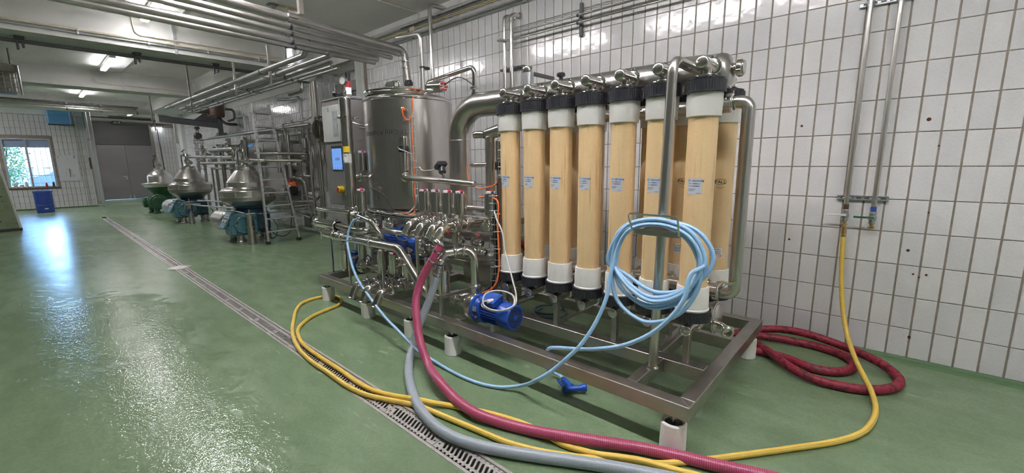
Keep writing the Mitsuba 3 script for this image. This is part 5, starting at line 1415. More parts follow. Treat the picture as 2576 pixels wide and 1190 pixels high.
coil = []
AA = [.255, .275, .245, .262, .285, .25, .268, .30]
BB = [.80, .735, .79, .755, .83, .745, .78, .655]
N_T = 6
for i in range(8 * N_T + 5):
    th = i * math.pi / 4
    t = int(th / (2 * math.pi))
    a, zb = AA[t % 8], BB[t % 8]
    if t == N_T - 1:
        zb, a = .655, .275
    ztop = 1.238 + .014 * math.sin(t * 2.3)
    x = 2.345 + .030 * math.sin(t * 1.9 + .5)
    cs, sn = math.cos(th), math.sin(th)
    z = (ztop + zb) / 2 + (ztop - zb) / 2 * sn + .018 * abs(cs)
    if sn < 0:
        x -= .05 * (-sn)
    coil.append((x, .975 + a * cs + .02 * math.sin(t * 2.7), z))
coil = [c for c in coil]
k, pa = hose('hose', BLUE_IN[:-1] + coil[1:] + BLUE_OUT[1:] + BLUE_TAIL, .0125, 'hose_blue', 'pale blue braided hose hanging in a coil on the hose stand', 12, .012)
for pt_ in (BLUE_IN[0],):
    part(k, 'hose_clip', lathe([(.013, -.006), (.0155, -.005), (.0155, .005), (.013, .006)], 14, pa[3], pa[4] - pa[3]), 'steel_bright')
k, pa = hose('hose', WINE, .032, 'hose_wine', 'thick dark wine-red rubber hose lying in loops on the floor by the tiled wall', 18, .02)
mk = sa.affine_transform(sg.box(0, 0, 1, 1), [1, 0, 0, 1, 0, 0])
hose('hose', DARKHOSE, .011, 'hose_dark_blue', 'thin dark blue-grey hose coiled on the floor under the skid', 10, .02)

# ------------------------------------------------------------------ spray gun
sgk = thing('spray_gun', 'blue plastic water spray gun lying on the floor beside the front rail', 'spray gun')
G0 = V3(2.365, 1.615, .040)
gd = V3(-.45, -.85, 0); gd /= np.linalg.norm(gd)       # along the grip, away from the hose
gs = V3(gd[1], -gd[0], 0) * -1
part(sgk, 'grip', rod(G0, G0 + gd * .115, .019, 18, .004, .021), 'blue_plastic')
part(sgk, 'grip_ring', lathe([(.021, -.006), (.025, -.003), (.025, .003), (.021, .006)], 18, G0 + gd * .112, gd), 'blue_plastic')
hd = gd * .55 + gs * -.85
hd = V3(.62, -.55, 0); hd /= np.linalg.norm(hd)
c_ = G0 + gd * .135
part(sgk, 'head', lathe([(0, -.072), (.024, -.070), (.031, -.060), (.024, -.045), (.022, -.02), (.022, .055), (.029, .070), (.031, .085), (.026, .095), (0, .097)], 24, c_, hd), 'blue_plastic')
part(sgk, 'nozzle', lathe([(.012, -.074), (.010, -.0735), (0, -.070)], 14, c_, hd), 'copper_brown')
part(sgk, 'trigger', sweep(fillet([c_ - hd * .035 + V3(0, 0, .005), c_ - hd * .05 - gd * .03, c_ - hd * .045 - gd * .125], .02, 5), .0095, 10), 'blue_plastic')
part(sgk, 'connector', join(rod(G0 - gd * .035, G0, .011, 12), lathe([(.011, -.004), (.015, -.003), (.015, .003), (.011, .004)], 12, G0 - gd * .012, gd), rod(G0 - gd * .02, G0 - gd * .02 + V3(-.02, .01, -.02), .004, 6)), 'steel_bright')

# ------------------------------------------------------------------ taps on the right wall
def tap(y, z_top, ring, lever, lab):
    k = thing('water_tap', lab, 'tap')
    x = 4.335
    part(k, 'pipe', pipe([(x, y, CEIL - .02), (x, y, z_top)], .0175, n=18), 'steel_satin')
    part(k, 'colour_ring', lathe([(.0178, -.02), (.0185, -.02), (.0185, .02), (.0178, .02)], 18, (x, y, z_top + .01), (0, 0, 1)), ring, label='coloured band')
    part(k, 'valve', join(lathe([(.014, -.10), (.02, -.095), (.023, -.08), (.018, -.075), (.026, -.06), (.026, -.035), (.02, -.03), (.023, -.015), (.02, 0)], 8, (x, y, z_top - .01)), rod((x, y, z_top - .055), (x - .035, y, z_top - .055), .011, 10), rod((x - .03, y, z_top - .055), (x - .045, y, z_top - .055), .016, 6)), 'zinc')
    part(k, 'lever', join(cbox(x - .046, x - .041, y - .01, y + .115, z_top - .062, z_top - .046, .002)), lever)
    part(k, 'spout', lathe([(.012, -.135), (.019, -.13), (.022, -.125), (.022, -.118), (.014, -.112), (.014, -.10)], 14, (x, y, z_top - .01)), 'brass')
    for z in (1.27, 2.70):
        part(k, 'pipe_clip', join(lathe([(.0178, -.012), (.0205, -.012), (.0205, .012), (.0178, .012)], 16, (x, y, z)), rod((x, y - .03, z), (x, y + .03, z), .005, 6)), 'zinc')
    return k


tap(.255, 1.19, 'copper_brown', 'white_plastic', 'steel water pipe with red band and white lever on the wall, carrying the yellow hose')
tap(.085, 1.18, 'drum_blue', 'sign_green', 'steel water pipe with blue band and dark green lever on the tiled wall')
for z, w_ in ((1.27, 'lower'), (2.72, 'upper')):
    k = thing('wall_rail', f'slotted zinc mounting rail across the two water pipes on the tiled wall, the {w_} one', 'mounting rail')
    part(k, 'rail', join(cbox(4.372, 4.392, .005, .325, z - .019, z + .019, .003), cbox(4.366, 4.374, .005, .325, z + .010, z + .019, .002), cbox(4.366, 4.374, .005, .325, z - .019, z - .010, .002)), 'zinc')
    part(k, 'slot', join(*[box(4.3700, 4.3722, y, y + .03, z - .006, z + .006) for y in np.arange(.02, .30, .05)]), 'dark_metal', False)

# ------------------------------------------------------------------ pipes high on the right wall
k = thing('wall_pipe_pair', 'two thin steel pipes side by side along the tiled wall near the top', 'pipe')
part(k, 'pipe', pipe([(4.30, 3.80, 3.175), (4.30, -2.0, 3.175)], .0125, n=14), 'steel')
part(k, 'pipe', sweep(fillet([(4.24, 3.78, 3.08), (4.17, 3.84, 3.085), (4.17, 3.92, 3.09), (4.24, 3.92, 3.095), (4.30, 3.70, 3.10), (4.30, -2.0, 3.095)], .06, 6), .0125, 14), 'steel')
part(k, 'wire', rod((4.365, 3.80, 3.25), (4.365, -2.0, 3.23), .004, 6), 'zinc')
for y in (2.80, .9, -1.0):
    part(k, 'bracket', join(cbox(4.355, 4.392, y - .018, y + .018, 2.97, 3.32, .003), cbox(4.285, 4.36, y - .006, y + .006, 3.09, 3.10, .002), cbox(4.285, 4.36, y - .006, y + .006, 3.17, 3.18, .002), lathe([(.0128, -.012), (.018, -.012), (.018, .012), (.0128, .012)], 12, (4.30, y, 3.175), (0, 1, 0)), lathe([(.0128, -.012), (.018, -.012), (.018, .012), (.0128, .012)], 12, (4.30, y, 3.095), (0, 1, 0))), 'dark_metal')
for y, lab in ((3.855, 'upright steel pipe turning into the tiled wall above the collector pipe, the left one'), (3.74, 'upright steel pipe turning into the tiled wall above the collector pipe, the right one')):
    k = thing('wall_riser', lab, 'pipe', 'risers into the tiled wall')
    part(k, 'pipe', pipe([(4.25, y, .6), (4.25, y, 3.385), (4.25 + (.0 if y > 3.8 else .0), y - .01, 3.39), (4.40, y - .04, 3.395)][:2] + [(4.41, y - .02, 3.39)], .024, .055, 18), 'steel', 40)
    for z in (3.29, 3.20, 3.03):
        part(k, 'weld_ring', lathe([(.0242, -.003), (.0258, 0), (.0242, .003)], 18, (4.25, y, z)), 'steel_bright')
    part(k, 'rosette', lathe([(.024, 0), (.045, 0), (.043, .006), (.024, .012)], 18, (4.395, y - .019, 3.39), (-1, 0, 0)), 'steel_satin')
k = thing('riser_bracket', 'zinc bracket that holds the two risers off the tiled wall', 'bracket')
part(k, 'bar', cbox(4.33, 4.393, 3.62, 4.02, 2.76, 2.785, .003), 'dark_metal')
for y in (3.855, 3.74):
    part(k, 'pipe_clip', join(lathe([(.0245, -.012), (.028, -.012), (.028, .012), (.0245, .012)], 16, (4.25, y, 2.775)), rod((4.27, y, 2.775), (4.34, y, 2.775), .006, 8)), 'zinc')
COND = [('conduit', 4.30, 3.715, .026, 'box_grey', 'thick grey conduit pipe high along the right wall, the top one'), ('conduit', 4.28, 3.562, .030, 'box_grey', 'thick grey conduit pipe high along the right wall, under the brass pipes'), ('conduit', 4.36, 3.540, .014, 'zinc', 'thin grey conduit high along the right wall at the tile edge')]
for nm_, x, z, r, m_, lab in COND:
    k = thing(nm_, lab, 'conduit')
    part(k, 'pipe', rod((x, 7.4, z), (x, -3.4, z), r, 16), m_)
    for y in np.arange(-3, 7.3, 1.1):
        part(k, 'clip', join(lathe([(r, -.012), (r + .004, -.012), (r + .004, .012), (r, .012)], 14, (x, y, z), (0, 1, 0)), cbox(x, WX - .008, y - .008, y + .008, z - r - .006, z - r, .001)), 'zinc')
k = thing('brass_pipes', 'pair of thin brass coloured pipes high along the right wall', 'pipe')
for z in (3.640, 3.662):
    part(k, 'pipe', rod((4.33, 7.4, z), (4.33, -3.4, z), .008, 10), 'brass_pipe')
for y in np.arange(-3, 7.3, 1.0):
    part(k, 'clip', cbox(4.315, WX - .008, y - .01, y + .01, 3.625, 3.678, .003), 'zinc')
k = thing('tall_pipe', 'tall bright steel pipe behind the tank that bends to the wall near the ceiling', 'pipe')
part(k, 'pipe', pipe([(4.12, 5.13, 1.0), (4.10, 5.14, 3.775), (4.36, 5.10, 3.775)], .030, .07, 20), 'steel', 40)
k = thing('vent_pipe', 'steel pipe with flange rising from the tank lid edge and bending back to the left', 'pipe')
part(k, 'pipe', pipe([(3.27, 4.28, 2.30), (3.27, 4.28, 3.06), (3.27, 4.75, 3.10)], .026, .07, 18), 'steel_satin', 40)
part(k, 'flange', lathe([(.026, 0), (.06, .002), (.06, .016), (.028, .03)], 22, (3.27, 4.28, 2.345)), 'steel')
part(k, 'black_clip', join(lathe([(.0265, -.01), (.031, -.01), (.031, .01), (.0265, .01)], 16, (3.27, 4.28, 2.69)), cbox(3.29, 3.36, 4.25, 4.29, 2.67, 2.70, .004)), 'black_plastic')
k = thing('ceiling_conduit', 'cream cable conduit across the ceiling and down to the right wall', 'conduit')
part(k, 'pipe', pipe([(1.9, 5.75, CEIL - .012), (4.385, 5.75, CEIL - .012), (4.385, 5.8, 3.72)], .008, .05, 8), 'conduit_cream')
for x in np.arange(2.2, 4.2, .45):
    part(k, 'clip', cbox(x - .012, x + .012, 5.735, 5.765, CEIL - .024, CEIL, .003), 'conduit_cream')
# cable ties and black cable along the top conduit
solo('tied_cable', sweep(spline([(4.27, 6.1, 3.68), (4.265, 5.6, 3.675), (4.27, 5.1, 3.68), (4.275, 4.6, 3.685), (4.27, 4.0, 3.68), (4.275, 3.4, 3.685)], 8), .010, 8), 'black_cable', 'black cable tied under the top conduit on the right wall', 'cable')
k = thing('junction_box', 'small cream junction box on the brass pipes at the right wall', 'junction box')
part(k, 'box', cbox(4.29, 4.36, 5.80, 5.90, 3.58, 3.68, .012), 'conduit_cream')
part(k, 'gland', rod((4.325, 5.85, 3.50), (4.325, 5.85, 3.58), .012, 8), 'dark_metal')

# ------------------------------------------------------------------ rack of pipes across the hall (z = 3.0) and pipes along it
RACK = [(4.83, .040, 3.42, -.049, 'first and thickest'), (5.04, .030, 3.50, -.036, 'second'), (5.27, .030, 3.52, -.040, 'third'), (5.50, .036, 3.45, -.02, 'fourth'), (5.69, .034, 3.52, -.016, 'fifth and farthest')]
for i, (y, r, x1, sl, w_) in enumerate(RACK):
    z = 3.0
    zx = lambda x: 3.0 + sl * (x - 3.4)
    k = thing('rack_pipe', f'steel pipe across the hall under the ceiling, {w_} of five', 'pipe', 'rack of parallel pipes')
    if i == 0:
        part(k, 'pipe', pipe([(-9.5, y, zx(-9.5)), (3.42, y, z), (3.42, y - .06, 2.60)], r, .10, 22), 'pipe_dull', 40)
        for zz in (2.86, 2.78):
            part(k, 'flange', lathe([(r, -.008), (r + .016, -.006), (r + .016, .006), (r, .008)], 22, (3.42, y - .02, zz)), 'steel')
        part(k, 'black_nut', lathe([(0, 2.56), (.05, 2.56), (.054, 2.57), (.054, 2.60), (.045, 2.61), (.04, 2.625)], 20, (3.42, y - .06, 0)), 'black_plastic')
        part(k, 'hose_tail', sweep(spline([(3.42, y - .06, 2.56), (3.42, y - .065, 2.48), (3.40, y - .10, 2.42)], 6), .009, 8), 'grey_cable')
    else:
        part(k, 'pipe', rod((-9.5, y, zx(-9.5)), (x1, y, zx(x1)), r, 18), 'pipe_dull')
        part(k, 'cut_end', lathe([(r * .92, .002), (0, .002)], 16, (x1, y, zx(x1)), (1, 0, 0)), 'dark_metal', False)
    for x in (2.12, -.2, -2.5):
        part(k, 'pipe_clip', lathe([(r, -.014), (r + .006, -.014), (r + .006, .014), (r, .014)], 16, (x + (.0 if x < 2 else .1 * (i - 1)), y, zx(x + (.0 if x < 2 else .1 * (i - 1)))), (1, 0, 0)), 'dark_metal' if 0 < i else 'zinc')
k = thing('rack_pipe', 'short upright steel pipe beside the bent end of the rack behind the tank', 'pipe')
part(k, 'pipe', rod((3.46, 4.90, .30), (3.46, 4.90, 3.0), .026, 16), 'steel_satin')
k = thing('rack_hanger', 'square tube hanger from the ceiling beside the nearest rack pipe', 'bracket')
part(k, 'post', cbox(2.08, 2.13, 4.70, 4.75, 3.09, CEIL, .004), 'steel_dull')
part(k, 'cleat', [cbox(1.99, 2.08, 4.735, 4.75, 3.09, 3.115, .002), cbox(2.00, 2.10, 4.76, 4.90, 3.06, 3.09, .002)], 'steel_dull')
k = thing('rack_hanger', 'short square tube hanger with plate on the ceiling above the rack, beside a rust stain', 'bracket')
part(k, 'post', cbox(2.70, 2.755, 7.0, 7.055, 3.52, CEIL, .004), 'steel_dull')
part(k, 'plate', cbox(2.66, 2.795, 6.96, 7.095, CEIL - .010, CEIL + .002, .002), 'dark_metal')
part('ceiling', 'rust_stain', extrude(sa.scale(sg.Point(0, 0).buffer(.17, 5), 1.3, .7), .001, (2.95, 7.0, CEIL - .001)), 'stain_brown', False, label='brown water stain')
LONG = [(2.63, 2.55, .036, 2.985, 5.86, 'leftmost'), (2.86, 2.84, .036, 2.985, 5.62, 'right one'), (2.98, 2.94, .024, 2.95, 5.9, 'third, thinner'), (3.08, 3.03, .022, 2.94, 6.1, 'fourth, thinner'), (3.18, 3.12, .020, 2.93, 6.1, 'fifth, thinnest')]
for i, (xa, xb, r, z, ya, w_) in enumerate(LONG):
    k = thing('long_pipe', f'steel pipe running back along the hall above the ladder, {w_}', 'pipe', 'pipes along the hall')
    part(k, 'pipe', pipe([(xa, ya, z + (.06 if i < 2 else 0)), (xa, ya + .06, z), (xb, 13.6, z)] if i < 2 else [(xa, ya, z), (xb, 13.8, z)], r, .05, 18), 'pipe_dull')
    for y in (7.4, 9.1, 11.2, 13.0):
        part(k, 'pipe_clip', lathe([(r, -.012), (r + .006, -.012), (r + .006, .012), (r, .012)], 16, (xa + (xb - xa) * (y - ya) / (13.6 - ya), y, z), (0, 1, 0)), 'dark_metal')
for y, top in ((9.10, 3.42), (12.2, CEIL), (7.45, 3.40)):
    k = thing('pipe_hanger', f'zinc strut hanger under the pipes along the hall, {dict([(9.10, "in line with the ladder"), (12.2, "beyond the ladder"), (7.45, "by the fan unit")])[y]}', 'bracket')
    part(k, 'strut', join(cbox(2.74, 2.775, y - .02, y + .02, 2.80, top, .003), cbox(2.60, 3.20, y - .012, y + .012, 2.905, 2.922, .003)), 'steel_dull')
k = thing('fan_unit', 'grey white cylindrical fan unit hanging behind the crossing pipes', 'fan unit')
FX, FY = 3.36, 7.75
part(k, 'drum', lathe([(0, 3.00), (.10, 3.0), (.20, 3.06), (.22, 3.12), (.22, 3.50), (.19, 3.56), (0, 3.58)], 32, (FX, FY, 0)), 'zinc')
part(k, 'ring', lathe([(.221, 3.20), (.232, 3.205), (.232, 3.225), (.221, 3.23)], 32, (FX, FY, 0)), 'steel_satin')
part(k, 'lower_cone', lathe([(.14, 2.97), (.235, 3.05), (.235, 3.07), (.20, 3.08)], 32, (FX, FY, 0)), 'white_plastic')
part(k, 'hanger', [rod((FX - .2, FY, 3.45), (FX - .2, FY, CEIL), .012, 8), rod((FX + .2, FY, 3.45), (FX + .2, FY, CEIL), .012, 8)], 'dark_metal')
part(k, 'handle', join(rod((FX - .26, FY - .1, 3.25), (FX - .26, FY - .1, 3.5), .010, 8), rod((FX - .26, FY - .1, 3.5), (FX - .2, FY, 3.5), .03, 8)), 'dark_metal')
part(k, 'drain_pipe', pipe([(FX, FY, 3.0), (FX, FY, 2.82), (FX - .1, FY + .3, 2.78)], .028, .06, 14), 'steel_dull')
# ------------------------------------------------------------------ separators
def separator(x, y, kind, label):
    k = thing('separator', label, 'separator', 'separators in a row')
    W = lambda m: move(m, x, y, 0)
    pm = 'teal_paint' if kind else 'green_paint'
    if kind:
        part(k, 'hood', W(lathe([(.50, 1.03), (.50, 1.045), (.485, 1.075), (.44, 1.105), (.385, 1.125), (.37, 1.14), (.372, 1.23), (.36, 1.25), (.20, 1.47), (.185, 1.48), (.185, 1.51), (.17, 1.515), (.17, 1.555), (.15, 1.57), (0, 1.575)], 56)), 'separator_steel', 30)
        part(k, 'band', W(lathe([(.50, .92), (.518, .925), (.518, .945), (.505, .95), (.505, 1.03), (.515, 1.035), (.515, 1.05), (.50, 1.055)], 56)), 'separator_steel', 30)
        for a in np.arange(10) * 36 + 10:
            part(k, 'hood_clamp', W(rotz(cbox(.500, .530, -.014, .014, .93, 1.06, .005), a)), 'steel_satin')
        part(k, 'bowl', W(lathe([(.18, .68), (.30, .72), (.44, .80), (.50, .86), (.505, .92), (.50, .93)], 56)), 'steel_dull', 40)
        part(k, 'neck', W(lathe([(.24, .50), (.24, .66), (.30, .71), (.30, .73)], 32)), 'dark_teal_paint')
        part(k, 'body', W(join(cbox(-.30, .30, -.26, .30, .20, .62, .05), lathe([(.0, .0), (.24, 0), (.25, .02), (.25, .10)][::1], 30, (-.30, 0.02, .42), (1, 0, 0)))), 'dark_teal_paint')
        b = part(k, 'gear_case', W(rotz(join(cbox(-.50, .02, -.34, .02, .16, .60, .03)), 0)), 'teal_paint', label='teal painted gear case')
        part(b, 'round_cover', W(lathe([(.19, .0), (.19, -.03), (.17, -.05), (.145, -.05), (.14, -.035), (.09, -.04), (0, -.045)][::-1], 36, (-.24, -.345, .38), (0, 1, 0))), 'teal_paint')
        part(b, 'bolts', W(join(*[rod((-.24 + .165 * math.cos(a), -.40, .38 + .165 * math.sin(a)), (-.24 + .165 * math.cos(a), -.38, .38 + .165 * math.sin(a)), .013, 6) for a in np.arange(8) * math.pi / 4])), 'steel_dull')
        part(b, 'sloped_panel', W(orient(cbox(-.20, .20, -.02, .02, -.16, .16, .01), (-.50, -.17, .50), (0, 1, .0), (-.85, 0, .5))), 'teal_paint')
        for dy in (-.10, .06):
            part(b, 'round_lid', W(lathe([(0, .014), (.075, .014), (.08, .008), (.08, 0)][::-1], 24, (-.515, -.17 + dy, .51), (-.85, 0, .5))), 'zinc')
            part(b, 'lid_knob', W(rod((-.525, -.17 + dy, .517), (-.575, -.17 + dy, .546), .016, 8)), 'steel_dull')
        m = part(k, 'motor', W(lathe([(0, 0), (.17, 0), (.20, .02), (.21, .06), (.21, .46), (.19, .50), (0, .50)], 36, (-.44, .52, .44), (.16, -1, 0))), 'aluminium', 40, label='silver motor')
        part(m, 'fan_cover', W(lathe([(.19, 0), (.15, -.03), (0, -.035)][::-1], 30, (-.44, .52, .44), (.16, -1, 0))), 'steel_satin')
        for fx, fy in ((-.30, -.24), (.22, -.20), (-.30, .26), (.26, .24)):
            part(k, 'foot', W(join(lathe([(0, 0), (.085, 0), (.085, .03), (.07, .05), (.07, .10), (.065, .11), (.065, .17), (.06, .19), (0, .2)], 20, (fx, fy, 0)))), 'steel_dull')
        part(k, 'brake_leg', W(join(cbox(.18, .36, .02, .34, .12, .60, .03))), 'dark_teal_paint')
        c = part(k, 'water_pot', W(join(lathe([(0, .0), (.078, 0), (.080, .02), (.072, .05), (.070, .24), (.066, .34), (.085, .345), (.085, .365), (.062, .37), (.062, .54), (.066, .55), (.066, .585), (.05, .60), (0, .605)], 26, (-.20, -.58, 0)))), 'steel_dull', 35, label='upright steel water pot')
        part(c, 'slot', W(join(*[rotz(cbox(-.204 + .0, -.176, -.650, -.63, z, z + .10, .003), 24, (-.20, -.58, 0)) for z in (.30, .40)])), 'black_plastic')
        part(c, 'tap', W(join(rod((-.26, -.57, .62), (-.10, -.60, .62), .012, 8), rod((-.20, -.58, .60), (-.20, -.58, .70), .014, 8), pipe([(-.28, -.56, .63), (-.40, -.50, .68), (-.52, -.30, .68)], .016, .05, 10))), 'steel_satin')
        part(k, 'water_line', W(join(pipe([(-.10, -.60, .62), (.10, -.52, .58), (.20, -.40, .58)], .013, .03, 8), *[rod((.0 + .07 * i, -.57 + .04 * i, .60), (.012 + .07 * i, -.563 + .04 * i, .60), .02, 8) for i in range(4)])), 'steel_satin')
        part(k, 'drain_hose', W(sweep(spline([(.2, -.4, .56), (.12, -.42, .45), (.05, -.44, .34), (.02, -.45, .28), (.1, -.42, .2)], 6), .02, 8)), 'black_cable')
        part(k, 'cable', W(sweep(spline([(.05, -.5, .22), (.1, -.55, .12), (.2, -.55, .06), (.32, -.45, .12), (.36, -.4, .3), (.3, -.35, .45)], 6), .008, 6)), 'black_cable')
    else:
        part(k, 'hood', W(lathe([(.50, .98), (.53, .985), (.53, 1.0), (.36, 1.03), (.345, 1.045), (.345, 1.22), (.32, 1.30), (.26, 1.36), (.15, 1.46), (.13, 1.47), (.13, 1.52), (0, 1.53)], 48)), 'separator_steel', 30)
        part(k, 'bowl', W(lathe([(.30, .84), (.44, .88), (.49, .96), (.50, .985)], 48)), 'separator_steel', 40)
        part(k, 'neck', W(lathe([(.24, .62), (.25, .66), (.36, .80), (.38, .85)], 32)), 'green_paint')
        part(k, 'body', W(join(cbox(-.34, .34, -.30, .30, .18, .64, .12), lathe([(0, 0), (.22, 0), (.24, .03), (.24, .12), (.27, .14), (.27, .22)][::1], 32, (-.22, -.52, .40), (0, 1, 0)))), 'green_paint', 30)
        part(k, 'round_cover', W(lathe([(0, 0), (.16, 0), (.18, .02), (.18, .08)], 30, (-.22, -.56, .40), (0, 1, 0))), 'green_paint')
        part(k, 'motor', W(join(lathe([(.02, 0), (.10, 0), (.16, .02), (.18, .05), (.18, .30)], 30, (-.56, .02, .38), (1, 0, 0)))), 'green_paint')
        part(k, 'motor_face', W(lathe([(.15, .012), (.10, .008), (0, .01)][::-1], 26, (-.565, .02, .38), (1, 0, 0))), 'steel_dull')
        for fx, fy in ((-.26, -.36), (.2, -.3), (-.3, .25), (.25, .25)):
            part(k, 'foot', W(lathe([(0, 0), (.10, 0), (.10, .04), (.08, .07), (.09, .25), (0, .26)], 16, (fx, fy, 0))), 'green_paint')
    # inlet fittings on top
    zt = 1.57 if kind else 1.52
    part(k, 'top_fitting', W(join(lathe([(0, zt), (.07, zt), (.075, zt + .02), (.05, zt + .05), (.05, zt + .10), (.07, zt + .12), (.07, zt + .17), (.04, zt + .20), (.045, zt + .26), (.06, zt + .29), (.04, zt + .34), (0, zt + .35)], 22), rod((0, 0, zt + .11), (0, -.42, zt + .09), .036, 16), clamp((0, -.16, zt + .105), (0, 1, 0), .038), clamp((0, -.36, zt + .095), (0, 1, 0), .038))), 'steel_bright')
    part(k, 'hand_wheel', W(join(rod((-.06, .02, zt + .25), (-.06, .02, zt + .42), .009, 8), rod((-.10, .02, zt + .40), (-.02, .02, zt + .46), .012, 8), pipe([(-.12, .0, zt + .0), (-.12, .0, zt + .30), (.0, .0, zt + .33)], .016, .04, 10))), 'dark_metal')
    return k


separator(3.10, 10.20, 1, 'large steel separator on a teal gear case behind the ladder, nearest of the three')
separator(3.10, 14.95, 1, 'large steel separator on a teal gear case, middle one of the three')
separator(3.10, 18.95, 0, 'steel separator on a dark green painted base, farthest of the three')

# ------------------------------------------------------------------ ladder
k = thing('step_ladder', 'tall aluminium ladder with ten treads standing in front of the nearest separator', 'ladder')
LB = [V3(3.085, 9.32, .03), V3(3.70, 9.34, .03)]
LT = [V3(3.115, 9.44, 2.76), V3(3.40, 9.46, 2.76)]
for b, t in zip(LB, LT):
    part(k, 'stile', join(bar(b, t, .028, .070, (0, 1, 0), .003), bar(b + V3(0, -.036, 0), t + V3(0, -.036, 0), .040, .006, (0, 1, 0), .001)), 'aluminium')
    part(k, 'stile_slots', join(*[orient(box(-.008, .008, .0385, .0405, 0, .035), b + (t - b) * u, t - b, (0, -1, 0)) for u in np.linspace(.05, .93, 26)]), 'box_grey', False, kind='stuff')
    part(k, 'rubber_foot', cbox(b[0] - .035, b[0] + .035, b[1] - .055, b[1] + .045, 0, .06, .008), 'rubber')
for i in range(10):
    u = (.22 + .262 * i) / 2.76
    p_, q_ = LB[0] + (LT[0] - LB[0]) * u, LB[1] + (LT[1] - LB[1]) * u
    part(k, 'tread', bar(p_, q_, .085, .030, (0, .1, 1), .004), 'aluminium')

# ------------------------------------------------------------------ pipework behind the separators
def run(label, items, mat_='steel_satin', cat='pipe', clamps=(), clips=()):
    k = thing('plant_pipe', label, cat)
    for pts, r in items:
        part(k, 'pipe', pipe(pts, r, None, 12), mat_, 40)
    for p, d, r in clamps:
        part(k, 'clamp', clamp(p, d, r, 14), 'steel_bright')
    for p, r in clips:
        part(k, 'wall_clip', join(lathe([(r, -.015), (r + .007, -.015), (r + .007, .015), (r, .015)], 12, p), cbox(p[0], WX - .006, p[1] - .012, p[1] + .012, p[2] - .012, p[2] + .012, .003)), 'zinc')
    return k


run('steel pipe from the nearest separator top to the middle separator with an upright bend', [([(3.1, 15.0, 1.83), (3.1, 11.0, 1.76), (3.1, 10.86, 1.77), (3.1, 10.86, 1.94), (3.1, 11.05, 1.945), (3.1, 12.75, 1.955), (3.3, 12.9, 1.955)], .036)], clamps=[((3.1, 14.6, 1.825), (0, 1, 0), .036), ((3.1, 13.0, 1.795), (0, 1, 0), .036), ((3.1, 11.6, 1.77), (0, 1, 0), .036)])
run('dull steel pipe level with the hood of the middle separator', [([(3.1, 13.5, 1.64), (3.1, 10.65, 1.635)], .034)], 'steel_dull')
run('two level pipes from the nearest separator to the wall valves behind the ladder', [([(3.1, 9.8, 1.68), (3.1, 9.0, 1.66), (3.7, 8.75, 1.66), (4.1, 9.5, 1.62)], .03), ([(3.3, 10.1, 1.815), (3.3, 9.1, 1.80), (3.9, 9.0, 1.80), (4.0, 9.3, 1.55)], .032)], 'steel_dull', clamps=[((3.1, 9.3, 1.667), (0, 1, 0), .032)])
run('long level steel pipe at head height behind the ladder, bent down at its right end', [([(3.9, 16.6, 2.40), (3.9, 10.7, 2.378), (3.9, 10.55, 2.378), (3.9, 10.55, 1.4)], .044), ([(4.0, 11.9, 2.36), (4.0, 10.2, 2.36), (4.0, 10.2, 1.3)], .044)], clamps=[])
run('steel wall pipe above the grey switch cabinet', [([(4.25, 12.6, 2.467), (4.25, 9.6, 2.44)], .034)])
run('thin wall pipe with a valve that turns up beside the doorway', [([(4.2, 10.95, 1.75), (4.2, 10.9, 2.53), (4.2, 10.6, 2.535), (4.2, 9.56, 2.535), (4.3, 9.56, 2.60), (4.3, 9.53, 3.75)], .018)], clamps=[((4.2, 10.35, 2.535), (0, 1, 0), .022)])
run('grey wall pipe bent down from the ceiling pipes', [([(4.15, 10.9, 3.08), (4.3, 10.55, 3.06), (4.3, 10.1, 3.06), (4.3, 10.08, 1.6)], .036)], 'zinc', clips=[((4.3, 10.09, 2.6), .036), ((4.3, 10.08, 1.9), .036)])
run('grey wall pipe bent down from the ceiling, farther back', [([(4.3, 14.6, 2.95), (4.3, 13.75, 2.95), (4.3, 13.7, 1.4)], .036)], 'zinc', clips=[((4.3, 13.7, 2.4), .036), ((4.3, 13.7, 1.7), .036)])
run('bundle of upright steel pipes on the wall left of the control cabinet', [([(4.30, 9.42, .35), (4.30, 9.42, 3.50)], .036), ([(4.22, 9.62, .45), (4.22, 9.62, 2.40)], .024), ([(4.26, 9.25, .6), (4.26, 9.25, 3.3)], .026), ([(4.30, 9.12, 1.0), (4.30, 9.12, 2.9)], .016)], 'steel_dull')
run('U shaped pipe bend hanging from the valve stack on the wall', [([(4.1, 9.72, 1.70), (4.1, 9.72, 1.33), (4.1, 9.32, 1.33), (4.1, 9.32, 1.85)], .036)], clamps=[((4.1, 9.32, 1.5), (0, 0, 1), .036), ((4.1, 9.72, 1.55), (0, 0, 1), .036)])
run('dark U shaped pipe bend lower on the wall beside the ladder', [([(4.1, 10.40, 1.55), (4.1, 10.38, 1.29), (4.1, 9.8, 1.27), (4.15, 9.75, .6)], .040), ([(4.0, 10.5, 1.6), (4.0, 10.5, .6)], .03), ([(4.12, 9.9, 1.24), (4.12, 9.98, 1.15), (4.12, 9.98, .55)], .034)], 'steel_dull')
run('level steel pipes low along the wall behind the ladder', [([(4.1, 11.6, .66), (4.1, 9.3, .80)], .028), ([(4.1, 12.2, .34), (4.0, 9.4, .66)], .022), ([(4.12, 12.0, .46), (4.05, 9.4, .72)], .020), ([(4.15, 10.0, .90), (4.15, 9.3, .84), (4.15, 9.2, .9)], .024)], 'steel_dull')
run('thin bright upright pipe that ends low on the wall beside the doorway', [([(4.0, 9.15, 1.85), (4.0, 9.15, .55), (4.0, 9.4, .45), (4.0, 10.0, .5)], .022)], 'steel')
k = thing('valve_stack', 'upright sensor and flanged valve stack on the wall right of the ladder', 'valve')
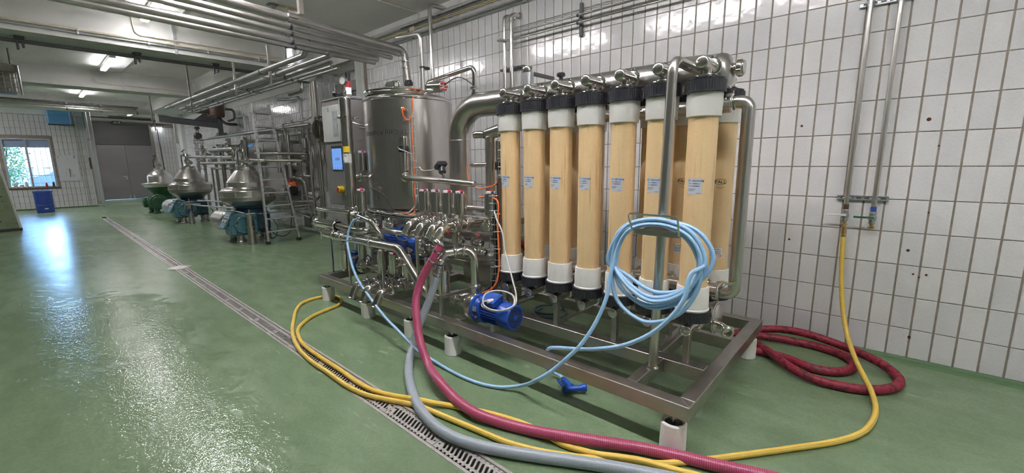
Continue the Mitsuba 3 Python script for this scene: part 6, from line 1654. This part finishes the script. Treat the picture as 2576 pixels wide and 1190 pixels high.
part(k, 'sensor', join(lathe([(.0, 1.92), (.045, 1.92), (.05, 1.93), (.05, 2.14), (.03, 2.16), (0, 2.17)], 16, (4.12, 9.62, 0)), lathe([(.02, 1.80), (.10, 1.80), (.105, 1.81), (.105, 1.83), (.03, 1.84), (.03, 1.92)], 22, (4.12, 9.7, 0))), 'steel_dull')
part(k, 'flange', join(lathe([(.04, 1.74), (.085, 1.745), (.09, 1.76), (.085, 1.775), (.04, 1.78)], 20, (4.12, 9.7, 0)), lathe([(.04, 1.62), (.09, 1.625), (.095, 1.64), (.09, 1.655), (.04, 1.66)], 20, (4.12, 9.9, 0)), rod((4.12, 10.0, 1.64), (4.12, 9.5, 1.66), .03, 12), rod((4.12, 9.7, 1.3), (4.12, 9.7, 1.9), .035, 14)), 'steel_satin')
part(k, 'cable', sweep(spline([(4.05, 9.8, 1.83), (4.02, 10.1, 1.78), (4.02, 10.25, 1.66), (4.05, 10.2, 1.5), (4.05, 10.0, 1.45)], 6), .007, 6), 'black_cable')
for j, (x, y, z) in enumerate(((4.0, 10.45, 1.62), (4.0, 10.2, 1.60), (4.05, 9.98, 1.58), (4.1, 9.45, .95), (4.1, 10.6, .62), (3.95, 10.55, 1.0), (4.0, 10.3, 1.08))):
    part(k, 'hand_valve', join(lathe([(.03, -.07), (.05, -.06), (.05, -.04), (.035, -.03), (.035, .03), (.05, .04), (.05, .06), (.03, .07)], 14, (x, y, z), (0, 1, 0)), rod((x, y, z), (x, y, z + .12), .014, 8), rod((x, y, z + .11), (x, y, z + .13), .04, 10)), 'steel_satin')
k = thing('orange_drive', 'small orange and black valve drive low on the wall beside the ladder', 'valve actuator')
part(k, 'case', cbox(3.98, 4.14, 10.22, 10.42, 1.02, 1.20, .04), 'orange_cable', label='orange case')
part(k, 'gear', cbox(3.94, 4.10, 10.12, 10.24, .90, 1.10, .03), 'black_plastic')
part(k, 'red_cap', rod((4.0, 10.3, 1.2), (4.0, 10.3, 1.25), .05, 12), 'red_plastic')
k = thing('switch_cabinet', 'grey switch cabinet with a blue sign on the wall behind the ladder', 'cabinet')
part(k, 'body', cbox(4.02, 4.37, 10.55, 12.9, .82, 2.14, .012), 'box_grey')
part(k, 'door', cbox(4.00, 4.02, 10.58, 11.68, .86, 2.10, .005), 'box_grey')
part(k, 'door', cbox(4.00, 4.02, 11.72, 12.87, .86, 2.10, .005), 'box_grey')
q = part(k, 'blue_sign', box(3.995, 4.001, 12.35, 12.85, 2.03, 2.13), 'sticker_blue', False, label='blue sign')
part(q, 'print', join(*[box(3.993, 3.996, 12.40 + .07 * i, 12.44 + .07 * i, 2.05, 2.09 + .02 * (i % 2)) for i in range(6)]), 'sticker_white', False)
for y in (11.0, 11.09):
    part(k, 'red_button', rod((4.0, y, 1.53), (3.985, y, 1.53), .022, 10), 'red_plastic')
k = thing('slim_cabinet', 'pale narrow cabinet on the wall between switch cabinet and pipes', 'cabinet')
part(k, 'body', cbox(4.22, 4.37, 10.12, 10.50, .95, 2.05, .01), 'cabinet_steel')
part(k, 'door', cbox(4.205, 4.22, 10.14, 10.48, .97, 2.03, .004), 'box_grey')
solo('wall_board', cbox(4.37, 4.388, 10.28, 10.62, .10, .40, .003), 'dark_panel', 'dark board leaning low on the tiled wall behind the ladder', 'board')
k = thing('cable_coil', 'coil of brown-grey cable hanging on the wall left of the control cabinet', 'cable coil')
rr = np.random.default_rng(3)
pts = []
for t in np.arange(0, 8.5 * 2 * math.pi, .32):
    w_ = 1 + .16 * math.sin(t * .37)
    pts.append((4.20 + .05 * math.sin(t * .23), 9.04 + .165 * w_ * math.cos(t) + .015 * math.sin(t * 1.7), 2.30 + .245 * math.sin(t) * (1 + .10 * math.sin(t * .21 + 1)) + .0 - .03 * math.sin(t * .4)))
part(k, 'cable', sweep(spline(pts, 3), .011, 7), 'cable_brown')
part(k, 'hook', join(cbox(4.16, 4.38, 8.93, 9.15, 2.535, 2.56, .004), rod((4.18, 8.99, 2.53), (4.18, 9.09, 2.53), .02, 8)), 'dark_metal')
part(k, 'tail', sweep(spline([(4.18, 9.0, 2.06), (4.19, 8.96, 2.0), (4.2, 8.93, 1.8), (4.22, 8.92, 1.5)], 6), .009, 6), 'cable_brown')
solo('loose_cable', sweep(spline([(3.3, 9.9, .30), (3.45, 9.95, .10), (3.6, 9.9, .04), (3.75, 9.9, .12), (3.85, 10.0, .45), (3.95, 10.1, .55)], 8), .009, 6), 'black_cable', 'thin dark cable looping near the floor behind the ladder', 'cable')
k = thing('glove', 'pale yellow rubber piece lying on the low pipes behind the ladder', 'rubber piece')
scene[k] = shape(pipe([(3.70, 10.15, .34), (3.85, 10.15, .40), (4.0, 10.1, .50)], .035, .05, 10), 'conduit_cream')

# middle group of valves between the separators
k = thing('valve_group', 'dense group of steel valves and upright pipes between the nearest and the middle separator', 'valve')
for (x, y, z0, z1, r) in ((3.45, 13.0, .4, 2.1, .05), (3.55, 12.6, .3, 1.9, .035), (3.7, 12.2, .3, 2.2, .035), (3.4, 12.0, .8, 1.9, .03), (3.75, 13.4, .2, 2.3, .05), (3.9, 11.7, .3, 2.0, .03), (3.6, 14.2, .4, 2.1, .04), (3.95, 12.8, .2, 2.3, .04), (3.55, 15.8, .4, 2.0, .035), (3.85, 16.4, .3, 2.2, .04)):
    part(k, 'upright', rod((x, y, z0), (x, y, z1), r, 12), 'steel_dull')
for (x, y, z) in ((3.4, 13.0, 1.86), (3.45, 13.0, 1.60), (3.45, 12.5, 1.75), (3.35, 13.6, 1.72), (3.35, 14.0, 1.86), (3.3, 14.4, 1.70), (3.6, 12.2, 1.5), (3.4, 12.0, 1.35), (3.7, 13.4, 2.0), (3.75, 13.2, 1.2), (3.5, 12.6, 2.05)):
    part(k, 'valve', join(lathe([(.035, -.10), (.06, -.09), (.06, -.06), (.04, -.05), (.04, .05), (.06, .06), (.06, .09), (.035, .10)], 14, (x, y, z), (0, 1, 0)), rod((x, y, z), (x, y, z + .16), .018, 8), rod((x - .05, y, z + .15), (x + .05, y, z + .17), .014, 8)), 'steel_satin')
for p_, q_ in (((3.4, 13.8, 1.95), (3.4, 11.8, 1.95)), ((3.5, 14.3, 1.5), (3.5, 12.0, 1.5)), ((3.45, 13.4, 2.1), (4.0, 13.4, 2.1)), ((3.5, 12.9, .75), (3.5, 10.8, .75)), ((3.3, 12.8, .62), (3.3, 10.9, .66)), ((3.9, 14.5, 1.7), (3.9, 11.5, 1.7))):
    part(k, 'level_pipe', rod(p_, q_, .03, 12), 'steel_dull')
for (x, y, z) in ((3.6, 12.0, 1.86), (3.7, 11.8, 1.66)):
    part(k, 'dial', rod((x, y, z), (x - .03, y - .03, z), .07, 16), 'sticker_white')
k = thing('pump_stand', 'low green-grey pump pipework on the floor between the separators', 'pipe')
for pts, r in (([(3.0, 13.9, .66), (3.1, 12.5, .70), (3.15, 11.2, .74)], .022), ([(2.9, 13.9, .55), (2.9, 13.0, .58), (3.1, 11.1, .62)], .02), ([(2.75, 14.35, .36), (2.78, 14.2, .55), (3.0, 13.7, .58)], .02)):
    part(k, 'pipe', pipe(pts, r, .06, 10), 'zinc')
part(k, 'blue_grip', rod((2.80, 14.3, .30), (2.86, 14.2, .42), .03, 10), 'blue_plastic')
part(k, 'post', cbox(3.40, 3.44, 13.9, 13.94, 0, 1.5, .004), 'steel_dull')
part(k, 'post', cbox(3.52, 3.56, 12.2, 12.24, 0, 1.5, .004), 'steel_dull')

# ------------------------------------------------------------------ jib crane and hoist
k = thing('jib_crane', 'dark grey jib crane arm on an upright bracket at the wall, over the separators', 'crane')
part(k, 'column', join(cbox(4.18, 4.30, 15.74, 15.86, 2.50, 3.55, .01), cbox(4.14, 4.37, 15.68, 15.92, 2.50, 2.58, .01)), 'crane_paint')
part(k, 'arm', join(bar((4.2, 15.8, 2.80), (2.78, 15.95, 2.93), .10, .16, (0, 0, 1), .006), bar((4.2, 15.8, 2.88), (2.78, 15.95, 3.01), .14, .012), bar((4.2, 15.8, 2.72), (2.78, 15.95, 2.85), .14, .012)), 'crane_paint')
v, f = extrude(sg.Polygon([(0, 0), (-.62, .07), (0, .56)]), .02)
part(k, 'gusset', (np.stack([4.2 + v[:, 0], 15.8 + v[:, 2] - .01, 2.86 + v[:, 1]], -1), f), 'crane_paint', False)
part(k, 'end_plate', cbox(2.72, 2.775, 15.86, 16.04, 2.80, 3.06, .006), 'white_plastic', label='pale end plate')
k = thing('chain_hoist', 'dark chain hoist with hook hanging from the crane arm', 'hoist')
HXX, HYY = 3.64, 15.86
part(k, 'trolley', join(cbox(HXX - .06, HXX + .06, HYY - .10, HYY + .10, 2.66, 2.74, .02), sweep(np.array([(HXX + .03 * math.cos(t), HYY, 2.60 + .05 * math.sin(t)) for t in np.linspace(-.6, 4.0, 14)]), .013, 8)), 'dark_metal')
part(k, 'block', lathe([(0, -.07), (.09, -.06), (.105, 0), (.09, .06), (0, .07)], 20, (HXX, HYY, 2.47), (.3, -1, 0)), 'dark_metal')
ch_ = []
for dx in (-.09, -.035, .05, .095):
    for i in range(26):
        c = V3(HXX + dx + .012 * math.sin(i + dx * 50), HYY + .02 * (i % 2), 2.40 - .038 * i)
        ch_.append(orient(sweep(np.array([(.022 * math.cos(t), 0, .030 * math.sin(t)) for t in np.linspace(0, 2 * math.pi, 9)]), .009, 5), c, (0, 1, .01) if i % 2 else (1, .01, 0), (0, 0, 1)))
part(k, 'chain', join(*ch_), 'dark_metal', kind='stuff')
k = thing('extract_box', 'dark rusty suction box under the ceiling pipes near the crane', 'duct box')
part(k, 'box', join(lathe([(0, 2.90), (.18, 2.9), (.2, 2.93), (.2, 3.25), (0, 3.26)], 20, (3.75, 14.2, 0)), cbox(3.2, 3.7, 14.1, 14.35, 2.98, 3.16, .02)), 'copper_brown')
part(k, 'pipe', join(pipe([(3.8, 14.2, 2.9), (3.9, 14.3, 2.8), (4.1, 14.6, 2.76), (4.35, 14.6, 2.76)], .04, .08, 12), pipe([(3.9, 13.9, 3.1), (4.1, 13.9, 3.1), (4.1, 13.9, 2.85), (4.0, 14.1, 2.8)], .03, .08, 12)), 'dark_metal')
part(k, 'lamp_glint', rod((3.28, 14.0, 3.12), (3.28, 13.9, 3.12), .04, 12), 'white_plastic')
k = thing('far_pipes', 'pipe with a wide bend dropping in front of the far wall beside the crane arm', 'pipe')
part(k, 'pipe', pipe([(-4.5, 19.9, 3.52), (3.2, 19.9, 3.40), (3.9, 19.9, 3.35), (3.9, 19.9, 2.4)], .05, .25, 16), 'steel_satin', 40)
part(k, 'pipe', pipe([(-4.5, 20.3, 3.70), (3.0, 20.3, 3.62)], .03, None, 12), 'dark_metal')
part(k, 'pipe', pipe([(-4.5, 20.1, 3.58), (2.9, 20.1, 3.50)], .03, None, 12), 'steel_dull')
for x in (1.2, 2.0, 2.9):
    part(k, 'pipe_clip', [lathe([(.05, -.02), (.06, -.02), (.06, .02), (.05, .02)], 14, (x, 19.9, 3.52 - .12 * (x + 4.5) / 7.7), (1, 0, 0)), cbox(x - .02, x + .02, 19.86, 20.34, 3.56, 3.60, .004)], 'dark_metal')
k = thing('pipe_hanger', 'thin steel hanger on the far pipes near the crane arm tip', 'bracket')
part(k, 'strut', [cbox(3.00, 3.04, 18.2, 18.24, 2.95, CEIL, .004), cbox(3.04, 3.07, 18.2, 18.23, 2.72, 3.0, .004)], 'steel_dull')

# ------------------------------------------------------------------ end wall things
k = thing('fan_heater', 'sky blue louvred fan heater high on the tiled end wall above the window', 'fan heater')
HX0, HX1, HY0, HY1, HZ0, HZ1 = .87, 1.47, 23.72, 24.15, 3.20, 3.84
part(k, 'case', cbox(HX0, HX1, HY0, HY1, HZ0, HZ1, .02), 'heater_blue')
for i in range(8):
    z = HZ0 + .06 + .07 * i
    part(k, 'louvre', orient(cbox(-.26, .26, -.004, .004, -.035, .035, .002), ((HX0 + HX1) / 2, HY0 - .012, z), (0, -1, -.6), (1, 0, 0)) if False else cbox(HX0 + .04, HX1 - .04, HY0 - .03, HY0 + .01, z, z + .022, .006), 'heater_blue')
part(k, 'frame', [cbox(HX0 + .015, HX1 - .015, HY0 - .012, HY0 + .005, HZ0 + .012, HZ0 + .04, .004), cbox(HX0 + .015, HX1 - .015, HY0 - .012, HY0 + .005, HZ1 - .04, HZ1 - .012, .004)], 'heater_blue')
part(k, 'bracket', [cbox(HX0, HX1 + .16, HY1 - .02, END + .01, HZ0 - .03, HZ0, .004), rod((HX0, HY1, HZ1), (HX0 - .3, END, HZ1 - .02), .015, 8)], 'dark_metal')
part(k, 'supply_pipe', join(pipe([(HX1 + .01, 23.95, 3.76), (HX1 + .09, 23.95, 3.74), (HX1 + .10, 23.97, 3.5), (HX1 + .13, 24.0, 3.12)], .022, .06, 10), rod((HX1 + .02, 23.95, 3.70), (HX1 + .08, 23.95, 3.66), .035, 10)), 'zinc')
solo('air_duct_strip', extrude(sg.Polygon([(-4.4, 0), (.72, 0), (.86, .10), (.86, .14), (-4.4, .24)]), .45, (0, 24.17, 3.62), (0, -1, 0), (0, 0, 1)), 'white_paint', 'pale boxed duct under the ceiling left of the blue fan heater', 'duct') if False else None
k = thing('whiteboard', 'old marked whiteboard sheet on the tiled end wall right of the window', 'whiteboard')
part(k, 'sheet', cbox(.905, 1.50, END - .022, END - .008, 1.05, 2.035, .004), 'board_white')
part(k, 'clip', [cbox(1.40, 1.42, END - .03, END - .02, 1.92, 2.02, .003), cbox(.96, .98, END - .03, END - .02, 1.95, 1.99, .003)], 'dark_metal')
part(k, 'marker', rod((1.205, END - .035, 1.20), (1.22, END - .035, 1.52), .016, 8), 'ink_grey')
k = thing('downpipe', 'upright steel downpipe with dark sockets at the corner of the tiled end wall', 'pipe')
part(k, 'pipe', pipe([(1.90, 24.02, CEIL), (1.90, 24.02, .12)], .048, n=18), 'steel_satin')
part(k, 'socket', [lathe([(0, .0), (.09, 0), (.09, .05), (.062, .09), (.062, .22), (.05, .24)], 18, (1.90, 24.02, 0)), lathe([(.048, 2.62), (.056, 2.63), (.056, 2.68), (.048, 2.69)], 18, (1.90, 24.02, 0))], 'steel_dull')
part(k, 'bracket', cbox(1.80, 1.86, 24.0, 24.05, 1.5, 1.95, .006), 'copper_brown')
part(k, 'backing', cbox(1.84, 2.06, 24.06, 24.2, 0, 3.8, .01), 'zinc')
k = thing('wall_socket', 'small cream cable and switch box on the end wall beside the downpipe', 'switch')
part(k, 'box', cbox(1.55, 1.63, END - .06, END - .005, 1.44, 1.56, .008), 'conduit_cream')
part(k, 'conduit', [rod((1.585, END - .02, 1.55), (1.56, END - .02, 3.5), .012, 8), rod((1.60, END - .02, 1.45), (1.60, END - .02, .1), .010, 8)], 'conduit_cream')
k = thing('plastic_drum', 'blue plastic drum with lid standing under the window on the green floor', 'drum')
part(k, 'body', lathe([(0, 0), (.20, 0), (.222, .02), (.225, .05), (.23, .20), (.226, .22), (.236, .235), (.236, .26), (.226, .275), (.232, .40), (.232, .66), (.225, .69)], 36, (.36, 22.55, 0)), 'drum_blue')
part(k, 'lid', lathe([(.225, .69), (.242, .695), (.242, .745), (.23, .765), (.21, .765), (.205, .75), (0, .75)], 36, (.36, 22.55, 0)), 'drum_blue')
part(k, 'white_mark', orient(grid_patch(.09, .035, .001, 4), (.385, 22.55 - .232, .14), (-.1, -1, 0)), 'sticker_white', False)
k = thing('exit_sign', 'small dark green emergency exit sign above the grey door', 'sign')
part(k, 'box', cbox(3.10, 3.44, 27.9, 27.94, 3.58, 3.73, .006), 'sign_green')
ar = sg.Polygon([(-.012, .04), (.012, .04), (.012, -.005), (.03, -.005), (0, -.04), (-.03, -.005), (-.012, -.005)])
part(k, 'arrow', extrude(ar, .003, (3.36, 27.899, 3.655), (0, -1, 0), (0, 0, 1)), 'sticker_white', False)
man = sg.MultiPolygon([g_ for g_ in [sg.Point(.0, .045).buffer(.012, 6), sg.LineString([(0, .028), (-.005, -.005), (.022, -.03)]).buffer(.008), sg.LineString([(-.005, -.005), (-.02, -.025), (-.04, -.03)]).buffer(.007), sg.LineString([(-.025, .01), (0, .024), (.025, .005)]).buffer(.006)]])
part(k, 'running_figure', extrude(shapely.union_all(list(man.geoms)), .003, (3.21, 27.899, 3.65), (0, -1, 0), (0, 0, 1)), 'sticker_white', False)
part(k, 'wire', [rod((3.15, 27.92, 3.73), (3.15, 27.92, 3.80), .005, 6), rod((3.4, 27.92, 3.73), (3.4, 27.92, 3.80), .005, 6)], 'dark_metal')
k = thing('duct_stain_beam', 'dark cables and brackets along the lintel above the grey door', 'cable')
part(k, 'cable', join(rod((2.3, 26.96, 3.78), (4.8, 26.96, 3.74), .03, 8), rod((2.9, 26.95, 3.84), (4.4, 26.95, 3.80), .02, 8), pipe([(3.9, 26.9, 3.80), (4.3, 26.9, 3.78), (4.5, 26.9, 3.70)], .03, .05, 8)), 'dark_metal')
solo('door_cable', sweep(spline([(4.78, 28.2, 3.75), (4.80, 28.22, 3.0), (4.83, 28.22, 2.0), (4.86, 28.22, 1.2), (4.88, 28.22, .3)], 6), .02, 8), 'dark_metal', 'dark cable down the tiled wall right of the grey door', 'cable')
k = thing('wall_lamp', 'pale box lamp hanging right of the grey door', 'lamp')
part(k, 'case', cbox(4.62, 5.0, 28.1, 28.28, 3.52, 3.60, .01), 'white_plastic')
part(k, 'glow', cbox(4.64, 4.98, 28.12, 28.26, 3.50, 3.52, .004), 'white_plastic', emitter={'type': 'area', 'radiance': rgb([8, 8.5, 9])})

# ------------------------------------------------------------------ heater with wire guard under the ceiling at the left
k = thing('heater_unit', 'grey ceiling heater with a wire guard at the upper left edge', 'heater')
UX0, UX1, UY = -.45, .19, 13.0
part(k, 'hood', cbox(UX0, UX1, UY, UY + .45, 3.40, 3.56, .02), 'copper_grey')
part(k, 'back_box', cbox(UX0 + .04, UX1 - .04, UY + .10, UY + .45, 3.02, 3.40, .02), 'copper_grey')
gw_ = [rod((x, UY + .02, 3.02), (x, UY + .02, 3.40), .007, 6) for x in np.arange(UX0 + .02, UX1, .085)] + [rod((UX0, UY + .02, z), (UX1, UY + .02, z), .007, 6) for z in (3.03, 3.12, 3.21, 3.30, 3.38)]
for g_ in gw_:
    part(k, 'guard_bar', g_, 'zinc')
part(k, 'side_tube', [rod((UX1 + .01, UY, 2.98), (UX1 + .01, UY, 3.54), .018, 10), rod((.045, UY + .04, 3.04), (.045, UY + .04, 3.10), .035, 10)], 'zinc')
part(k, 'hanger', rod((.12, UY + .2, 3.55), (.12, UY + .2, CEIL), .012, 8), 'dark_metal')
# rail under the first beam and its clamps, beam conduits
k = thing('ceiling_track', 'black track rail with clamps along the underside of the first white beam', 'rail')
part(k, 'rail', cbox(-4.5, 3.35, 9.52, 9.56, 3.33, 3.385, .006), 'dark_metal')
for x in (-3.2, -1.4, .22, 1.50, 2.6):
    part(k, 'clamp', [cbox(x - .05, x + .05, 9.46, 9.62, 3.375, 3.42, .01), cbox(x - .04, x - .015, 9.50, 9.58, 3.24, 3.35, .006), cbox(x + .015, x + .04, 9.50, 9.58, 3.27, 3.35, .006)], 'dark_metal')
for z, r, m_, w_ in ((3.545, .016, 'conduit_cream', 'upper'), (3.50, .016, 'zinc', 'lower')):
    k = thing('beam_conduit', f'straight conduit along the face of the first white beam, the {w_} one', 'conduit')
    part(k, 'pipe', rod((-4.5, 9.10, z), (3.55, 9.10, z), r, 10), m_)
    for x in np.arange(-4, 3.4, .8):
        part(k, 'clip', cbox(x - .012, x + .012, 9.075, 9.122, z - r - .004, z + r + .004, .003), m_)
for y0, pts, w_ in ((9.10, [(1.43, 9.10, 3.86), (1.45, 9.10, 3.61), (3.6, 9.10, 3.615)], 'face of the first white beam, to the lamp'), (14.63, [(1.42, 14.63, 3.86), (1.44, 14.63, 3.58), (3.3, 14.63, 3.56)], 'face of the second white beam, to the bright lamp')):
    k = thing('beam_conduit', f'thin cream conduit bent down the {w_}', 'conduit')
    part(k, 'pipe', pipe(pts, .011, .08, 10), 'conduit_cream')
    for x in np.arange(1.7, 3.3, .6):
        part(k, 'clip', cbox(x - .01, x + .01, y0 - .02, y0 + .018, pts[2][2] - .016, pts[2][2] + .018, .003), 'conduit_cream')
for x, y, w_ in ((1.95, 9.11, 'first'), (1.95, 14.64, 'second')):
    k = thing('beam_seam', f'thin pale cover strip across the {w_} white beam and along the ceiling', 'strip')
    part(k, 'strip', join(cbox(x - .02, x + .02, y - .012, y + .01, 3.40 if y < 10 else 3.46, CEIL, .002), cbox(x - .02, x + .02, y - 4.0, y, CEIL - .012, CEIL, .002)), 'zinc')

# ------------------------------------------------------------------ window sill things and the outdoors
def jar(x, r, h, m_, lab, lid='white_plastic'):
    k = thing('sill_jar', lab, 'jar')
    part(k, 'jar', lathe([(0, .845), (r, .845), (r * 1.02, .86), (r * 1.02, .845 + h * .75), (r * .7, .845 + h * .86), (r * .7, .845 + h)], 18, (x, END - .0, 0)), m_)
    part(k, 'lid', lathe([(r * .74, .845 + h), (r * .74, .845 + h * 1.12), (0, .845 + h * 1.13)], 16, (x, END - .0, 0)), lid)


jar(.535, .034, .14, 'red_plastic', 'small red jar on the window sill', 'red_plastic')
jar(.72, .036, .17, 'dark_metal', 'small dark bottle on the right end of the window sill', 'dark_metal')
for x, r, h, w_ in ((-.24, .05, .16, 'pale glass jar at the left end of the window sill'), (-.10, .06, .10, 'low white bowl jar on the window sill'), (.03, .045, .19, 'tall pale glass jar beside the window post')):
    jar(x, r, h, 'sticker_white', w_)
struct('ground_outside', box(-30, 30, END + .32, 60, -.3, -.02), 'outside_ground')
rr = np.random.default_rng(11)


def bush(x, y, w, h, n, label, seed):
    q = np.random.default_rng(seed)
    k = thing('bush', label, 'bush')
    part(k, 'stems', join(*[rod((x + q.normal(0, w * .15), y, 0), (x + q.normal(0, w * .3), y + q.normal(0, .3), h * .8), .03, 6) for _ in range(5)]), 'wood_sill')
    vs, fs = [], []
    for i in range(n):
        d = q.normal(size=3); d /= np.linalg.norm(d)
        c = V3(x, y, h * .55) + d * V3(w / 2, .7, h * .45) * q.uniform(.55, 1.0)
        a = q.normal(size=3); a /= np.linalg.norm(a)
        b = np.cross(a, d); b /= np.linalg.norm(b) + 1e-9
        s = q.uniform(.04, .08)
        vs += [c - a * s, c + b * s * .5, c + a * s, c - b * s * .5]
        fs += [[4 * i, 4 * i + 1, 4 * i + 2], [4 * i, 4 * i + 2, 4 * i + 3]]
    part(k, 'leaves', (np.array(vs), np.array(fs)), 'leaf', False, kind='stuff')


bush(-.9, 29.5, 2.6, 3.6, 4000, 'green bush outside the window behind the left pane', 1)
bush(-2.6, 31.0, 3.0, 4.2, 3000, 'green bush outside the window, farther left', 2)
k = thing('parked_van', 'white van outside seen low through the right pane of the window', 'van')
part(k, 'body', extrude(sg.Polygon([(0, .35), (4.2, .35), (4.2, 1.9), (1.4, 1.95), (.6, 1.25), (0, 1.1)]).buffer(.05), 1.7, (.2, 30.2, 0), (0, -1, 0), (0, 0, 1)), 'outside_white')
part(k, 'window', extrude(sg.Polygon([(.75, 1.25), (2.2, 1.25), (2.2, 1.75), (1.45, 1.75)]), .02, (.2, 28.49, 0), (0, -1, 0), (0, 0, 1)), 'dark_panel')
for x in (1.0, 3.5):
    part(k, 'wheel', rod((.2 + x, 28.48, .33), (.2 + x, 28.75, .33), .33, 24), 'rubber')
k = thing('outside_bench', 'grey planter bench outside under the window', 'bench')
part(k, 'box', cbox(-.6, 1.6, 26.6, 27.1, -.02, .75, .03), 'box_grey')
part(k, 'top', cbox(-.65, 1.65, 26.55, 27.15, .75, .80, .01), 'zinc')
